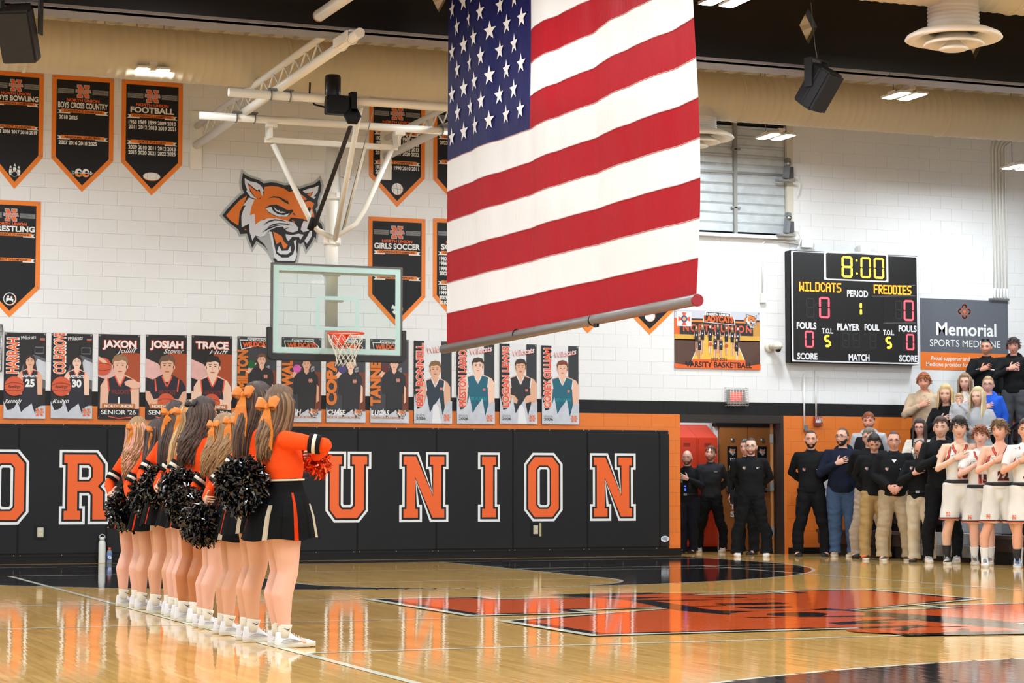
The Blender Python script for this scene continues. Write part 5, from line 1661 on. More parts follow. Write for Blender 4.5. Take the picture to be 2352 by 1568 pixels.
# exit sign with guard
c = onY(1688, 912)
t = thing('exit_sign', 'red EXIT sign in a wire guard above the doorway', 'sign', (c.x, W - .005, c.z))
mesh_obj('sign_box', rbox(-.15, -.05, -.11, .15, 0, .12, .006), mat('exit_box', (150, 146, 140), .4), t)
p = Print((-.1, -.052, -.055), step=.001)
p.text('EXIT', 0, .0, .125, mat('exit_glow', (255, 60, 52), .4, emit=3.0), width=.2, weight=.05, layer=1)
p.build('lettering', t)
bm = bmesh.new()
for i in range(8): 
    x = -.18 + i * .36 / 7
    tube(bm, [(x, -.0, .15), (x, -.1, .14), (x, -.1, -.13), (x, 0, -.14)], .004, 5)
for i in range(9):
    z = .14 - i * .27 / 8
    tube(bm, [(-.18, -.0, z), (-.18, -.1, z), (.18, -.1, z), (.18, 0, z)], .004, 5)
mesh_obj('wire_guard', bm, mat('guard_wire', (205, 203, 200), .35, .4), t)

# fire alarm, switch, extinguisher cabinet, wire frame at the left edge
c = onY(1876, 968)
t = thing('fire_alarm', 'red fire alarm strobe in a guard on the orange wall', 'alarm', (c.x, W - .005, c.z))
mesh_obj('alarm_body', rbox(-.06, -.04, -.07, .06, 0, .07, .006), mat('alarm_red', (176, 40, 30), .4), t)
mesh_obj('strobe', rbox(-.045, -.055, -.02, .045, -.035, .03, .004), P_WHITE, t)
bm = bmesh.new()
for i in range(5): tube(bm, [(-.06 + .03 * i, 0, .08), (-.06 + .03 * i, -.07, .07), (-.06 + .03 * i, -.07, -.07), (-.06 + .03 * i, 0, -.08)], .003, 4)
for i in range(4): tube(bm, [(-.07, 0, .06 - .04 * i), (-.07, -.07, .06 - .04 * i), (.07, -.07, .06 - .04 * i), (.07, 0, .06 - .04 * i)], .003, 4)
mesh_obj('wire_guard', bm, CHROME, t)
wallbox('switch_box', 1849, 983, .065, .1, .04, GREY, 'small grey switch box left of the fire alarm', 'switch')
c = onY(1905, 1110)
t = thing('fire_extinguisher', 'red fire extinguisher with yellow tag in a white wall cabinet', 'extinguisher', (c.x, W - .005, c.z))
bm = bmesh.new(); box(bm, -.24, -.03, -.36, .28, 0, -.33); box(bm, -.24, -.03, .33, .28, 0, .36); box(bm, -.24, -.03, -.33, -.2, 0, .33); box(bm, .24, -.03, -.33, .28, 0, .33); box(bm, -.2, -.006, -.33, .24, 0, .33)
mesh_obj('cabinet', bm, mat('cabinet_white', (205, 206, 210), .4), t)
bm = bmesh.new(); lathe(bm, [(.001, -.2), (.075, -.2), (.08, -.17), (.08, .1), (.06, .16), (.025, .19), (.025, .22), (.001, .22)], 20, (0, -.09, 0)); mesh_obj('cylinder', bm, mat('ext_red', (186, 22, 26), .3), t)
bm = bmesh.new(); lathe(bm, [(.081, -.03), (.0815, -.03), (.0815, .07), (.081, .07)], 20, (0, -.09, 0)); mesh_obj('instruction_label', bm, P_WHITE, t)
bm = bmesh.new(); box(bm, -.02, -.13, .2, .05, -.06, .24); tube(bm, [(.02, -.09, .22), (.09, -.1, .2), (.1, -.1, .0)], .012, 6); mesh_obj('valve', bm, BLACK, t)
bm = bmesh.new(); box(bm, .02, -.18, .05, .10, -.175, .2); mesh_obj('inspection_tag', bm, mat('tag_yellow', (240, 236, 60), .5), t)
c = onY(0, 800)
t = thing('wall_guard', 'edge of a grey wire guard on the wall at the far left', 'guard', (c.x - .2, W - .005, c.z))
bm = bmesh.new()
for i in range(9): tube(bm, [(-.3, -.06, .3 - i * .075), (.21, -.06, .3 - i * .075), (.22, 0, .3 - i * .075)], .005, 5)
tube(bm, [(.215, -.06, .32), (.215, -.06, -.32)], .008, 6); tube(bm, [(-.3, -.06, .32), (.215, -.06, .32)], .008, 6); tube(bm, [(-.3, -.06, -.32), (.215, -.06, -.32)], .008, 6)
mesh_obj('wire_mesh', bm, CHROME, t)
mesh_obj('back_plate', rbox(-.3, -.015, -.32, .2, 0, .32, .004), mat('guard_back', (170, 172, 172), .5), t)

# ================================================================== SCOREBOARD
SY = W - .2
a = onY(1815, 575, SY); b = onY(2108, 590, SY); z0 = onY(1960, 835, SY).z; z1 = onY(1960, 581, SY).z
sw, sh_ = b.x - a.x, z1 - z0
t = thing('scoreboard', 'black electronic scoreboard with lit digits reading 8:00', 'scoreboard', (a.x + sw / 2, SY, z0))
mesh_obj('cabinet', rbox(-sw / 2 - .0, .01, 0, sw / 2, .19, sh_, .008), BLACK, t)
mesh_obj('face_frame', rbox(-sw / 2, -.012, 0, sw / 2, .012, sh_, .012), mat('board_white', (232, 232, 236), .35), t)
p = Print((-sw / 2, -.0135, 0), step=.001)
FK = mat('board_black', (16, 16, 18), .3); FK2 = mat('board_digit_panel', (24, 23, 25), .25)
def X(px): return (px - 139) / (1355 - 139) * sw        # from the zoomed crop
def Zt(px, py):                                          # crop y at column x, sheared frame
    f = (px - 139) / (1355 - 139)
    top = 124 + f * (190 - 124); bot = 1195 + f * (1228 - 1195)
    return sh_ * (1 - (py - top) / (bot - top))
def rr(x0, y0, x1, y1, m, l, c=.02):
    xa, xb = X(x0), X(x1); ya, yb = Zt(x0, y1), Zt(x0, y0)
    p.poly([(xa + c, ya), (xb - c, ya), (xb, ya + c), (xb, yb - c), (xb - c, yb), (xa + c, yb), (xa, yb - c), (xa, ya + c)], m, l)
rr(158, 140, 1337, 1175, FK, 1)
rr(450, 130, 1062, 410, mat('board_white', None), 2, .004)
rr(468, 152, 1043, 398, FK2, 3)
bmw = p
AMB = mat('led_amber', (255, 214, 48), .4, emit=2.2); AMB2 = mat('led_orange', (255, 150, 30), .4, emit=1.7); LRED = mat('led_red', (255, 70, 84), .4, emit=1.9)
OFF = mat('led_off', (34, 32, 33), .4)
SEG = {'0': 'abcdef', '1': 'bc', '5': 'acdfg', '8': 'abcdefg'}
def digit(ch, x0, y0, x1, y1, m, l=6, t_=.165):
    xa, xb = X(x0), X(x1); za, zb = Zt(x0, y1), Zt(x0, y0)
    w_, h_ = xb - xa, zb - za; q = w_ * t_; g_ = .006
    def hb(zc): p.poly([(xa + q * .6, zc), (xa + q, zc + q / 2), (xb - q, zc + q / 2), (xb - q * .6, zc), (xb - q, zc - q / 2), (xa + q, zc - q / 2)], m, l)
    def vb(xc, z0_, z1_): p.poly([(xc, z0_ + g_), (xc + q / 2, z0_ + q / 2), (xc + q / 2, z1_ - q / 2), (xc, z1_ - g_), (xc - q / 2, z1_ - q / 2), (xc - q / 2, z0_ + q / 2)], m, l)
    zm = (za + zb) / 2
    for s in SEG[ch]:
        if s == 'a': hb(zb - q / 2)
        if s == 'd': hb(za + q / 2)
        if s == 'g': hb(zm)
        if s == 'b': vb(xb - q / 2, zm, zb - q / 3)
        if s == 'c': vb(xb - q / 2, za + q / 3, zm)
        if s == 'f': vb(xa + q / 2, zm, zb - q / 3)
        if s == 'e': vb(xa + q / 2, za + q / 3, zm)
digit('8', 615, 185, 718, 388, AMB); digit('0', 795, 195, 893, 395, AMB); digit('0', 922, 202, 1020, 402, AMB)
p.ell(X(757), Zt(757, 228), .018, .018, AMB, 8, 6); p.ell(X(759), Zt(759, 352), .018, .018, AMB, 8, 6)
digit('0', 398, 572, 498, 776, LRED); digit('0', 1205, 608, 1302, 806, LRED)
digit('0', 262, 895, 345, 1055, LRED); digit('0', 1226, 930, 1303, 1084, LRED)
digit('1', 735, 620, 803, 755, AMB, t_=.28); digit('5', 443, 935, 505, 1052, AMB, t_=.3); digit('5', 1026, 955, 1087, 1070, AMB, t_=.3)
for (x0, y0, x1, y1) in ((190, 545, 520, 795), (1010, 580, 1330, 820), (590, 905, 945, 1085), (195, 885, 360, 1070), (1185, 915, 1330, 1095)):
    rr(x0, y0, x1, y1, FK2, 3, .01)
for (x0, y0, x1, y1) in ((275, 580, 355, 770), (1120, 610, 1190, 790), (610, 915, 680, 1060), (710, 918, 780, 1062), (870, 925, 935, 1068)):
    digit('8', x0, y0, x1, y1, OFF, 5)
DOT = {'W': ['10001', '10001', '10001', '10101', '10101', '11011', '10001'], 'I': ['11111', '00100', '00100', '00100', '00100', '00100', '11111'], 'L': ['10000'] * 6 + ['11111'], 'D': ['11110', '10001', '10001', '10001', '10001', '10001', '11110'], 'C': ['01110', '10001', '10000', '10000', '10000', '10001', '01110'], 'A': ['01110', '10001', '10001', '11111', '10001', '10001', '10001'], 'T': ['11111'] + ['00100'] * 6, 'S': ['01111', '10000', '10000', '01110', '00001', '00001', '11110'], 'F': ['11111', '10000', '10000', '11110', '10000', '10000', '10000'], 'R': ['11110', '10001', '10001', '11110', '10100', '10010', '10001'], 'E': ['11111', '10000', '10000', '11110', '10000', '10000', '11111']}
def dots(word, x0, y0, x1, y1):
    n = len(word); tot = n * 6 - 1
    for i, ch in enumerate(word):
        for r_, row_ in enumerate(DOT[ch]):
            for c_, v in enumerate(row_):
                if v == '1':
                    px = x0 + (x1 - x0) * (i * 6 + c_ + .5) / tot; py = y0 + (y1 - y0) * (r_ + .5) / 7 + (px - x0) * .043
                    p.ell(X(px), Zt(px, py), .0125, .0125, AMB2, 6, 6)
dots('WILDCATS', 215, 428, 608, 516); dots('FREDDIES', 920, 460, 1280, 545)
WL = mat('board_white', None)
def lab(s, x0, x1, y0, y1):
    p.text(s, X(x0), Zt(x0, y1), Zt(x0, y0) - Zt(x0, y1), WL, width=X(x1) - X(x0), weight=.035, layer=6)
lab('PERIOD', 663, 863, 508, 570); lab('FOULS', 187, 372, 812, 875); lab('T.O.L.', 422, 530, 872, 920); lab('PLAYER', 567, 780, 826, 888); lab('FOUL', 826, 968, 835, 893)
lab('T.O.L.', 1004, 1110, 890, 938); lab('FOULS', 1153, 1328, 848, 906); lab('SCORE', 190, 378, 1105, 1165); lab('MATCH', 672, 870, 1118, 1178); lab('SCORE', 1156, 1332, 1130, 1190)
for (x0, x1, y) in ((905, 1320, 470), (900, 1320, 570), (1010, 1322, 826), (568, 780, 897)):
    p.line([(X(x0), Zt(x0, y)), (X(x1), Zt(x1, y))], .004, P_GREY, 6)
p.build('score_face', t)
p = Print((X(665) - sw / 2, -.0135, Zt(665, 160) - .03), step=.001)
p.rect(0, 0, X(855) - X(665), .055, BLACK, 1); p.text('DAKTRONICS', .02, .012, .03, P_WHITE, width=X(840) - X(675), weight=.02, layer=2)
p.build('maker_plate', t)

# ================================================================== CORRIDOR: lockers, doors
LK = mat('locker_red', (196, 58, 34), .4); LKD = mat('locker_dark', (120, 34, 22), .5)
YL = W + 1.7
c0, c1, c2 = onY(1520, 1100, YL), onY(1649, 1100, YL), onY(1649, 1010, YL)
lw = .38; nlk = 4
for i in range(nlk):
    x1_ = c1.x - lw * i; x0_ = x1_ - lw + .004
    root = thing('locker', ['red locker nearest the wooden doors', 'red locker behind the grey pullover', 'red locker behind the bald officer', 'red locker hidden at the corridor corner'][i], 'locker', ((x0_ + x1_) / 2, YL, 0))
    hw = lw / 2 - .002
    H_ = onY(1649, 1005, YL).z
    bm = bmesh.new(); box(bm, -hw, 0, .08, hw, .4, H_); 
    vs_ = [bm.verts.new(q) for q in ((-hw, 0, H_), (hw, 0, H_), (hw, .4, H_ + .22), (-hw, .4, H_ + .22), (-hw, .4, H_), (hw, .4, H_))]
    bm.faces.new(vs_[:4]); bm.faces.new((vs_[1], vs_[5], vs_[2])); bm.faces.new((vs_[0], vs_[3], vs_[4]))
    mesh_obj('body', bm, LK, root)
    mesh_obj('door', rbox(-hw + .02, -.012, .11, hw - .02, 0.0, H_ - .03, .004), LK, root)
    bm = bmesh.new()
    for k in range(3): box(bm, -.06, -.016, H_ - .1 - k * .02, .06, -.012, H_ - .092 - k * .02)
    mesh_obj('vent_slots', bm, LKD, root)
    mesh_obj('handle', rbox(.08, -.03, .95, .11, -.01, 1.1, .004), CHROME, root)
    bm = bmesh.new(); box(bm, -hw, .02, 0, hw, .38, .08); mesh_obj('plinth', bm, BLACK, root)
WOOD = mat('door_wood', (150, 92, 44), .4, noise=.12, nscale=5, stretch=(6, 6, .4))
WOODE = mat('door_wood_edge', (186, 122, 60), .45)
YD = W + 1.9
d0, d1, d2 = onY(1653, 1100, YD), onY(1718, 1100, YD), onY(1790, 1100, YD)
def banner_door(x0, x1, name, hinge):
    root = thing(name, 'x', 'door', ((x0 + x1) / 2, YD, 0))
    root['kind'] = 'structure'
    del root['category'], root['label']
    hw = (x1 - x0) / 2
    Hd = onY(1700, 980, YD).z
    mesh_obj('door_leaf', rbox(-hw + .004, 0, .01, hw - .004, .045, Hd, .004), WOOD, root)
    wpx = .1
    mesh_obj('window_strip', rbox(-.12, -.006, .95, .06, .0, Hd - .32, .003), BLACK, root)
    p = Print((-.03, -.007, 0), step=.001)
    zz = Hd - .6
    for ch_ in 'WILDCATS':
        p.text(ch_, 0, zz, .085, P_WHITE, width=.085 if ch_ != 'I' else .04, weight=.05, align='C', layer=1); zz -= .125
    p.em = .14 / 1764
    cat_emblem(p, lambda a_, b_: (-.07 + a_ / 1764 * .14, Hd - .47 + (1568 - b_) / 1568 * .12), 1, True)
    p.build('lettering', root)
    bm = bmesh.new(); lathe(bm, [(.001, -.02), (.03, -.02), (.035, -.01), (.035, 0)], 14, (-.02, 0, Hd - .22), 'Y'); mesh_obj('viewer', bm, CHROME, root)
    bm = bmesh.new(); box(bm, -hw + .1, -.05, .98, hw - .1, -.02, 1.03); mesh_obj('push_bar', bm, CHROME, root)
banner_door(d0.x, d1.x, 'door_1', 0); banner_door(d1.x, d2.x, 'door_2', 1)
bm = bmesh.new(); Hd = onY(1700, 980, YD).z
box(bm, d0.x - .08, YD - .02, Hd, d2.x + .06, YD + .1, Hd + .06); box(bm, d2.x, YD - .02, 0, d2.x + .06, YD + .1, Hd)
mesh_obj('trim_3', bm, BLACK, kind='structure')
bm = bmesh.new(); box(bm, d0.x - .08, YD + .05, 0, d0.x, YD + .12, 3); box(bm, d0.x, YD + .05, Hd + .06, d2.x + 1, YD + .12, 3); box(bm, d2.x + .06, YD + .05, 0, 19, YD + .12, 3); box(bm, 13.4, YD + .25, 0, d0.x, YD + .3, 3)
mesh_obj('wall_inner', bm, mat('corridor_white', (214, 210, 208), .6), kind='structure')
# unseen lamp added to brighten the dark corridor
t = thing('corridor_fill_light', 'unseen ceiling fill light added in the corridor behind the doorway', 'light', (15.3, W + 1.0, 2.94))
mesh_obj('housing', rbox(-.62, -.32, -.0, .62, .32, .02, .004), LAMP_W, t)
bm = bmesh.new(); f_ = bm.faces.new([bm.verts.new(q) for q in ((-.6, -.3, -.004), (-.6, .3, -.004), (.6, .3, -.004), (.6, -.3, -.004))]); f_.normal_update()
if f_.normal.z > 0: f_.normal_flip()
LEDC = LED.copy(); LEDC.node_tree.nodes['Emission'].inputs[1].default_value = 15.0
mesh_obj('diffuser', bm, LEDC, t)
# open leaf seen edge on with hinges
ox = onY(1775, 1100, W + .15).x
root = thing('door_3', 'x', 'door', (ox, W + .23, 0), (0, 0, -.5)); root['kind'] = 'structure'; del root['category'], root['label']
mesh_obj('door_leaf', rbox(-.0, 0, .01, .045, .9, 2.04, .004), WOODE, root)
for z in (.35, 1.05, 1.8):
    mesh_obj('hinge', rbox(-.005, -.02, z - .07, .05, .01, z + .07, .004), GREY, root)

# ================================================================== BLEACHERS
BW = mat('bleacher_brown', (48, 39, 38), .4); BT = mat('bleacher_seat', (66, 60, 60), .35); BG = mat('bleacher_grey', (150, 152, 156), .45); BD = mat('bleacher_dark', (30, 28, 28), .6)
BX = 16.68; RUN = .61; RISE = .32; BY0, BY1 = 14.0, 29.38
bl = thing('bleachers', 'brown stepped bleachers along the right side of the court', 'bleachers', (BX, BY1, 0))
BI = Matrix.Translation(-Vector(bl.location))
def bpart(name, bm, m):
    o = mesh_obj(name, bm, m, bl); o.matrix_parent_inverse = BI; return o
def deck_z(x):
    k = int((x - BX) / RUN)
    return .39 + RISE * k - .0
AIS = [(25.1, 26.6)]
for k in range(9):
    x0 = BX + RUN * k; zt = .39 + RISE * k
    for (ya, yb) in ((BY0, 19.8), (19.82, 25.1), (26.6, BY1)):
        bpart('seat_board', rbox(x0 - .03, ya, zt - .05, x0 + .26, yb - .01, zt, .01), BT)
        bpart('riser_panel', rbox(x0, ya + .01, zt - .22, x0 + .02, yb - .02, zt - .05, .004), BW)
    bm = bmesh.new(); box(bm, x0 + .26, BY0, zt - .09, x0 + RUN + .02, BY1, zt - .06); bpart('foot_deck', bm, BD)
    bm = bmesh.new(); box(bm, x0 + .05, BY0, max(0, zt - RISE - .1) , x0 + .07, BY1, zt - .2); bpart('kick_panel', bm, BD)
# aisle steps in pale grey
for k in range(9):
    x0 = BX + RUN * k; zt = .39 + RISE * k
    bpart('aisle_step', rbox(x0 - (.12 if k else .02), 25.1, max(0, zt - RISE + .0), x0 + .3, 26.6, zt - .16, .01), BG)
    bpart('aisle_step', rbox(x0 + .12, 25.1, zt - .16, x0 + .5, 26.6, zt + .0, .01), BG)
# handrail near the right edge
hr = onY(2290, 960, 27.6)
t = thing('handrail', 'black curved handrail standing in the bleachers at the right edge', 'handrail', (18.6, 26.6, 1.2))
bm = bmesh.new()
q0 = onX = None
def onXp(x, y, X0):
    r = _ray(x, y); k = X0 / r.x
    return Vector((X0, r.y * k, CAM_H + r.z * k))
P0 = onXp(2325, 1090, 18.6); P1 = onXp(2318, 1010, 18.6); P2 = onXp(2322, 985, 18.6); P3 = onXp(2335, 972, 18.6); P4 = onXp(2400, 968, 18.6)
tube(bm, [Vector((18.6, P0.y, 1.2)) - Vector((18.6, 26.6, 1.2)), P1 - Vector((18.6, 26.6, 1.2)), P2 - Vector((18.6, 26.6, 1.2)), P3 - Vector((18.6, 26.6, 1.2)), P4 - Vector((18.6, 26.6, 1.2))], .022, 12)
mesh_obj('rail_tube', bm, mat('rail_black', (18, 18, 20), .2), t)
bm = bmesh.new(); v_ = P4 - Vector((18.6, 26.6, 1.2)); tube(bm, [v_, v_ + Vector((0, -.2, -.9))], .022, 12); mesh_obj('post', bm, mat('rail_black', None), t)

# ================================================================== BOTTLES
c = onY(234, 1290, W - .12)
t = thing('water_bottle', 'tall white water bottle with a loop handle beside the wall', 'bottle', (c.x, c.y, 0))
BWH = mat('bottle_white', (222, 222, 216), .3)
bm = bmesh.new(); lathe(bm, [(.001, 0), (.045, 0), (.048, .01), (.048, .27), (.04, .3), (.03, .315), (.001, .315)], 20); mesh_obj('bottle_body', bm, BWH, t)
bm = bmesh.new(); lathe(bm, [(.001, .315), (.034, .315), (.034, .35), (.028, .36), (.001, .36)], 18); mesh_obj('cap', bm, BWH, t)
bm = bmesh.new(); tube(bm, [(.04 * cos(a), 0, .345 + .05 * sin(a)) for a in np.linspace(0, pi, 14)], .007, 6); mesh_obj('handle', bm, mat('handle_grey', (190, 190, 190), .4), t)
c = onY(249.5, 1290, W - .12)
t = thing('sports_drink', 'clear sports drink bottle with orange cap beside the white bottle', 'bottle', (c.x + .01, c.y, 0))
bm = bmesh.new(); lathe(bm, [(.001, 0), (.034, 0), (.038, .01), (.038, .06), (.034, .08), (.038, .1), (.038, .14), (.03, .17), (.018, .19), (.001, .19)], 20); mesh_obj('bottle_body', bm, mat('drink_clear', (150, 172, 196), .1, trans=.5), t)
bm = bmesh.new(); lathe(bm, [(.0385, .045), (.039, .045), (.039, .13), (.0385, .13)], 20); mesh_obj('drink_label', bm, mat('label_blue', (84, 110, 168), .4), t)
bm = bmesh.new(); lathe(bm, [(.001, .185), (.02, .185), (.02, .215), (.001, .215)], 14); mesh_obj('cap', bm, P_ORANGE, t)
p = Print((-.012, -.0405, .065), step=.0008); p.text('G', 0, 0, .04, P_WHITE, weight=.05, layer=1); o = p.build('logo', t); o.rotation_euler = (0, 0, -.25)
# ================================================================== PEOPLE
def sm(x): 
    x = np.clip(x, 0, 1); return x * x * (3 - 2 * x)

def remeshed(bm, voxel, it=3, fac=.5):
    me = bpy.data.meshes.new('r'); bm.to_mesh(me); bm.free()
    o = bpy.data.objects.new('r', me); COL.objects.link(o)
    m = o.modifiers.new('r', 'REMESH'); m.mode = 'VOXEL'; m.voxel_size = voxel
    if it:
        m2 = o.modifiers.new('s', 'SMOOTH'); m2.factor = fac; m2.iterations = it
    dg = bpy.context.evaluated_depsgraph_get()
    out = bpy.data.meshes.new_from_object(o.evaluated_get(dg))
    bpy.data.objects.remove(o); bpy.data.meshes.remove(me)
    out.materials.clear()
    return out

def rough_cloth(me, amp, seed, kz=1.0):
    n = len(me.vertices)
    co = np.empty(n * 3, 'f'); me.vertices.foreach_get('co', co); co = co.reshape(-1, 3)
    no = np.empty(n * 3, 'f'); me.vertices.foreach_get('normal', no); no = no.reshape(-1, 3)
    r = np.random.RandomState(seed)
    d = np.zeros(n)
    for k in range(7):
        v = r.normal(size=3); v /= np.linalg.norm(v); v[2] *= kz
        f = 12 + 10 * k
        d += np.sin(co @ (v * f) + r.uniform(0, 6) + 1.5 * np.sin(co @ (r.normal(size=3) * 9))) / (1 + .5 * k)
    co += no * (d * amp)[:, None]
    me.vertices.foreach_set('co', co.astype('f').ravel())

def finger(bm, base, d, nrm, L, r, curl, n=6):
    """three phalanges bending towards -nrm"""
    p = Vector(base); d = Vector(d).normalized(); nrm = Vector(nrm).normalized()
    pts = [p - d * .015, p.copy()]; rad = [r * 1.05, r * 1.05]
    ang = 0
    for seg, fr in enumerate((.45, .3, .25)):
        ang += curl * (1.0 if seg == 0 else .8)
        dd = (d * cos(ang) - nrm * sin(ang)).normalized()
        p = p + dd * L * fr
        pts.append(p.copy()); rad.append(r * (1 - .1 * (seg + 1)))
    pts.append(p + dd * r * .6); rad.append(r * .4)
    tube(bm, pts, rad, n)

def hand(bm, wrist, d, nrm, side, s=1.0, curl=.25, spread=.12):
    """nrm = back of the hand; side = direction of the thumb"""
    d = Vector(d).normalized(); nrm = Vector(nrm); nrm = (nrm - d * nrm.dot(d)).normalized(); lat = Vector(side); lat = (lat - d * lat.dot(d) - nrm * lat.dot(nrm)).normalized()
    w = Vector(wrist)
    P = lambda a, b, c: w + (d * a + lat * b + nrm * c) * s
    tube(bm, [P(-.03, 0, 0), P(0, 0, 0), P(.03, .0, .001), P(.06, 0, .002), P(.09, 0, 0), P(.1, 0, -.003)], [(.026 * s, .019 * s), (.028 * s, .018 * s), (.036 * s, .016 * s), (.041 * s, .014 * s), (.039 * s, .012 * s), (.03 * s, .008 * s)], 12, up=lat)
    for i, (b, L, r) in enumerate(((.030, .072, .0092), (.010, .080, .0095), (-.011, .075, .0090), (-.031, .058, .0080))):
        dd = (d + lat * (spread * (1.2 - i * .8))).normalized()
        finger(bm, P(.092 - abs(i - 1.3) * .003, b, -.001), dd, nrm, L * s, r * s, curl + .05 * i)
    td = (d * .55 + lat * .85 - nrm * .15).normalized()
    tube(bm, [P(.015, .02, -.004), P(.035, .038, -.006), P(.035, .038, -.006) + td * .032 * s, P(.035, .038, -.006) + (td + d * .3).normalized() * .06 * s, P(.035, .038, -.006) + (td + d * .35).normalized() * .068 * s], [.013 * s, .0125 * s, .0105 * s, .009 * s, .004 * s], 7)

NUH, NVH = 44, 34
def head_grid(jaw=1.0, nose=1.0, off=0.0, width=1.0):
    u = np.linspace(0, 2 * pi, NUH, endpoint=False)         # azimuth, 0 = front (-Y)
    v = np.linspace(0, pi, NVH + 1)[1:-1]
    U, V = np.meshgrid(u, v)
    dx = np.sin(V) * np.sin(U); dy = -np.sin(V) * np.cos(U); dz = np.cos(V)
    dx = np.sign(dx) * np.abs(dx) ** .93; 
    lo = np.clip(-dz, 0, 1)
    wx_ = 1 - .26 * jaw * lo ** 1.5
    x = .0765 * width * dx * wx_
    y = .097 * dy
    z = .118 * dz
    back = (dy > 0)
    y = np.where(back, y * (1 - .5 * sm((lo - .15) / .7)) + .004, y * (1 - .10 * lo))
    z = np.maximum(z, -.112 + .0 * z)
    F = sm((-dy + .05) / .5)
    ax = np.abs(x)
    N = np.where(z > -.038, sm((.012 - z) / .05), sm((z + .052) / .014))
    f = .020 * nose * np.exp(-(x / .0105) ** 2) * N + .009 * np.exp(-(x / .0175) ** 2 - ((z + .040) / .008) ** 2)
    f += -.0105 * np.exp(-((ax - .031) / .018) ** 2 - ((z + .001) / .013) ** 2)
    f += .005 * np.exp(-((ax - .028) / .03) ** 2 - ((z - .021) / .009) ** 2)
    f += .004 * np.exp(-((ax - .047) / .018) ** 2 - ((z + .03) / .02) ** 2)
    f += .006 * np.exp(-(x / .024) ** 2 - ((z + .0625) / .0055) ** 2) + .0065 * np.exp(-(x / .02) ** 2 - ((z + .0755) / .006) ** 2)
    f += .010 * np.exp(-(x / .024) ** 2 - ((z + .101) / .016) ** 2)
    y = y - f * F
    P = np.stack([x, y, z], -1)
    return U, V, P

def add_grid(bm, P, M, faces_ok=None, mi=None, caps=(True, True), flip=False):
    nv, nu = P.shape[:2]
    vs = [[bm.verts.new(M @ Vector(P[j, i])) for i in range(nu)] for j in range(nv)]
    for j in range(nv - 1):
        for i in range(nu):
            if faces_ok is not None and not faces_ok[j, i]:
                continue
            f = bm.faces.new((vs[j][i], vs[j + 1][i], vs[j + 1][(i + 1) % nu], vs[j][(i + 1) % nu]))
            f.smooth = True
            if mi is not None: f.material_index = int(mi[j, i])
    if caps[0]:
        f = bm.faces.new(vs[0]); f.smooth = True
        if mi is not None: f.material_index = int(mi[0, 0])
    if caps[1]:
        f = bm.faces.new(vs[-1][::-1]); f.smooth = True
    return vs

def hair_mask(U, z, style):
    a = np.abs(((U + pi) % (2 * pi)) - pi)        # 0 front .. pi back
    fr, tm, ear, bk = {'short': (.070, .056, .0, -.07), 'recede': (.082, .085, .0, -.065), 'crop': (.066, .058, .004, -.06), 'mop': (.070, .054, .004, -.07), 'curly': (.072, .054, .004, -.065), 'long': (.070, .04, -.03, -.11), 'fringe_bald': (.2, .12, .0, -.06), 'child': (.062, .05, .01, -.06)}[style]
    zl = np.interp(a, [0, .75, 1.15, 1.5, 1.75, 2.2, pi], [fr, fr, tm, ear, ear - .01, (ear + bk) / 2 - .012, bk])
    return z - zl

def beard_mask(U, P, full=True):
    a = np.abs(((U + pi) % (2 * pi)) - pi)
    x, z = P[..., 0], P[..., 2]
    m = (a < 1.5) & (z < np.interp(a, [0, .35, .6, .9, 1.3, 1.5], [-.05, -.05, -.048, -.035, -.01, .0]))
    m &= ~((np.abs(x) < .018) & (z > -.080) & (z < -.058))
    return m

class Fig: pass

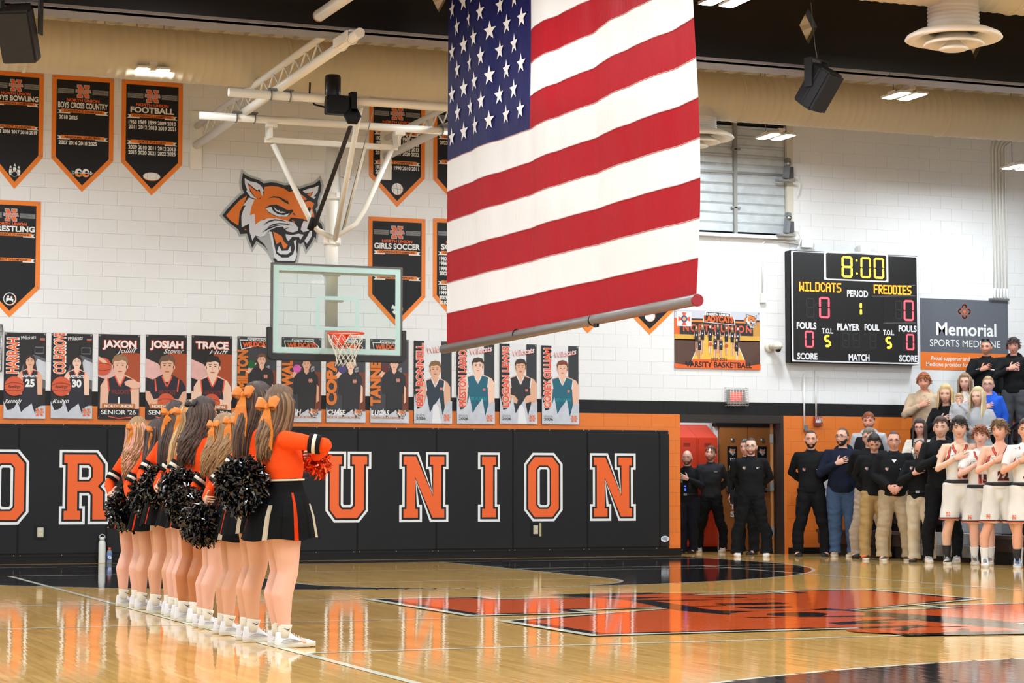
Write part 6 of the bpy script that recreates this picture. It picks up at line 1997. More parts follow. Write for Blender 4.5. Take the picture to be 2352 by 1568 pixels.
def person(label, loc, rz, H=1.75, sex='m', bulk=1.0, skin=(226, 176, 150), hair=(60, 42, 34), hair2=None, style='short', beard=None,
           top=None, bottom=None, arms=('down', 'down'), legs=None, shoes=(30, 30, 32), sole=None, socks=None, head=(0, 0, 0), glasses=False,
           stance=.11, group=None, seed=0, lean_=0.0, voxel=.012, face=True, hair_len=.3, wave=.0, lean=0.0, name='person', torso_twist=0.0, hairN=110):
    root = thing(name, label, 'person', loc, (lean_, 0, rz), group)
    s = H / 1.75
    hs = s * 1.07 if H > 1.4 else s * 1.5
    S = lambda p: Vector(p) * s
    fem = sex == 'f'
    rn = random.Random(seed + 11)
    skm = mat('skin_%d_%d_%d' % skin, skin, .45, sss=.12, noise=.06, nscale=14)
    # ---- joints
    sw = (.165 if fem else .185) * (1 + (bulk - 1) * .5)
    hipx = .085 * (1 + (bulk - 1) * .5)
    def armpose(kind, sd):
        X = lambda x, y, z: S((x * sd, y, z))
        sh = X(sw - .008, .0, 1.39)
        if kind == 'down': return sh, X(sw + .065, .03, 1.15), X(sw + .06, -.03, .91), (0, -.1, -1), (sd, 0, 0), (0, -1, 0), .35
        if kind == 'heart': return sh, X(sw + .075, -.13, 1.135), X(.045, -.2 - .03 * (bulk - 1), 1.262), (-sd, .12, .42), (0, -1, .1), (0, .2, 1), .12
        if kind == 'behind': return sh, X(sw + .085, .11, 1.17), X(.06, .17, 1.0), (-sd, .05, -.15), (0, 1, 0), (0, 0, 1), .4
        if kind == 'clasp': return sh, X(sw + .06, -.02, 1.15), X(.075, -.2 - .07 * (bulk - 1), 1.0), (-sd * .75, -.12, -.6), (sd * .2, -1, .1), (-sd * .3, -.3, .7), .45
        if kind == 'hold': return sh, X(sw + .06, -.04, 1.15), X(.03, -.27, 1.14), (-sd, -.05, .05), (0, -.6, -.8), (0, -1, .6), .5
        if kind == 'cheer': return sh, X(sw + .10, -.245, 1.345), X(.03, -.24, 1.27), (-sd, .0, .1), (0, -1, 0), (0, .1, 1), .9
        if kind == 'pom': return sh, X(sw + .035, .15, 1.14), X(.06, .23, 1.04), (-sd, .1, -.1), (0, 1, 0), (0, 0, 1), .9
        if kind == 'mouth': return sh, X(sw + .03, -.08, 1.18), X(.03, -.17, 1.40), (-.2 * sd, .3, 1), (0, -1, .2), (-sd, 0, .2), .6
        if kind == 'cross': return sh, X(sw + .06, -.06, 1.17), X(-.02, -.22, 1.13), (-sd, .0, .1), (0, -1, .2), (0, 0, 1), .3
    A = [armpose(arms[0], -1), armpose(arms[1], 1)]
    fx = stance
    def legpts(sd):
        return [S((sd * hipx, 0, .94)), S((sd * (hipx + .01), -.005, .78)), S((sd * (hipx * .5 + fx * .5 + .005), -.012, .50)), S((sd * fx, .034 if fem else .018, .35)), S((sd * fx, .015, .10)), S((sd * fx, .01, .07))]
    # ---- body (skin)
    bm = bmesh.new()
    b = bulk
    if fem: TR_ = [(.84, .10, .07, 0), (.88, .160, .108, .01), (.96, .16, .108, .008), (1.07, .122, .09, 0), (1.2, .138, .1, -.008), (1.30, .148, .108, -.012), (1.375, .145, .09, 0), (1.43, .095, .06, .008), (1.46, .055, .05, .01)]
    else: TR_ = [(.84, .10, .07, 0), (.88, .150, .104, .008), (.98, .148, .10, 0), (1.08, .142, .098, -.002), (1.22, .162, .112, -.004), (1.32, .172, .115, 0), (1.39, .160, .088, .005), (1.44, .100, .062, .01), (1.468, .06, .055, .012)]
    def torso(bm, grow_=0.0, z0=None, z1=9, top_k=1.0, bell=0.0):
        rows = [r for r in TR_ if (z0 is None or r[0] > z0 - .001) and r[0] < z1 + .001]
        if z0 is not None and rows[0][0] > z0 + .001:
            pr = [r for r in TR_ if r[0] < z0][-1] if [r for r in TR_ if r[0] < z0] else rows[0]
            rows = [(z0, pr[1], pr[2], pr[3])] + rows
        tube(bm, [S((0, yc - (b - 1) * .10 * math.exp(-((z - 1.05) / .15) ** 2), z)) for z, rx, ry, yc in rows],
             [((rx * (1 + (b - 1) * (1.0 if z < 1.3 else .5)) + grow_ + (bell if i == 0 else 0)) * s, (ry * (1 + (b - 1) * (1.5 if z < 1.3 else .6)) + grow_ + (bell if i == 0 else 0)) * s) for i, (z, rx, ry, yc) in enumerate(rows)], 24, up=(1, 0, 0))
    torso(bm)
    tube(bm, [S((0, .014, 1.44)), S((0, .008, 1.50)), S((0, -.004, 1.57)), S((0, -.012, 1.62))], [.058 * s * (b * .3 + .7), .052 * s * (b * .5 + .5), .051 * s * (b * .5 + .5), .045 * s], 14)
    ab = .9 if fem else 1.0
    ab *= (1 + (b - 1) * .6)
    for (sh, el, wr, d, n_, th, cu) in A:
        m1 = sh.lerp(el, .35); m2 = el.lerp(wr, .3)
        tube(bm, [sh.lerp(Vector((0, 0, sh.z)), .35), sh, m1, el, m2, wr.lerp(el, .1), wr], [.052 * ab * s, .054 * ab * s, .048 * ab * s, .038 * ab * s, .040 * ab * s, .028 * ab * s, .026 * s], 12)
        ellipsoid(bm, el, (.037 * ab * s,) * 3, 10, 8)
    lb = (1 + (b - 1) * .9) * (1.06 if fem else 1)
    for sd in (-1, 1):
        L = legpts(sd)
        tube(bm, L, [.092 * lb * s, .088 * lb * s, .057 * lb * s, .060 * lb * s, .036 * s, .034 * s], 14)
        ellipsoid(bm, S((sd * fx, .02, .36)), (.052 * lb * s, .052 * lb * s, .09 * s), 10, 8)
        tube(bm, [S((sd * fx, .03, .045)), S((sd * fx, -.05, .04)), S((sd * fx * 1.08, -.13, .03))], [(.034 * s, .03 * s), (.04 * s, .028 * s), (.036 * s, .02 * s)], 10, up=(1, 0, 0))
    me = remeshed(bm, voxel * s, 4)
    bm = bmesh.new(); bm.from_mesh(me); bpy.data.meshes.remove(me)
    for f in bm.faces: f.smooth = True
    for (sh, el, wr, d, n_, th, cu) in A:
        hand(bm, wr, d, n_, th, s * (.92 if fem else 1.02), cu)
    # head
    hc = S((0, -.012, 1.0)); hc.z = H - .122 * hs
    HM = Matrix.Translation(hc) @ Matrix.Rotation(head[0], 4, 'Z') @ Matrix.Rotation(head[1], 4, 'X') @ Matrix.Rotation(head[2], 4, 'Y') @ Matrix.Scale(hs, 4)
    jaw = 1.15 if fem else .92
    U, V, P = head_grid(jaw, .8 if fem else 1.0)
    mi = np.zeros(P.shape[:2], int)
    hairm = mat('hair_%d_%d_%d' % hair, hair, .5, noise=.35, nscale=60, stretch=(1, 1, .25), bump=.4, bscale=220)
    mats = [skm]
    if beard:
        mats.append(mat('beard_%d_%d_%d' % beard, beard, .8, noise=.3, nscale=150))
        bk = beard_mask(U, P); P = P.copy(); P[..., 1] -= bk * .004; P[..., 2] -= bk * .003; mi = bk.astype(int)
    add_grid(bm, P, HM, mi=mi)
    for sd in (-1, 1):
        ellipsoid(bm, HM @ Vector((sd * .077, .008, -.012)), (.009 * hs, .019 * hs, .031 * hs), 10, 8, M=(HM.to_3x3().normalized() @ Matrix.Rotation(sd * .35, 3, 'Z')).to_4x4())
    bmesh.ops.recalc_face_normals(bm, faces=bm.faces[:])
    mesh_obj('body', bm, mats, root)
    # ---- face parts
    if face:
        WH = mat('eye_white', (226, 222, 218), .25); IR = mat('eye_iris', (58, 46, 40), .2)
        for sd in (-1, 1):
            bm = bmesh.new(); ellipsoid(bm, HM @ Vector((sd * .031, -.0675, 0)), (.0145 * hs, .0135 * hs, .0085 * hs), 12, 8, M=HM.to_3x3().normalized().to_4x4())
            e_ = mesh_obj('eye', bm, WH, root)
            bm = bmesh.new(); ellipsoid(bm, HM @ Vector((sd * .031, -.0755, 0)), (.0075 * hs, .0072 * hs, .0075 * hs), 10, 8, M=HM.to_3x3().normalized().to_4x4())
            mesh_obj('iris', bm, IR, e_)
            bm = bmesh.new(); tube(bm, [HM @ Vector((sd * .016, -.0835, .004)), HM @ Vector((sd * .024, -.0855, .0095)), HM @ Vector((sd * .036, -.0835, .0095)), HM @ Vector((sd * .047, -.074, .003))], .0034 * hs, 5)
            mesh_obj('eyelid', bm, mat('lid_%d_%d_%d' % skin, tuple(int(c * .38) for c in skin), .5), e_)
            bm = bmesh.new(); tube(bm, [HM @ Vector((sd * .014, -.0965, .020)), HM @ Vector((sd * .03, -.0955, .0265)), HM @ Vector((sd * .05, -.081, .021))], [.0042 * hs, .005 * hs, .0025 * hs], 6)
            mesh_obj('eyebrow', bm, hairm, root)
        bm = bmesh.new()
        tube(bm, [HM @ Vector((x * .001, -.0885 + .00011 * x * x * .1, -.0635 + .00012 * abs(x) * 1.0 - (.0012 if abs(x) < 5 else 0))) for x in (-22, -14, -5, 0, 5, 14, 22)], [.001 * hs, .0032 * hs, .004 * hs, .0035 * hs, .004 * hs, .0032 * hs, .001 * hs], 6)
        tube(bm, [HM @ Vector((x * .001, -.0885 + .000011 * x * x, -.0735 + .000012 * x * x)) for x in (-20, -12, 0, 12, 20)], [.001 * hs, .004 * hs, .0052 * hs, .004 * hs, .001 * hs], 6)
        mesh_obj('lips', bm, mat('lips_%d_%d_%d' % skin, (int(skin[0] * .86), int(skin[1] * .62), int(skin[2] * .62)), .4), root)
        if glasses:
            bm = bmesh.new()
            for sd in (-1, 1):
                tube(bm, [HM @ Vector((sd * .032 + .022 * cos(a), -.101 + .01 * (sd * cos(a) > .3), -.002 + .016 * sin(a))) for a in np.linspace(0, 2 * pi, 17)], .0017 * hs, 5)
                tube(bm, [HM @ Vector((sd * .054, -.095, .002)), HM @ Vector((sd * .078, -.06, .004)), HM @ Vector((sd * .08, .01, .0))], .0016 * hs, 5)
            tube(bm, [HM @ Vector((-.01, -.106, 0)), HM @ Vector((.01, -.106, 0))], .0017 * hs, 5)
            mesh_obj('glasses', bm, mat('glasses_metal', (70, 66, 64), .3, .5), root)
    # ---- hair
    hm2 = mat('hair_%d_%d_%d' % hair2, hair2, .5, noise=.3, nscale=60, stretch=(1, 1, .25)) if hair2 else hairm
    if style != 'bald':
        T = {'short': .010, 'crop': .006, 'recede': .005, 'mop': .012, 'curly': .016, 'long': .014, 'fringe_bald': .006, 'child': .010}[style]
        Ug, Vg, Pg = head_grid(jaw, .0)
        zz = Pg[..., 2]
        m = hair_mask(Ug, zz, style)
        tt = T * sm(m / (.018 if style not in ('mop', 'curly') else .01))
        tt *= 1 + .55 * sm((zz - .03) / .08) * (style not in ('crop', 'recede', 'fringe_bald'))
        tt *= np.where(zz < .02, .6, 1)
        tt *= 1 + .16 * np.sin(Ug * 13 + zz * 40 + seed) + .12 * np.sin(Ug * 29 - zz * 70 + seed * 2)
        nrm = Pg / np.linalg.norm(Pg * np.array([1, 1, 1]), axis=-1, keepdims=True)
        PH = Pg + nrm * (tt + np.where(m > 0, .0015, -.004))[..., None]
        ok = (m[:-1] > -.012)
        ok = ok & (m[1:] > -.012)
        bm = bmesh.new()
        add_grid(bm, PH, HM, faces_ok=np.vstack([ok, ok[-1:]]), caps=(style != 'fringe_bald', False))
        def surf(a, zv, off):
            """point on the head surface at azimuth a (0 front), height zv"""
            k = min(.999, abs(zv) / .118)
            r_ = sqrt(1 - k * k)
            w_ = 1 - .26 * jaw * (max(0, -zv) / .118) ** 1.5
            x = (.0765 * w_ * r_ + off) * sin(a); y = -(.097 * r_ + off) * cos(a)
            return Vector((x, y, zv))
        if style in ('mop', 'curly', 'short', 'child'):
            N = {'mop': 190, 'curly': 230, 'short': 110, 'child': 70}[style]
            for i in range(N):
                a = rn.uniform(-pi, pi); zv = rn.uniform(.045, .112) if abs(a) < 1.2 else rn.uniform(-.02, .112)
                if style == 'short': zv = max(zv, .055)
                p0 = surf(a, zv, T * .6)
                dirv = Vector((sin(a) * .6, -cos(a) * .6 - .35, -.25 if zv < .09 else .1)) + Vector((rn.uniform(-.4, .4), rn.uniform(-.4, .4), rn.uniform(-.3, .35)))
                dirv.normalize()
                L = {'mop': .04, 'curly': .03, 'short': .022, 'child': .02}[style] * rn.uniform(.7, 1.2)
                cr = Vector((rn.uniform(-1, 1), rn.uniform(-1, 1), rn.uniform(-1, .4))) * (.5 if style == 'curly' else .25)
                r0 = .0065 if style != 'short' else .005
                tube(bm, [HM @ (p0 - dirv * .01), HM @ (p0 + dirv * L * .4), HM @ (p0 + (dirv + cr * .6).normalized() * L * .8), HM @ (p0 + (dirv + cr).normalized() * L + Vector((0, 0, -.004)))], [r0 * hs, r0 * 1.0 * hs, r0 * .7 * hs, .001], 5, mi=rn.randint(0, 1))
        if style == 'long':
            for i in range(hairN):
                a = rn.uniform(.95, 2 * pi - .95) if not group_is_back(arms) else rn.uniform(1.25, 2 * pi - 1.25)
                back_ = 1 - abs(a - pi) / (pi - .95)        # 1 at the back
                L = hair_len * rn.uniform(.8, 1.05)
                ph = rn.uniform(0, 6.28)
                off = .012 + rn.uniform(0, .012)
                pts = [surf(pi + (a - pi) * .7, .112, .004), surf(pi + (a - pi) * .9, .08, off * .8), surf(a, .03, off + .003), surf(a, -.03, off + .006)]
                e = surf(a, -.05, off + .012)
                nseg = 9
                for k in range(1, nseg + 1):
                    t = k / nseg
                    z = -.05 - L * t
                    sh_out = .012 * sm(np.array(min(1, t * 2)))
                    x = e.x * (1 - (.12 if not group_is_back(arms) else .5) * t) + (0.02 * (1 if e.x > 0 else -1) * (1 - back_)) * t
                    y = e.y + (.045 * back_ + .0) * min(1, t * 2.2) + (-.05 * (1 - back_) if not group_is_back(arms) else .03) * min(1, t * 1.6)
                    wv = wave * min(1, t * 2)
                    x += wv * sin(t * 15 + ph) ; y += wv * cos(t * 15 + ph)
                    pts.append(Vector((x, y, z)))
                r0 = rn.uniform(.005, .0085)
                tube(bm, [HM @ q for q in pts], [r0 * .5 * hs, r0 * hs, r0 * hs] + [r0 * hs] * (len(pts) - 6) + [r0 * .85 * hs, r0 * .5 * hs, .001], 5, mi=1 if (rn.random() < .45) else 0)
        bmesh.ops.recalc_face_normals(bm, faces=bm.faces[:])
        mesh_obj('hair', bm, [hairm, hm2], root)
    # ---- clothes
    fig = Fig(); fig.root = root; fig.S = S; fig.HM = HM; fig.s = s; fig.torso = torso; fig.A = A; fig.legs = legpts; fig.b = b; fig.seed = seed; fig.sw = sw; fig.lb = lb; fig.ab = ab; fig.fx = fx; fig.fem = fem; fig.hs = hs; fig.hipx = hipx
    return fig

def group_is_back(arms):
    return arms[1] == 'pom'

def cloth(fig, name, bm, m, vox=.013, amp=.0022, it=3, label=None, kz=1.0):
    me = remeshed(bm, vox * fig.s, it)
    rough_cloth(me, amp, fig.seed + len(name), kz)
    o = mesh_obj(name, me, m, fig.root, smooth=True, label=label)
    return o

def cloth_mat(name, rgb, **k):
    return mat('cloth_' + name, rgb, k.pop('rough', .85), bump=.3, bscale=90, noise=.08, nscale=9, spec=.15, **k)

def long_top(fig, m, name='pullover', z0=.90, grow_=.022, collar='stand', sleeve='long', amp=.003, label=None, cuffs=None):
    S, s = fig.S, fig.s
    bm = bmesh.new()
    fig.torso(bm, grow_, z0, 1.47)
    for (sh, el, wr, d, n_, th, cu) in fig.A:
        g_ = grow_ * .75 * s; a = fig.ab * s
        m1 = sh.lerp(el, .4); m2 = el.lerp(wr, .35)
        if sleeve == 'long': pts = [sh.lerp(Vector((0, 0, sh.z)), .35), sh, m1, el, m2, wr.lerp(el, .02)]; rad = [.055 * a + g_ * .6, .056 * a + g_, .050 * a + g_, .043 * a + g_, .041 * a + g_, .031 * a + g_ * .7]
        elif sleeve == 'short': pts = [sh.lerp(Vector((0, 0, sh.z)), .35), sh, m1, sh.lerp(el, .75)]; rad = [.055 * a + g_ * .6, .056 * a + g_, .052 * a + g_, .052 * a + g_]
        tube(bm, pts, rad, 12)
        if sleeve == 'long': ellipsoid(bm, el, (.042 * a + g_,) * 3, 10, 8)
    o = cloth(fig, name, bm, m, amp=amp, label=label)
    bm = bmesh.new()
    c = S((0, .004, 1.462)); k = .07 + .012 * (fig.b - 1)
    if collar == 'stand':
        for q, (dz, r_) in enumerate(((0, 0.0), )):
            n = 20; rings = []
            for z, rr_ in ((-.035, .088), (.0, .072), (.03, .066), (.032, .060), (.0, .058)):
                rings.append([bm.verts.new(c + Vector(((rr_ + .0) * cos(t) * s * (k / .07), (rr_ * .92) * sin(t) * s * (k / .07) , (z - .014 * (-sin(t)) * (1 if sin(t) < 0 else .3)) * s))) for t in np.linspace(0, 2 * pi, n, endpoint=False)])
            for a_, b_ in zip(rings[:-1], rings[1:]):
                for i in range(n): bm.faces.new((a_[i], a_[(i + 1) % n], b_[(i + 1) % n], b_[i])).smooth = True
        mesh_obj('collar', bm, m, fig.root)
    elif collar == 'hood':
        tube(bm, [c + Vector((.098 * cos(t) * s, (.086 * sin(t) + .014) * s, (-.022 + .034 * sin(t)) * s)) for t in np.linspace(-pi * .5, pi * 1.5, 25)], [(.032 + .03 * max(0, sin(t))) * s for t in np.linspace(-pi * .5, pi * 1.5, 25)], 10)
        mesh_obj('hood', bm, m, fig.root, smooth=True)
        bm = bmesh.new()
        for sd in (-1, 1): tube(bm, [c + Vector((sd * .03, -.095, -.03)) * s, c + Vector((sd * .038, -.135, -.09)) * s, c + Vector((sd * .036, -.145, -.16)) * s], .003 * s, 5)
        mesh_obj('drawstring', bm, m, fig.root)
    elif collar == 'crew':
        tube(bm, [c + Vector((.074 * cos(t) * s, (.066 * sin(t)) * s, (-.012 + .016 * sin(t)) * s)) for t in np.linspace(0, 2 * pi, 25)], .011 * s, 8)
        mesh_obj('neckband', bm, m, fig.root, smooth=True)
    else: bm.free()
    return o

def trousers(fig, m, name='trousers', z1=1.02, grow_=.016, flare=.02, amp=.004, cut=0.05, label=None):
    S, s = fig.S, fig.s
    bm = bmesh.new()
    fig.torso(bm, grow_ * .6, .84, z1)
    ellipsoid(bm, S((0, .005, .86)), (.11 * fig.lb * s + .01, .10 * fig.lb * s + .012, .075 * s), 14, 10)
    lb = fig.lb
    for sd in (-1, 1):
        L = fig.legs(sd)
        g_ = grow_ * s
        end = S((sd * fig.fx, .012, cut))
        tube(bm, [L[0], L[1], L[2], L[3], end.lerp(L[3], .25), end], [.097 * lb * s + g_ * .5, .09 * lb * s + g_, .062 * lb * s + g_ * 1.3, .058 * lb * s + g_ * 1.5, .045 * s + g_ + flare * s * .6, .048 * s + g_ + flare * s], 16)
    return cloth(fig, name, bm, m, amp=amp, label=label, kz=2.0)

def shorts(fig, m, trim=None, length=.50, name='shorts'):
    S, s = fig.S, fig.s
    bm = bmesh.new()
    fig.torso(bm, .016, .84, .99)
    ellipsoid(bm, S((0, .0, .85)), (.12 * s, .115 * s, .09 * s), 14, 10)
    for sd in (-1, 1):
        L = fig.legs(sd)
        q = S((sd * (fig.hipx + .045), -.01, length))
        tube(bm, [L[0] + Vector((sd * .01, 0, .02)) * s, L[1] + Vector((sd * .012, 0, 0)) * s, q], [(.105 * s, .115 * s), (.108 * s, .11 * s), (.118 * s, .112 * s)], 18, up=(1, 0, 0))
    o = cloth(fig, name, bm, m, amp=.004, kz=.4)
    for sd in (-1, 1):
        for k, mm in enumerate(trim or []):
            q = S((sd * (fig.hipx + .045), -.01, length + .012 + k * .012))
            bm = bmesh.new()
            tube(bm, [q + Vector((.122 * cos(t), .117 * sin(t), 0)) * s for t in np.linspace(0, 2 * pi, 25)], .0068 * s, 6)
            mesh_obj('hem_stripe', bm, mm, fig.root)
    return o

def tank(fig, m, name='jersey', z0=.93, trim=None):
    S, s = fig.S, fig.s
    bm = bmesh.new()
    rows = [(z0, .158, .118, .0), (1.05, .152, .112, 0), (1.2, .168, .122, -.004), (1.28, .168, .126, 0), (1.345, .138, .112, .003), (1.40, .122, .088, .006), (1.435, .105, .068, .01)]
    tube(bm, [S((0, y, z)) for z, a, c, y in rows], [((a + .008) * s, (c + .006) * s) for z, a, c, y in rows], 24, up=(1, 0, 0))
    o = cloth(fig, name, bm, m, amp=.003, it=2, kz=.6)
    return o

def front_print(fig, obj, draw, name='print', offset=.004, back=False):
    me = obj.data
    bvh = BVHTree.FromPolygons([v.co.copy() for v in me.vertices], [tuple(p.vertices) for p in me.polygons])
    p = Print((0, 0, 0), n=(0, -1, 0))
    sgn = -1
    def P(x, y, l):
        hit = bvh.ray_cast(Vector((x, -1.5, y)), Vector((0, 1, 0)))
        yy = hit[0].y if hit[0] is not None else bvh.find_nearest(Vector((x, -.12, y)))[0].y
        return Vector((x, yy - offset - .0006 * l, y))
    p.P = P
    base_line = p.line
    def fine_line(pts, w, m, layer=None, closed=False):
        out = [pts[0]]
        for a, b in zip(pts[:-1], pts[1:]):
            k = max(1, int(math.hypot(b[0] - a[0], b[1] - a[1]) / .015))
            out += [(a[0] + (b[0] - a[0]) * i / k, a[1] + (b[1] - a[1]) * i / k) for i in range(1, k + 1)]
        base_line(out, w, m, layer, closed)
    p.line = fine_line
    draw(p)
    return p.build(name, fig.root)

def shoe(fig, sd, m, solem, high=False, toe=0.0, lace=None, accent=None):
    S, s = fig.S, fig.s
    x = fig.fx
    bm = bmesh.new()
    Mz = Matrix.Translation(S((sd * x, 0, 0))) @ Matrix.Rotation(-sd * (.12 + toe), 4, 'Z')
    n = 22
    def outline(k, z, fr=1.0):
        pts = []
        for i in range(n):
            t = 2 * pi * i / n
            yy = -.055 + .145 * -cos(t)          # toe at -Y
            ww = (.047 - .010 * (yy + .055) / .145) * abs(sin(t)) ** .75 * (1 if sin(t) > 0 else -1)
            pts.append(Mz @ (Vector((ww * k, (yy + .055) * fr - .055, z)) * s))
        return pts
    # sole
    rs = [[bm.verts.new(q) for q in outline(k, z)] for k, z in ((.96, .0), (1.02, .004), (1.05, .022), (1.0, .032))]
    for a, b in zip(rs[:-1], rs[1:]):
        for i in range(n): bm.faces.new((a[i], a[(i + 1) % n], b[(i + 1) % n], b[i])).smooth = True
    bm.faces.new(rs[0][::-1]); bm.faces.new(rs[-1])
    so = bm
    bmesh.ops.recalc_face_normals(bm, faces=bm.faces[:])
    sh_o = bmesh.new()
    prof = [(0.0, .03), (.25, .055), (.5, .062)]
    rings = []
    nz = 7
    top = .105 if not high else .14
    for j in range(nz):
        t = j / (nz - 1)
        z = .028 + (top - .028) * t
        ring = []
        for i in range(n):
            a = 2 * pi * i / n
            yy = -.055 + .145 * -cos(a)
            ww = (.047 - .010 * (yy + .055) / .145) * abs(sin(a)) ** .75 * (1 if sin(a) > 0 else -1)
            # upper closes in towards the ankle opening at y = +.025
            cy = .028
            front = max(0, (cy - yy) / .23)
            zmax = .028 + (top - .028) * (1 - sm(np.array(min(1, front * 1.35)))) + .036 * min(1, front * 3) * (1 - .3 * front)
            zz = .028 + (zmax - .028) * t
            shrink = 1 - .30 * t ** 2 - .25 * front * t ** 3
            yo = cy + (yy - cy) * (1 - (.42 * t ** 1.6) * (1 if yy < cy else .35))
            ring.append(sh_o.verts.new(Mz @ (Vector((ww * shrink * .98, yo, float(zz))) * s)))
        rings.append(ring)
    for a, b in zip(rings[:-1], rings[1:]):
        for i in range(n): sh_o.faces.new((a[i], a[(i + 1) % n], b[(i + 1) % n], b[i])).smooth = True
    sh_o.faces.new(rings[-1])
    bmesh.ops.recalc_face_normals(sh_o, faces=sh_o.faces[:])
    o = mesh_obj('shoe', sh_o, m, fig.root)
    mesh_obj('sole', so, solem, o)
    if lace:
        bm = bmesh.new()
        for k in range(5):
            y = -.045 - .018 * k; z = .088 - .010 * k
            tube(bm, [Mz @ (Vector((-.024, y + .004, z - .010)) * s), Mz @ (Vector((0, y - .003, z + .004)) * s), Mz @ (Vector((.024, y + .004, z - .010)) * s)], .0028 * s, 5)
        mesh_obj('laces', bm, lace, o)
    if accent:
        bm = bmesh.new()
        for q in (-1, 1):
            tube(bm, [Mz @ (Vector((q * .047, .05, .05)) * s), Mz @ (Vector((q * .050, -.0, .062)) * s), Mz @ (Vector((q * .050, -.06, .046)) * s)], (.004 * s), 5)
            tube(bm, [Mz @ (Vector((q * .046, .06, .038)) * s), Mz @ (Vector((q * .051, -.0, .046)) * s), Mz @ (Vector((q * .051, -.08, .04)) * s)], (.003 * s), 5)
        mesh_obj('side_stripe', bm, accent, o)

def sock(fig, sd, m, top=.22, tick=None):
    S, s = fig.S, fig.s
    bm = bmesh.new()
    x = sd * fig.fx
    r = lambda z: .041 + .010 * max(0, (z - .1) / .12)
    tube(bm, [S((x, .02, .07)), S((x, .017, .12)), S((x, .014, top - .01)), S((x, .013, top))], [.043 * s, r(.12) * s, (r(top) + .002) * s, (r(top) + .003) * s], 16)
    o = mesh_obj('sock', bm, m, fig.root)
    if tick:
        bm = bmesh.new()
        for q in (-1, 1):
            z = top - .03
            pts = [S((x + q * (r(z) + .003), .012 + dy, z + dz)) for dy, dz in ((-.022, .004), (-.012, -.006), (.02, .008))]
            tube(bm, pts, [.0012 * s, .004 * s, .001 * s], 5)
        mesh_obj('tick_mark', bm, tick, o)
# ================================================================== PLACING HELPERS
def spot(px, X_, fy=1285):
    r = _ray(px, fy); k = X_ / r.x
    return X_, r.y * k
def height_at(px, hy, X_, footz=0.0):
    r = _ray(px, hy); k = X_ / r.x
    return CAM_H + r.z * k - footz

TOPK = cloth_mat('black', (24, 25, 27)); TOPC = cloth_mat('charcoal', (44, 46, 50)); TOPN = cloth_mat('navy', (26, 32, 50)); KHAKI = cloth_mat('khaki', (172, 142, 92)); KHAKI2 = cloth_mat('sand', (182, 162, 132)); CREAMC = cloth_mat('cream', (206, 190, 162)); STONE = cloth_mat('stone', (176, 158, 140)); BLK = cloth_mat('black_trouser', (20, 21, 24)); JEANS = cloth_mat('denim', (70, 92, 124)); WHITEJ = cloth_mat('white_jersey', (236, 234, 228)); TANH = cloth_mat('tan_hoodie', (196, 172, 144)); CRM = cloth_mat('off_white', (222, 214, 202)); HGREY = cloth_mat('heather', (182, 184, 188)); BLUE = cloth_mat('blue', (40, 92, 204)); GREYT = cloth_mat('grey_trouser', (74, 76, 80)); VESTK = cloth_mat('vest_black', (30, 31, 34)); WHITEC = cloth_mat('white', (228, 226, 222))
T_OR = mat('trim_orange', (214, 72, 40), .6); T_K = mat('trim_black', (32, 32, 36), .6); T_W = mat('trim_white', (236, 236, 234), .6)
SHW = mat('shoe_white', (226, 226, 224), .45); SHK = mat('shoe_black', (26, 26, 28), .35); SHB = mat('shoe_brown', (78, 50, 42), .45); SHG = mat('shoe_grey', (176, 172, 160), .6); SOLW = mat('sole_white', (214, 208, 192), .5); SOLK = mat('sole_black', (22, 22, 22), .6); SHT = mat('shoe_tan', (164, 134, 88), .6); SHBL = mat('shoe_blue', (150, 168, 190), .6)

def logos(cat=True, tick=True, z=1.31, s=1.0):
    def d(p):
        if cat:
            p.em = .05 / 1764
            cat_emblem(p, lambda a, b: (-.135 + a / 1764 * .06, z - .03 + (1568 - b) / 1568 * .055), 1, True)
        if tick:
            p.poly([(.075, z), (.085, z - .012), (.135, z + .012), (.088, z - .002), (.08, z + .006)], T_W, 2)
    return d
def man(label, px, hy, X_, footz=0, rz=-36, **k):
    H = height_at(px, hy, X_, footz)
    x, y = spot(px, X_)
    return person(label, (x, y, footz), R(rz), H=H, **k)
def std_shoes(f, m, sm_, **k):
    for sd in (-1, 1): shoe(f, sd, m, sm_, **k)
def belt(f, m=BLACK):
    bm = bmesh.new(); s = f.s
    b = f.b
    tube(bm, [f.S(((.158 * (1 + (b - 1)) + .012) * cos(t), (.112 * (1 + (b - 1) * 1.5) + .016) * sin(t) - (b - 1) * .08, 1.0)) for t in np.linspace(0, 2 * pi, 33)], [(.006 * s, .018 * s)] * 33, 8, up=(1, 0, 0))
    o = mesh_obj('belt', bm, m, f.root)
    bm = bmesh.new(); y = -(.112 * (1 + (b - 1) * 1.5) + .026) - (b - 1) * .08
    box(bm, -.028 * s, (y - .006) * s, .982 * s, .028 * s, y * s, 1.018 * s); mesh_obj('buckle', bm, CHROME, o)

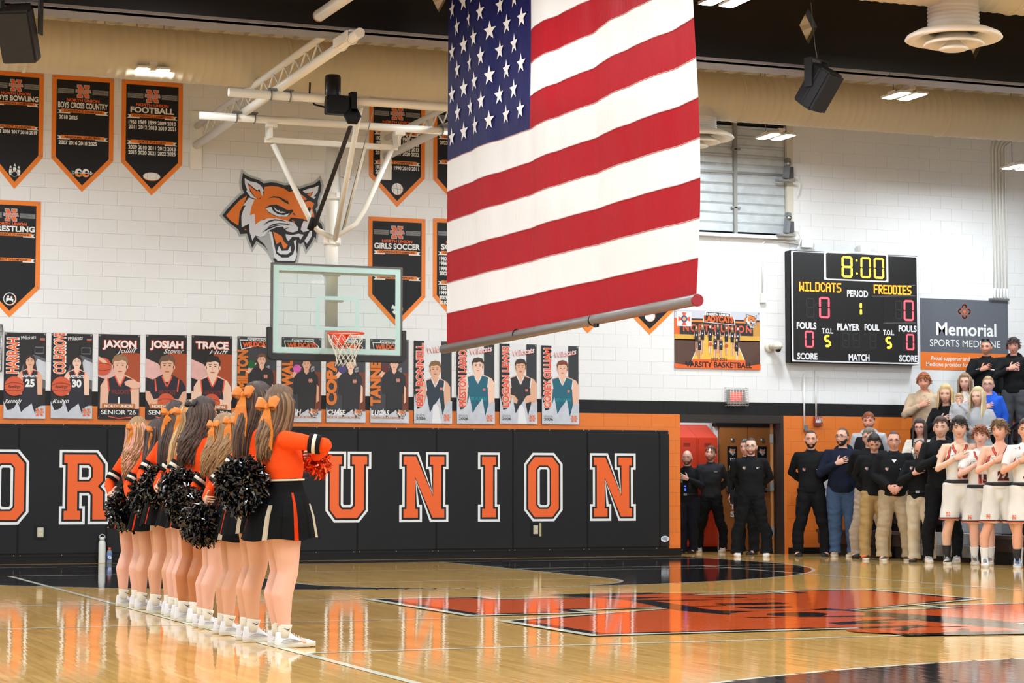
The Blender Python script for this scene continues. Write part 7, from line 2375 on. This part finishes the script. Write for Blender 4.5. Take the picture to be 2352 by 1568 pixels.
# ================================================================== ROW ALONG THE SIDE LINE
f = man('bearded man in black pullover and black trousers, hands behind his back', 1865, 988, 16.05, rz=-30, arms=('behind', 'behind'), beard=(40, 28, 24), hair=(58, 42, 36), style='recede', skin=(224, 170, 146), stance=.19, seed=1, bulk=1.06)
o = long_top(f, TOPK); front_print(f, o, logos()); trousers(f, BLK); std_shoes(f, SHK, SOLK)
f = man('bearded man in glasses, navy hoodie and blue jeans', 1938, 982, 16.42, rz=-42, arms=('heart', 'down'), beard=(52, 38, 32), hair=(92, 70, 56), style='recede', glasses=True, skin=(226, 172, 150), stance=.12, seed=2, bulk=1.25, head=(-.25, -.12, 0))
o = long_top(f, TOPN, 'hoodie', collar='hood'); trousers(f, JEANS, 'jeans'); std_shoes(f, SHT, SOLW)
f = man('grey-haired man in glasses, black top and sand trousers, behind the bowed man', 2000, 983, 16.44, rz=-40, arms=('behind', 'down'), hair=(120, 110, 100), style='short', glasses=True, skin=(228, 176, 156), stance=.2, seed=3, bulk=1.15)
o = long_top(f, TOPK); trousers(f, STONE); std_shoes(f, SHK, SOLK)
f = man('dark-haired man looking down, black top, khaki trousers and orange-toed shoes', 2011, 996, 16.12, rz=-34, arms=('behind', 'behind'), hair=(34, 28, 28), style='short', skin=(222, 166, 138), stance=.14, seed=4, bulk=1.05, head=(.1, .42, 0))
o = long_top(f, TOPK); front_print(f, o, logos(tick=False)); trousers(f, KHAKI)
for sd in (-1, 1):
    shoe(f, sd, SHK, SOLW, high=True)
    bm = bmesh.new(); ellipsoid(bm, f.S((sd * (f.fx + .012), -.135, .05)), (.04 * f.s, .03 * f.s, .02 * f.s), 10, 8); mesh_obj('toe_box', bm, P_ORANGE, f.root)
f = man('man in glasses with hands clasped in front, black top and khaki trousers', 2056, 990, 16.2, rz=-30, arms=('clasp', 'clasp'), hair=(74, 54, 44), style='recede', glasses=True, skin=(230, 168, 146), stance=.17, seed=5, bulk=1.22)
o = long_top(f, TOPK); front_print(f, o, logos(z=1.30)); front_print(f, o, lambda p: p.poly([(-.035, 1.43), (.035, 1.43), (0, 1.385)], T_W, 3), name='undershirt'); trousers(f, KHAKI2, flare=.03); std_shoes(f, SHK, SOLW)
f = man('bald man with bowed head, black top, belt and cream trousers', 2118, 1009, 16.25, rz=-50, arms=('heart', 'down'), hair=(84, 66, 56), style='fringe_bald', glasses=True, skin=(232, 168, 140), stance=.12, seed=6, bulk=1.12, head=(.1, .5, 0))
o = long_top(f, TOPK, z0=.97); front_print(f, o, logos(tick=False)); trousers(f, CREAMC, flare=.03); belt(f); std_shoes(f, SHB, SOLK)
f = man('tall young man in black hooded jacket and black track trousers', 2165, 957, 16.3, rz=-32, arms=('heart', 'down'), hair=(74, 52, 40), style='short', skin=(232, 184, 160), stance=.17, seed=7, head=(-.1, 0, 0))
o = long_top(f, TOPK, 'jacket', collar='hood')
front_print(f, o, lambda p: p.poly([(-.12, 1.31), (-.112, 1.30), (-.07, 1.322), (-.108, 1.31)], T_W, 2)); trousers(f, BLK, flare=.0); std_shoes(f, SHG, SOLW, lace=T_W)

def player(label, px, hy, X_, rz, num, skin, hair, style, seed, tee=False, head=(0, 0, 0), socks=(T_K, SHK), shm=SHW, Hk=1.0, stance=.15, word='WILDCATS', sk2=None):
    f = man(label, px, hy, X_, rz=rz, arms=('heart', 'down'), hair=hair, style=style, skin=skin, seed=seed, head=head, stance=stance, hair2=sk2)
    if tee: long_top(f, WHITEC, 'undershirt', collar='crew', sleeve='short', grow_=.012)
    o = tank(f, WHITEJ)
    def d(p):
        k = f.s
        for pts in (([(-.082, 1.415), (-.074, 1.38), (-.045, 1.335), (0, 1.29), (.045, 1.335), (.074, 1.38), (.082, 1.415)]),):
            pts = [(a * k, b * k) for a, b in pts]
            p.line(pts, .03 * k, T_K, 2); p.line(pts, .019 * k, T_OR, 3)
        for sd in (-1, 1):
            pts = [(sd * a * k, b * k) for a, b in ((.112, 1.395), (.118, 1.35), (.128, 1.30), (.148, 1.245), (.164, 1.215))]
            p.line(pts, .027 * k, T_K, 2); p.line(pts, .017 * k, T_OR, 3)
        p.text(word, 0, 1.215 * k, .042 * k, mat('word_grey', (150, 146, 142), .6), width=.21 * k, weight=.03, align='C', layer=2, arc=.012)
        p.text(num, .035 * k, 1.03 * k, .105 * k, T_OR, width=(.135 if num != '10' else .12) * k, weight=.085, align='C', layer=2)
        p.text(num, .035 * k, 1.034 * k, .098 * k, T_K, width=(.128 if num != '10' else .112) * k, weight=.05, align='C', layer=3)
        p.poly([(-.1 * k, 1.30 * k), (-.094 * k, 1.288 * k), (-.055 * k, 1.306 * k), (-.09 * k, 1.297 * k)], T_K, 3)
    if not tee:
        k_ = f.s
        o.data.materials.append(mat('skin_%d_%d_%d' % skin, skin, .5))
        V_ = [(-.5, 1.5), (-.082, 1.415), (-.074, 1.38), (-.045, 1.335), (0, 1.29), (.045, 1.335), (.074, 1.38), (.082, 1.415), (.5, 1.5)]
        for q_ in o.data.polygons:
            c_ = q_.center
            if c_.y < 0 and abs(c_.x) < .08 * k_ and c_.z > np.interp(c_.x / k_, [a for a, b in V_], [b for a, b in V_]) * k_: q_.material_index = 1
    front_print(f, o, d, offset=.009)
    so = shorts(f, WHITEJ, (T_OR, T_K) if True else None, length=.53)
    def d2(p):
        k = f.s
        emblem_n(p, -.145 * k, .60 * k, .05 * k, 1, outline=T_W)
    front_print(f, so, d2, name='shorts_emblem')
    bm = bmesh.new(); tube(bm, [f.S((.172 * cos(t), .13 * sin(t), .985)) for t in np.linspace(0, 2 * pi, 33)], [(.012 * f.s, .022 * f.s)] * 33, 8, up=(1, 0, 0)); mesh_obj('waistband', bm, T_K, f.root)
    for sd in (-1, 1):
        sock(f, sd, socks[0], .23)
        shoe(f, sd, shm, SOLW, lace=T_W if shm is SHK else T_K, high=True)
    return f
player('basketball player wearing number 10, dark curly hair, hand on his chest', 2208, 958, 16.22, -34, '10', (234, 186, 158), (46, 34, 30), 'curly', 8, socks=(T_K, 0), shm=SHK, stance=.17)
f = player('red-haired basketball player in white between numbers 10 and 22', 2257, 977, 16.38, -36, '15', (240, 188, 168), (136, 78, 44), 'mop', 9, tee=True, socks=(T_W, 0), shm=SHG, stance=.1, head=(-.1, 0, 0))
player('basketball player wearing number 22, light brown hair', 2301, 963, 16.2, -36, '22', (238, 178, 150), (122, 94, 64), 'mop', 10, tee=False, socks=(T_W, 0), shm=SHW, stance=.2, head=(-.35, 0, 0))
player('basketball player in a white shirt cut off by the right edge', 2362, 962, 16.25, -40, '4', (232, 170, 138), (70, 50, 40), 'short', 12, tee=True, socks=(T_K, 0), shm=SHBL, stance=.13)

# ================================================================== DOORWAY
f = man('bald bearded officer in dark uniform, hand on his chest, in the doorway', 1580, 1034, 14.98, rz=-38, arms=('down', 'heart'), beard=(96, 76, 66), style='bald', skin=(226, 176, 158), seed=13, bulk=1.15, stance=.09)
o = long_top(f, TOPK, 'uniform_shirt'); trousers(f, cloth_mat('uniform_blue', (26, 28, 38))); belt(f); std_shoes(f, SHK, SOLK)
def vest(p):
    k = f.s
    p.rect(-.09 * k, 1.2 * k, -.05 * k, 1.27 * k, GREY, 2); p.rect(.05 * k, 1.1 * k, .1 * k, 1.2 * k, TOPC, 2)
    p.rect(-.02 * k, 1.13 * k, .01 * k, 1.15 * k, mat('blue_led', (50, 90, 255), .4, emit=2.0), 3); p.rect(-.015 * k, 1.06 * k, .008 * k, 1.1 * k, mat('blue_led', None), 3)
front_print(f, o, vest, 'body_camera')
f = man('young man in a dark grey quarter-zip before the red lockers', 1634, 1024, 15.6, rz=-34, arms=('behind', 'behind'), hair=(84, 58, 44), style='short', skin=(226, 172, 152), seed=14, stance=.2, head=(-.1, -.18, .1), beard=(150, 110, 90))
o = long_top(f, TOPC); front_print(f, o, lambda p: p.rect(.07, 1.28, .12, 1.295, P_GREY, 2)); trousers(f, BLK, flare=0); std_shoes(f, SHG, SOLW)
f = man('man in glasses and black pullover standing in front of the wooden doors', 1727, 1005, 15.12, rz=-28, arms=('behind', 'behind'), hair=(70, 52, 46), style='recede', glasses=True, skin=(234, 190, 170), seed=15, stance=.22, beard=(150, 92, 76), bulk=1.08, head=(-.12, 0, 0))
o = long_top(f, TOPK); front_print(f, o, logos(z=1.33)); trousers(f, BLK, flare=.035); std_shoes(f, SHW, SOLW)
f = man('capped officer half hidden behind the man in the black pullover', 1716, 1008, 15.55, rz=-50, arms=('down', 'down'), hair=(50, 44, 44), style='crop', skin=(218, 160, 140), seed=16, bulk=1.1)
o = long_top(f, TOPK, 'uniform_shirt'); trousers(f, BLK); std_shoes(f, SHK, SOLK)
for sd in (-1, 1):
    bm = bmesh.new(); e_ = f.A[0 if sd < 0 else 1]; q = e_[0].lerp(e_[1], .4); ellipsoid(bm, q + Vector((sd * .055, 0, 0)), (.02, .045, .055), 10, 8); mesh_obj('shoulder_patch', bm, mat('patch_gold', (170, 144, 70), .6), f.root)
bm = bmesh.new(); box(bm, -.24, -.09, .78, -.16, .05, 1.0); mesh_obj('holster', bm, BLACK, f.root)

# ================================================================== BLEACHER SPECTATORS
f = man('red-haired man in grey hoodie and black vest behind the coaches', 1999, 947, 17.12, .33, rz=-38, arms=('down', 'down'), hair=(140, 78, 48), style='short', skin=(228, 158, 132), seed=17, bulk=1.15, beard=(168, 106, 78))
long_top(f, HGREY, 'hoodie', collar='hood'); 
bm = bmesh.new(); f.torso(bm, .036, .93, 1.43); cloth(f, 'vest', bm, VESTK); trousers(f, BLK); std_shoes(f, SHK, SOLK)
f = man('woman in glasses with long dark hair, white top with patterned front', 2117, 963, 17.12, .33, rz=-42, sex='f', arms=('heart', 'down'), hair=(54, 38, 34), style='long', glasses=True, skin=(226, 166, 146), seed=18, hair_len=.24, bulk=1.1)
o = long_top(f, CRM, 'sweater', collar='none')
def leo(p):
    r_ = random.Random(5)
    for i in range(90):
        p.ell(r_.uniform(-.1, .1), r_.uniform(1.05, 1.38), .009, .007, T_K, 6, 2)
front_print(f, o, leo); trousers(f, BLK); std_shoes(f, SHK, SOLK)
f = man('red-haired young man in a tan hoodie, hand on his chest', 2128, 857, 18.33, .97, rz=-40, arms=('heart', 'down'), hair=(158, 92, 52), hair2=(176, 108, 64), style='curly', skin=(226, 158, 134), seed=19, bulk=1.1)
long_top(f, TANH, 'hoodie', collar='hood'); trousers(f, BLK); std_shoes(f, SHW, SOLW)
f = man('blonde girl in a black hooded sweatshirt beside the tan hoodie', 2178, 884, 17.78, .65, rz=-42, sex='f', arms=('heart', 'down'), hair=(206, 176, 120), hair2=(178, 144, 94), style='long', skin=(228, 176, 152), seed=20, hair_len=.14)
long_top(f, TOPK, 'hoodie', collar='hood'); trousers(f, BLK); std_shoes(f, SHW, SOLW)
f = man('woman with long light brown hair in an off-white zip sweater', 2223, 858, 18.4, .97, rz=-44, sex='f', arms=('heart', 'down'), hair=(140, 112, 84), hair2=(170, 142, 108), style='long', skin=(230, 178, 158), seed=21, hair_len=.27)
long_top(f, CRM, 'sweater'); trousers(f, BLK); std_shoes(f, SHW, SOLW)
fv = man('blonde woman in a grey sweatshirt holding the baby', 2252, 890, 17.78, .65, rz=-38, sex='f', arms=('hold', 'hold'), hair=(208, 184, 140), hair2=(226, 206, 164), style='long', skin=(232, 182, 160), seed=22, hair_len=.26, head=(-.3, 0, 0))
long_top(fv, HGREY, 'sweatshirt', collar='stand', grow_=.032); trousers(fv, HGREY, 'joggers'); std_shoes(fv, SHW, SOLW)
# the baby, held on her arm
bx, by = spot(2209, 17.42)
bz = height_at(2209, 903, 17.42) - .80
f = person('blond baby in a grey top, hand at the mouth, held by the blonde woman', (bx, by, bz), R(-44), H=.80, sex='m', arms=('down', 'mouth'), hair=(196, 160, 112), style='child', skin=(236, 184, 162), seed=23, voxel=.014, bulk=1.35)
long_top(f, HGREY, 'baby_top', collar='crew'); trousers(f, HGREY, 'baby_trousers'); std_shoes(f, SHG, SOLW)
f = man('woman in glasses and a bright blue jacket, blonde hair tied back', 2276, 863, 18.36, .97, rz=-40, sex='f', arms=('heart', 'down'), hair=(170, 138, 96), style='crop', glasses=True, skin=(232, 176, 156), seed=24, bulk=1.15)
long_top(f, BLUE, 'jacket', collar='hood'); trousers(f, BLK); std_shoes(f, SHW, SOLW)
f = man('man in a black jacket with a white chest stripe in front of the sponsor sign', 2273, 778, 19.5, 1.61, rz=-46, arms=('heart', 'down'), hair=(62, 56, 54), style='crop', skin=(214, 150, 124), seed=25, bulk=1.25)
o = long_top(f, TOPK, 'jacket')
front_print(f, o, lambda p: (p.line([(-.14, 1.30), (0, 1.305)], .014, T_W, 2), p.line([(0.01, 1.305), (.15, 1.285)], .014, T_W, 2))); trousers(f, GREYT); std_shoes(f, SHK, SOLK)
bm = bmesh.new()
for sd in (-1, 1): ellipsoid(bm, f.HM @ Vector((sd * .035, -.05, .112)), (.03, .012, .016), 10, 6)
mesh_obj('sunglasses', bm, BLACK, f.root)
f = man('dark-haired young man in a black hoodie at the right edge, hand on his chest', 2336, 775, 19.5, 1.61, rz=-42, arms=('heart', 'down'), hair=(54, 38, 34), style='mop', skin=(222, 158, 138), seed=26, bulk=1.0)
o = long_top(f, TOPK, 'hoodie', collar='hood')
front_print(f, o, lambda p: (p.text('WILDCATS', 0, 1.24, .05, T_OR, width=.2, weight=.06, align='C', layer=2), p.text('WILDCATS', 0, 1.243, .045, T_W, width=.19, weight=.02, align='C', layer=3)))
trousers(f, GREYT, flare=.03); std_shoes(f, SHK, SOLK)

# ================================================================== CHEERLEADERS
CO = cloth_mat('cheer_orange', (240, 78, 22), rough=.75); CK = cloth_mat('cheer_black', (26, 27, 29), rough=.7); CW = mat('cheer_white', (228, 220, 200), .7); SOCKW = mat('sock_white', (232, 228, 216), .85, bump=.3, bscale=200)
TICK = mat('tick_black', (30, 30, 34), .6); LACEW = mat('lace_white', (206, 202, 190), .7)
BOWM = mat('bow_glitter', (255, 138, 22), .28, bump=.9, bscale=260, noise=.25, nscale=300, spec=.9)
BOWK = mat('bow_black', (24, 24, 28), .4)
FOILK = mat('foil_black', (12, 12, 15), .2, .0, spec=.6, coat=.25)
FOILO = mat('foil_orange', (226, 74, 26), .18, .6)
SHC = mat('cheer_shoe', (228, 228, 232), .4, noise=.06, nscale=20); SHS = mat('cheer_shoe_grey', (178, 176, 178), .45)
def pompon(loc, r, m, label, seed, n=1500, name='pom_pom'):
    rn = random.Random(seed)
    t = thing(name, label, 'pom-pom', loc)
    bm = bmesh.new()
    for i in range(n):
        d = Vector((rn.gauss(0, 1), rn.gauss(0, 1), rn.gauss(0, 1))).normalized()
        L = r * rn.uniform(.62, 1.12)
        sd = d.cross(Vector((rn.gauss(0, 1), rn.gauss(0, 1), rn.gauss(0, 1)))).normalized()
        w = rn.uniform(.007, .013)
        up = d.cross(sd)
        k = rn.uniform(-.5, .5)
        pts = [d * L * .35, d * L * .7 + up * k * .03, d * L * .93 + up * k * .09 + Vector((0, 0, -.012)), d * L * 1.0 + up * (k * .13 + rn.uniform(-.03, .03)) + Vector((0, 0, -.03 * rn.random()))]
        tw = sd
        prev = None
        for j, q in enumerate(pts):
            ang = j * rn.uniform(-.7, .7)
            s_ = (sd * cos(ang) + up * sin(ang)) * w * (1 if j else .5)
            a, b = bm.verts.new(q - s_), bm.verts.new(q + s_)
            if prev: bm.faces.new((prev[0], prev[1], b, a))
            prev = (a, b)
    mesh_obj('streamers', bm, m, t, kind='stuff')
    bm = bmesh.new(); ellipsoid(bm, (0, 0, 0), (r * .5,) * 3, 14, 10); mesh_obj('core', bm, m, t)
    bm = bmesh.new(); tube(bm, [(-.05, 0, 0), (.05, 0, 0)], .014, 8); mesh_obj('grip', bm, BLACK, t)
    return t
def bow(f, m, at=(0.0, .108, .035), size=1.0, tilt=0.0, tails=(.16, .19), white=False):
    M = f.HM @ Matrix.Translation(Vector(at)) @ Matrix.Rotation(tilt, 4, 'Z')
    k = size
    bm = bmesh.new()
    for sd in (-1, 1):
        pts = [Vector((0, .012, 0)), Vector((sd * .03, .03, .018)), Vector((sd * .062, .028, .022)), Vector((sd * .066, .012, .012)), Vector((sd * .045, .004, -.004)), Vector((0, .006, -.002))]
        tube(bm, [M @ (q * k) for q in pts], [(.012 * k, .003), (.026 * k, .003), (.030 * k, .003), (.030 * k, .003), (.024 * k, .003), (.012 * k, .003)], 8, up=(0, 0, 1))
    ellipsoid(bm, M @ Vector((0, .018 * k, 0)), (.013 * k, .013 * k, .016 * k), 10, 8)
    o = mesh_obj('hair_bow', bm, m, f.root)
    for sd, L in ((-1, tails[0]), (1, tails[1])):
        bm = bmesh.new()
        pts = [Vector((sd * .004, .014, -.005)), Vector((sd * .016, .030, -.3 * L)), Vector((sd * .028, .024, -.62 * L)), Vector((sd * .030, .036, -L))]
        ww = .021 * k
        rows = []
        for j, q in enumerate(pts):
            a = M @ (Vector((q.x, q.y, q.z)) * k - Vector((ww * (.5 if j == 0 else 1), .004 * sin(j * 2), 0))); b = M @ (Vector((q.x, q.y, q.z)) * k + Vector((ww * (.5 if j == 0 else 1), .004 * sin(j * 2), 0)))
            rows.append((a, b))
        def strip(off):
            vs_ = [(bm.verts.new(a + off), bm.verts.new(b + off)) for a, b in rows]
            for (a0, b0), (a1, b1) in zip(vs_[:-1], vs_[1:]): bm.faces.new((a0, b0, b1, a1))
            a, b = vs_[-1]; mid = (a.co + b.co) / 2
            c_ = bm.verts.new(mid + Vector((0, 0, .004))); a2 = bm.verts.new(a.co + Vector((0, 0, -.018 * k))); b2 = bm.verts.new(b.co + Vector((0, 0, -.018 * k)))
            bm.faces.new((a, c_, a2)); bm.faces.new((b, b2, c_)); bm.faces.new((a, b, c_))
        strip(Vector((0, 0, 0))); strip(Vector((0, .003, 0)))
        mesh_obj('bow_tail', bm, m, o)
def skirt(f, z1=1.125, z0=.725, seed=0):
    s = f.s; b = 1 + (f.b - 1) * .9
    NP = 15; per = 8; n = NP * per
    bm = bmesh.new(); rings = []
    rn = random.Random(seed)
    zs = [(z1 + .015, 0), (z1 - .02, 0), (z1 - .09, .06), (z1 - .17, .28), (z1 - .25, .62), (z0, 1.0)]
    for z, t in zs:
        ring = []
        for i in range(n):
            a = 2 * pi * i / n
            ph = (i % per) / per
            saw = (1 if ph < .5 else 1 - (ph - .5) * 2) * t
            rx = (.128 + .045 * min(1, t * 2.2 + (z1 - z) * 1.8) + .05 * t) * b + .010 + .016 * saw + .008 * t * sin(a * 3 + seed)
            ry = (.10 + .035 * min(1, t * 2.2 + (z1 - z) * 1.8) + .065 * t) * b + .010 + .016 * saw + .010 * t * sin(a * 4 + seed * 2)
            ring.append(bm.verts.new(Vector((rx * cos(a), ry * sin(a) + .006 - (f.b - 1) * .1 * (1 - t), z + .008 * t * sin(a * 5 + seed))) * s))
        rings.append(ring)
    for j, (r0, r1) in enumerate(zip(rings[:-1], rings[1:])):
        for i in range(n):
            f_ = bm.faces.new((r0[i], r0[(i + 1) % n], r1[(i + 1) % n], r1[i]))
            pl = i // per; q = i % per
            if j >= 2:
                if j >= 3 and pl % 4 == 1 and q >= 5: f_.material_index = 1
                elif pl % 4 == 3 and q in (6, 7): f_.material_index = 2
    geom = bm.faces[:]
    bmesh.ops.solidify(bm, geom=geom, thickness=.003)
    bmesh.ops.recalc_face_normals(bm, faces=bm.faces[:])
    mesh_obj('pleated_skirt', bm, [CK, CW, CO], f.root)
LEANS = {101: -.03, 102: .01, 103: .06, 104: .085, 105: .055, 106: .055, 107: .055, 108: .035, 109: .03}
def cheer(short, label, x, y, H, rz, skin, hair, hair2, seed, bulk=1.0, turn=.45, hair_len=.36, wave=0.0, bowat=(0, .108, .03), bowm=None, size=1.0, tilt=0.0, pom=(0.0, .30, 1.04, .17), arm='cheer', pomlab='', stance=.1, bow2=False, hairN=190, pose2='pom', tails=(.16, .19)):
    f = person(label, (x, y, 0), R(rz), H=H, sex='f', arms=(arm, pose2), skin=skin, hair=hair, hair2=hair2, style='long', seed=seed, bulk=bulk, stance=stance, voxel=.010, hair_len=hair_len, wave=wave, head=(turn, 0, 0), hairN=hairN, lean_=LEANS[seed], group='cheerleaders in a row along the line')
    s = f.s
    long_top(f, CO, 'cheer_top', z0=1.115, grow_=.012, collar='crew', amp=.0016)
    bm = bmesh.new()
    bb = 1 + (bulk - 1)
    tube(bm, [f.S(((.126 * bb + .016) * cos(t), (.092 * (1 + (bulk - 1) * 1.5) + .018) * sin(t) - (bulk - 1) * .09, 1.12)) for t in np.linspace(0, 2 * pi, 41)], [(.004 * s, .007 * s)] * 41, 6, up=(1, 0, 0))
    mesh_obj('hem_trim', bm, CW, f.root)
    for (sh, el, wr, d, n_, th, cu) in f.A:
        for a_, b_, m_ in ((.60, .70, TOPK), (.70, .79, CW), (.79, .89, TOPK)):
            bm = bmesh.new()
            r_ = .0505 * f.ab * s + .012 * s
            tube(bm, [sh.lerp(el, a_), sh.lerp(el, b_)], [r_ * 1.06, r_ * 1.03], 18)
            mesh_obj('sleeve_band', bm, m_, f.root)
    skirt(f, seed=seed)
    for sd in (-1, 1):
        sock(f, sd, SOCKW, .155, TICK)
        shoe(f, sd, SHC, SOLW, lace=LACEW, accent=SHS)
    bow(f, bowm or BOWM, bowat, size, tilt, tails)
    if pom:
        p_ = Matrix.Rotation(R(rz), 4, 'Z') @ Matrix.Rotation(LEANS[seed], 4, 'X') @ Vector((pom[0], pom[1], pom[2])) 
        pompon((x + p_.x * s, y + p_.y * s, p_.z * s), pom[3], FOILK, pomlab, seed)
    p_ = Matrix.Rotation(R(rz), 4, 'Z') @ Matrix.Rotation(LEANS[seed], 4, 'X') @ Vector((.03, -.27, 1.24))
    pompon((x + p_.x * s, y + p_.y * s, p_.z * s), .085, FOILO, 'orange foil pom-pom at the chest of the ' + short, seed + 50, 380, 'orange_pom_pom')
    return f
PALE_S = (232, 180, 160); MID_S = (220, 166, 136); TAN_S = (186, 116, 72)
BR = (94, 68, 46); BR2 = (134, 102, 68); DK = (50, 34, 28); DK2 = (76, 54, 42); BL = (150, 116, 74); BL2 = (200, 168, 118)
cheer('front cheerleader', 'front cheerleader with brown hair and a big orange bow, nearest the camera', 3.77, 13.66, 1.70, 88, PALE_S, BR, BR2, 101, bulk=1.22, turn=.5, hair_len=.30, wave=.006, size=1.35, tails=(.19, .22), pom=(-.04, .27, 1.10, .185), pomlab='large black pom-pom behind the front cheerleader', bowat=(-.02, .105, .0))
cheer('second cheerleader', 'second cheerleader from the front, brown hair, bow left of the front girl', 3.70, 14.22, 1.745, 88, MID_S, DK, BR, 102, bulk=1.05, turn=.5, hair_len=.34, size=1.25, tails=(.2, .22), pom=None, bowat=(.0, .105, .05), pose2='pom')
cheer('wavy short cheerleader', 'short cheerleader with wavy light hair, her orange sleeve hanging by the pom-pom', 3.70, 14.92, 1.59, 90, MID_S, BL, BR2, 103, turn=.45, hair_len=.34, wave=.016, size=.95, pom=(.0, .26, .86, .15), pomlab='black pom-pom hanging lowest, beside the orange sleeve')
cheer('two-tailed bow girl', 'short blonde-brown cheerleader just left of the front pair, two-tailed bow', 3.72, 15.66, 1.585, 90, PALE_S, BR2, BL, 104, turn=.45, hair_len=.32, wave=.01, size=.9, pom=(.0, .27, 1.0, .14), pomlab='black pom-pom between the short cheerleaders')
cheer('black bow girl', 'tanned cheerleader with dark hair and a black hair bow', 3.78, 16.42, 1.735, 104, TAN_S, DK, DK2, 105, turn=.12, hair_len=.34, wave=.014, bowm=BOWK, size=.9, pom=(-.15, .23, 1.03, .165), pomlab='black pom-pom behind the girl with the black bow', bowat=(.02, .09, .07), tails=(.2, .22))
cheer('blonde cheerleader', 'blonde cheerleader beside the black-bowed girl, long straight hair', 3.81, 17.0, 1.73, 92, PALE_S, BL, BL2, 106, turn=.45, hair_len=.42, size=.95, pom=None, tilt=.9)
cheer('tall dark cheerleader', 'tall dark-haired cheerleader with a narrow orange bow, fourth from the left', 3.80, 17.5, 1.745, 112, MID_S, DK, DK2, 107, turn=.45, hair_len=.42, size=.9, pom=(-.17, .22, 1.06, .175), pomlab='black pom-pom highest in the middle of the row', tilt=.5)
cheer('short dark cheerleader', 'dark straight-haired short cheerleader, second from the left', 3.82, 18.14, 1.61, 114, MID_S, DK, DK2, 108, turn=.45, hair_len=.42, size=.85, pom=(-.19, .20, 1.05, .165), pomlab='black pom-pom second from the left', tilt=1.1)
cheer('leftmost cheerleader', 'leftmost cheerleader with wavy hair fading to pink tips', 3.77, 18.68, 1.645, 114, PALE_S, BL, (204, 150, 128), 109, turn=.45, hair_len=.36, wave=.02, size=.85, pom=(-.2, .20, .92, .19), pomlab='leftmost black pom-pom, lowest at the left end', tilt=.8)
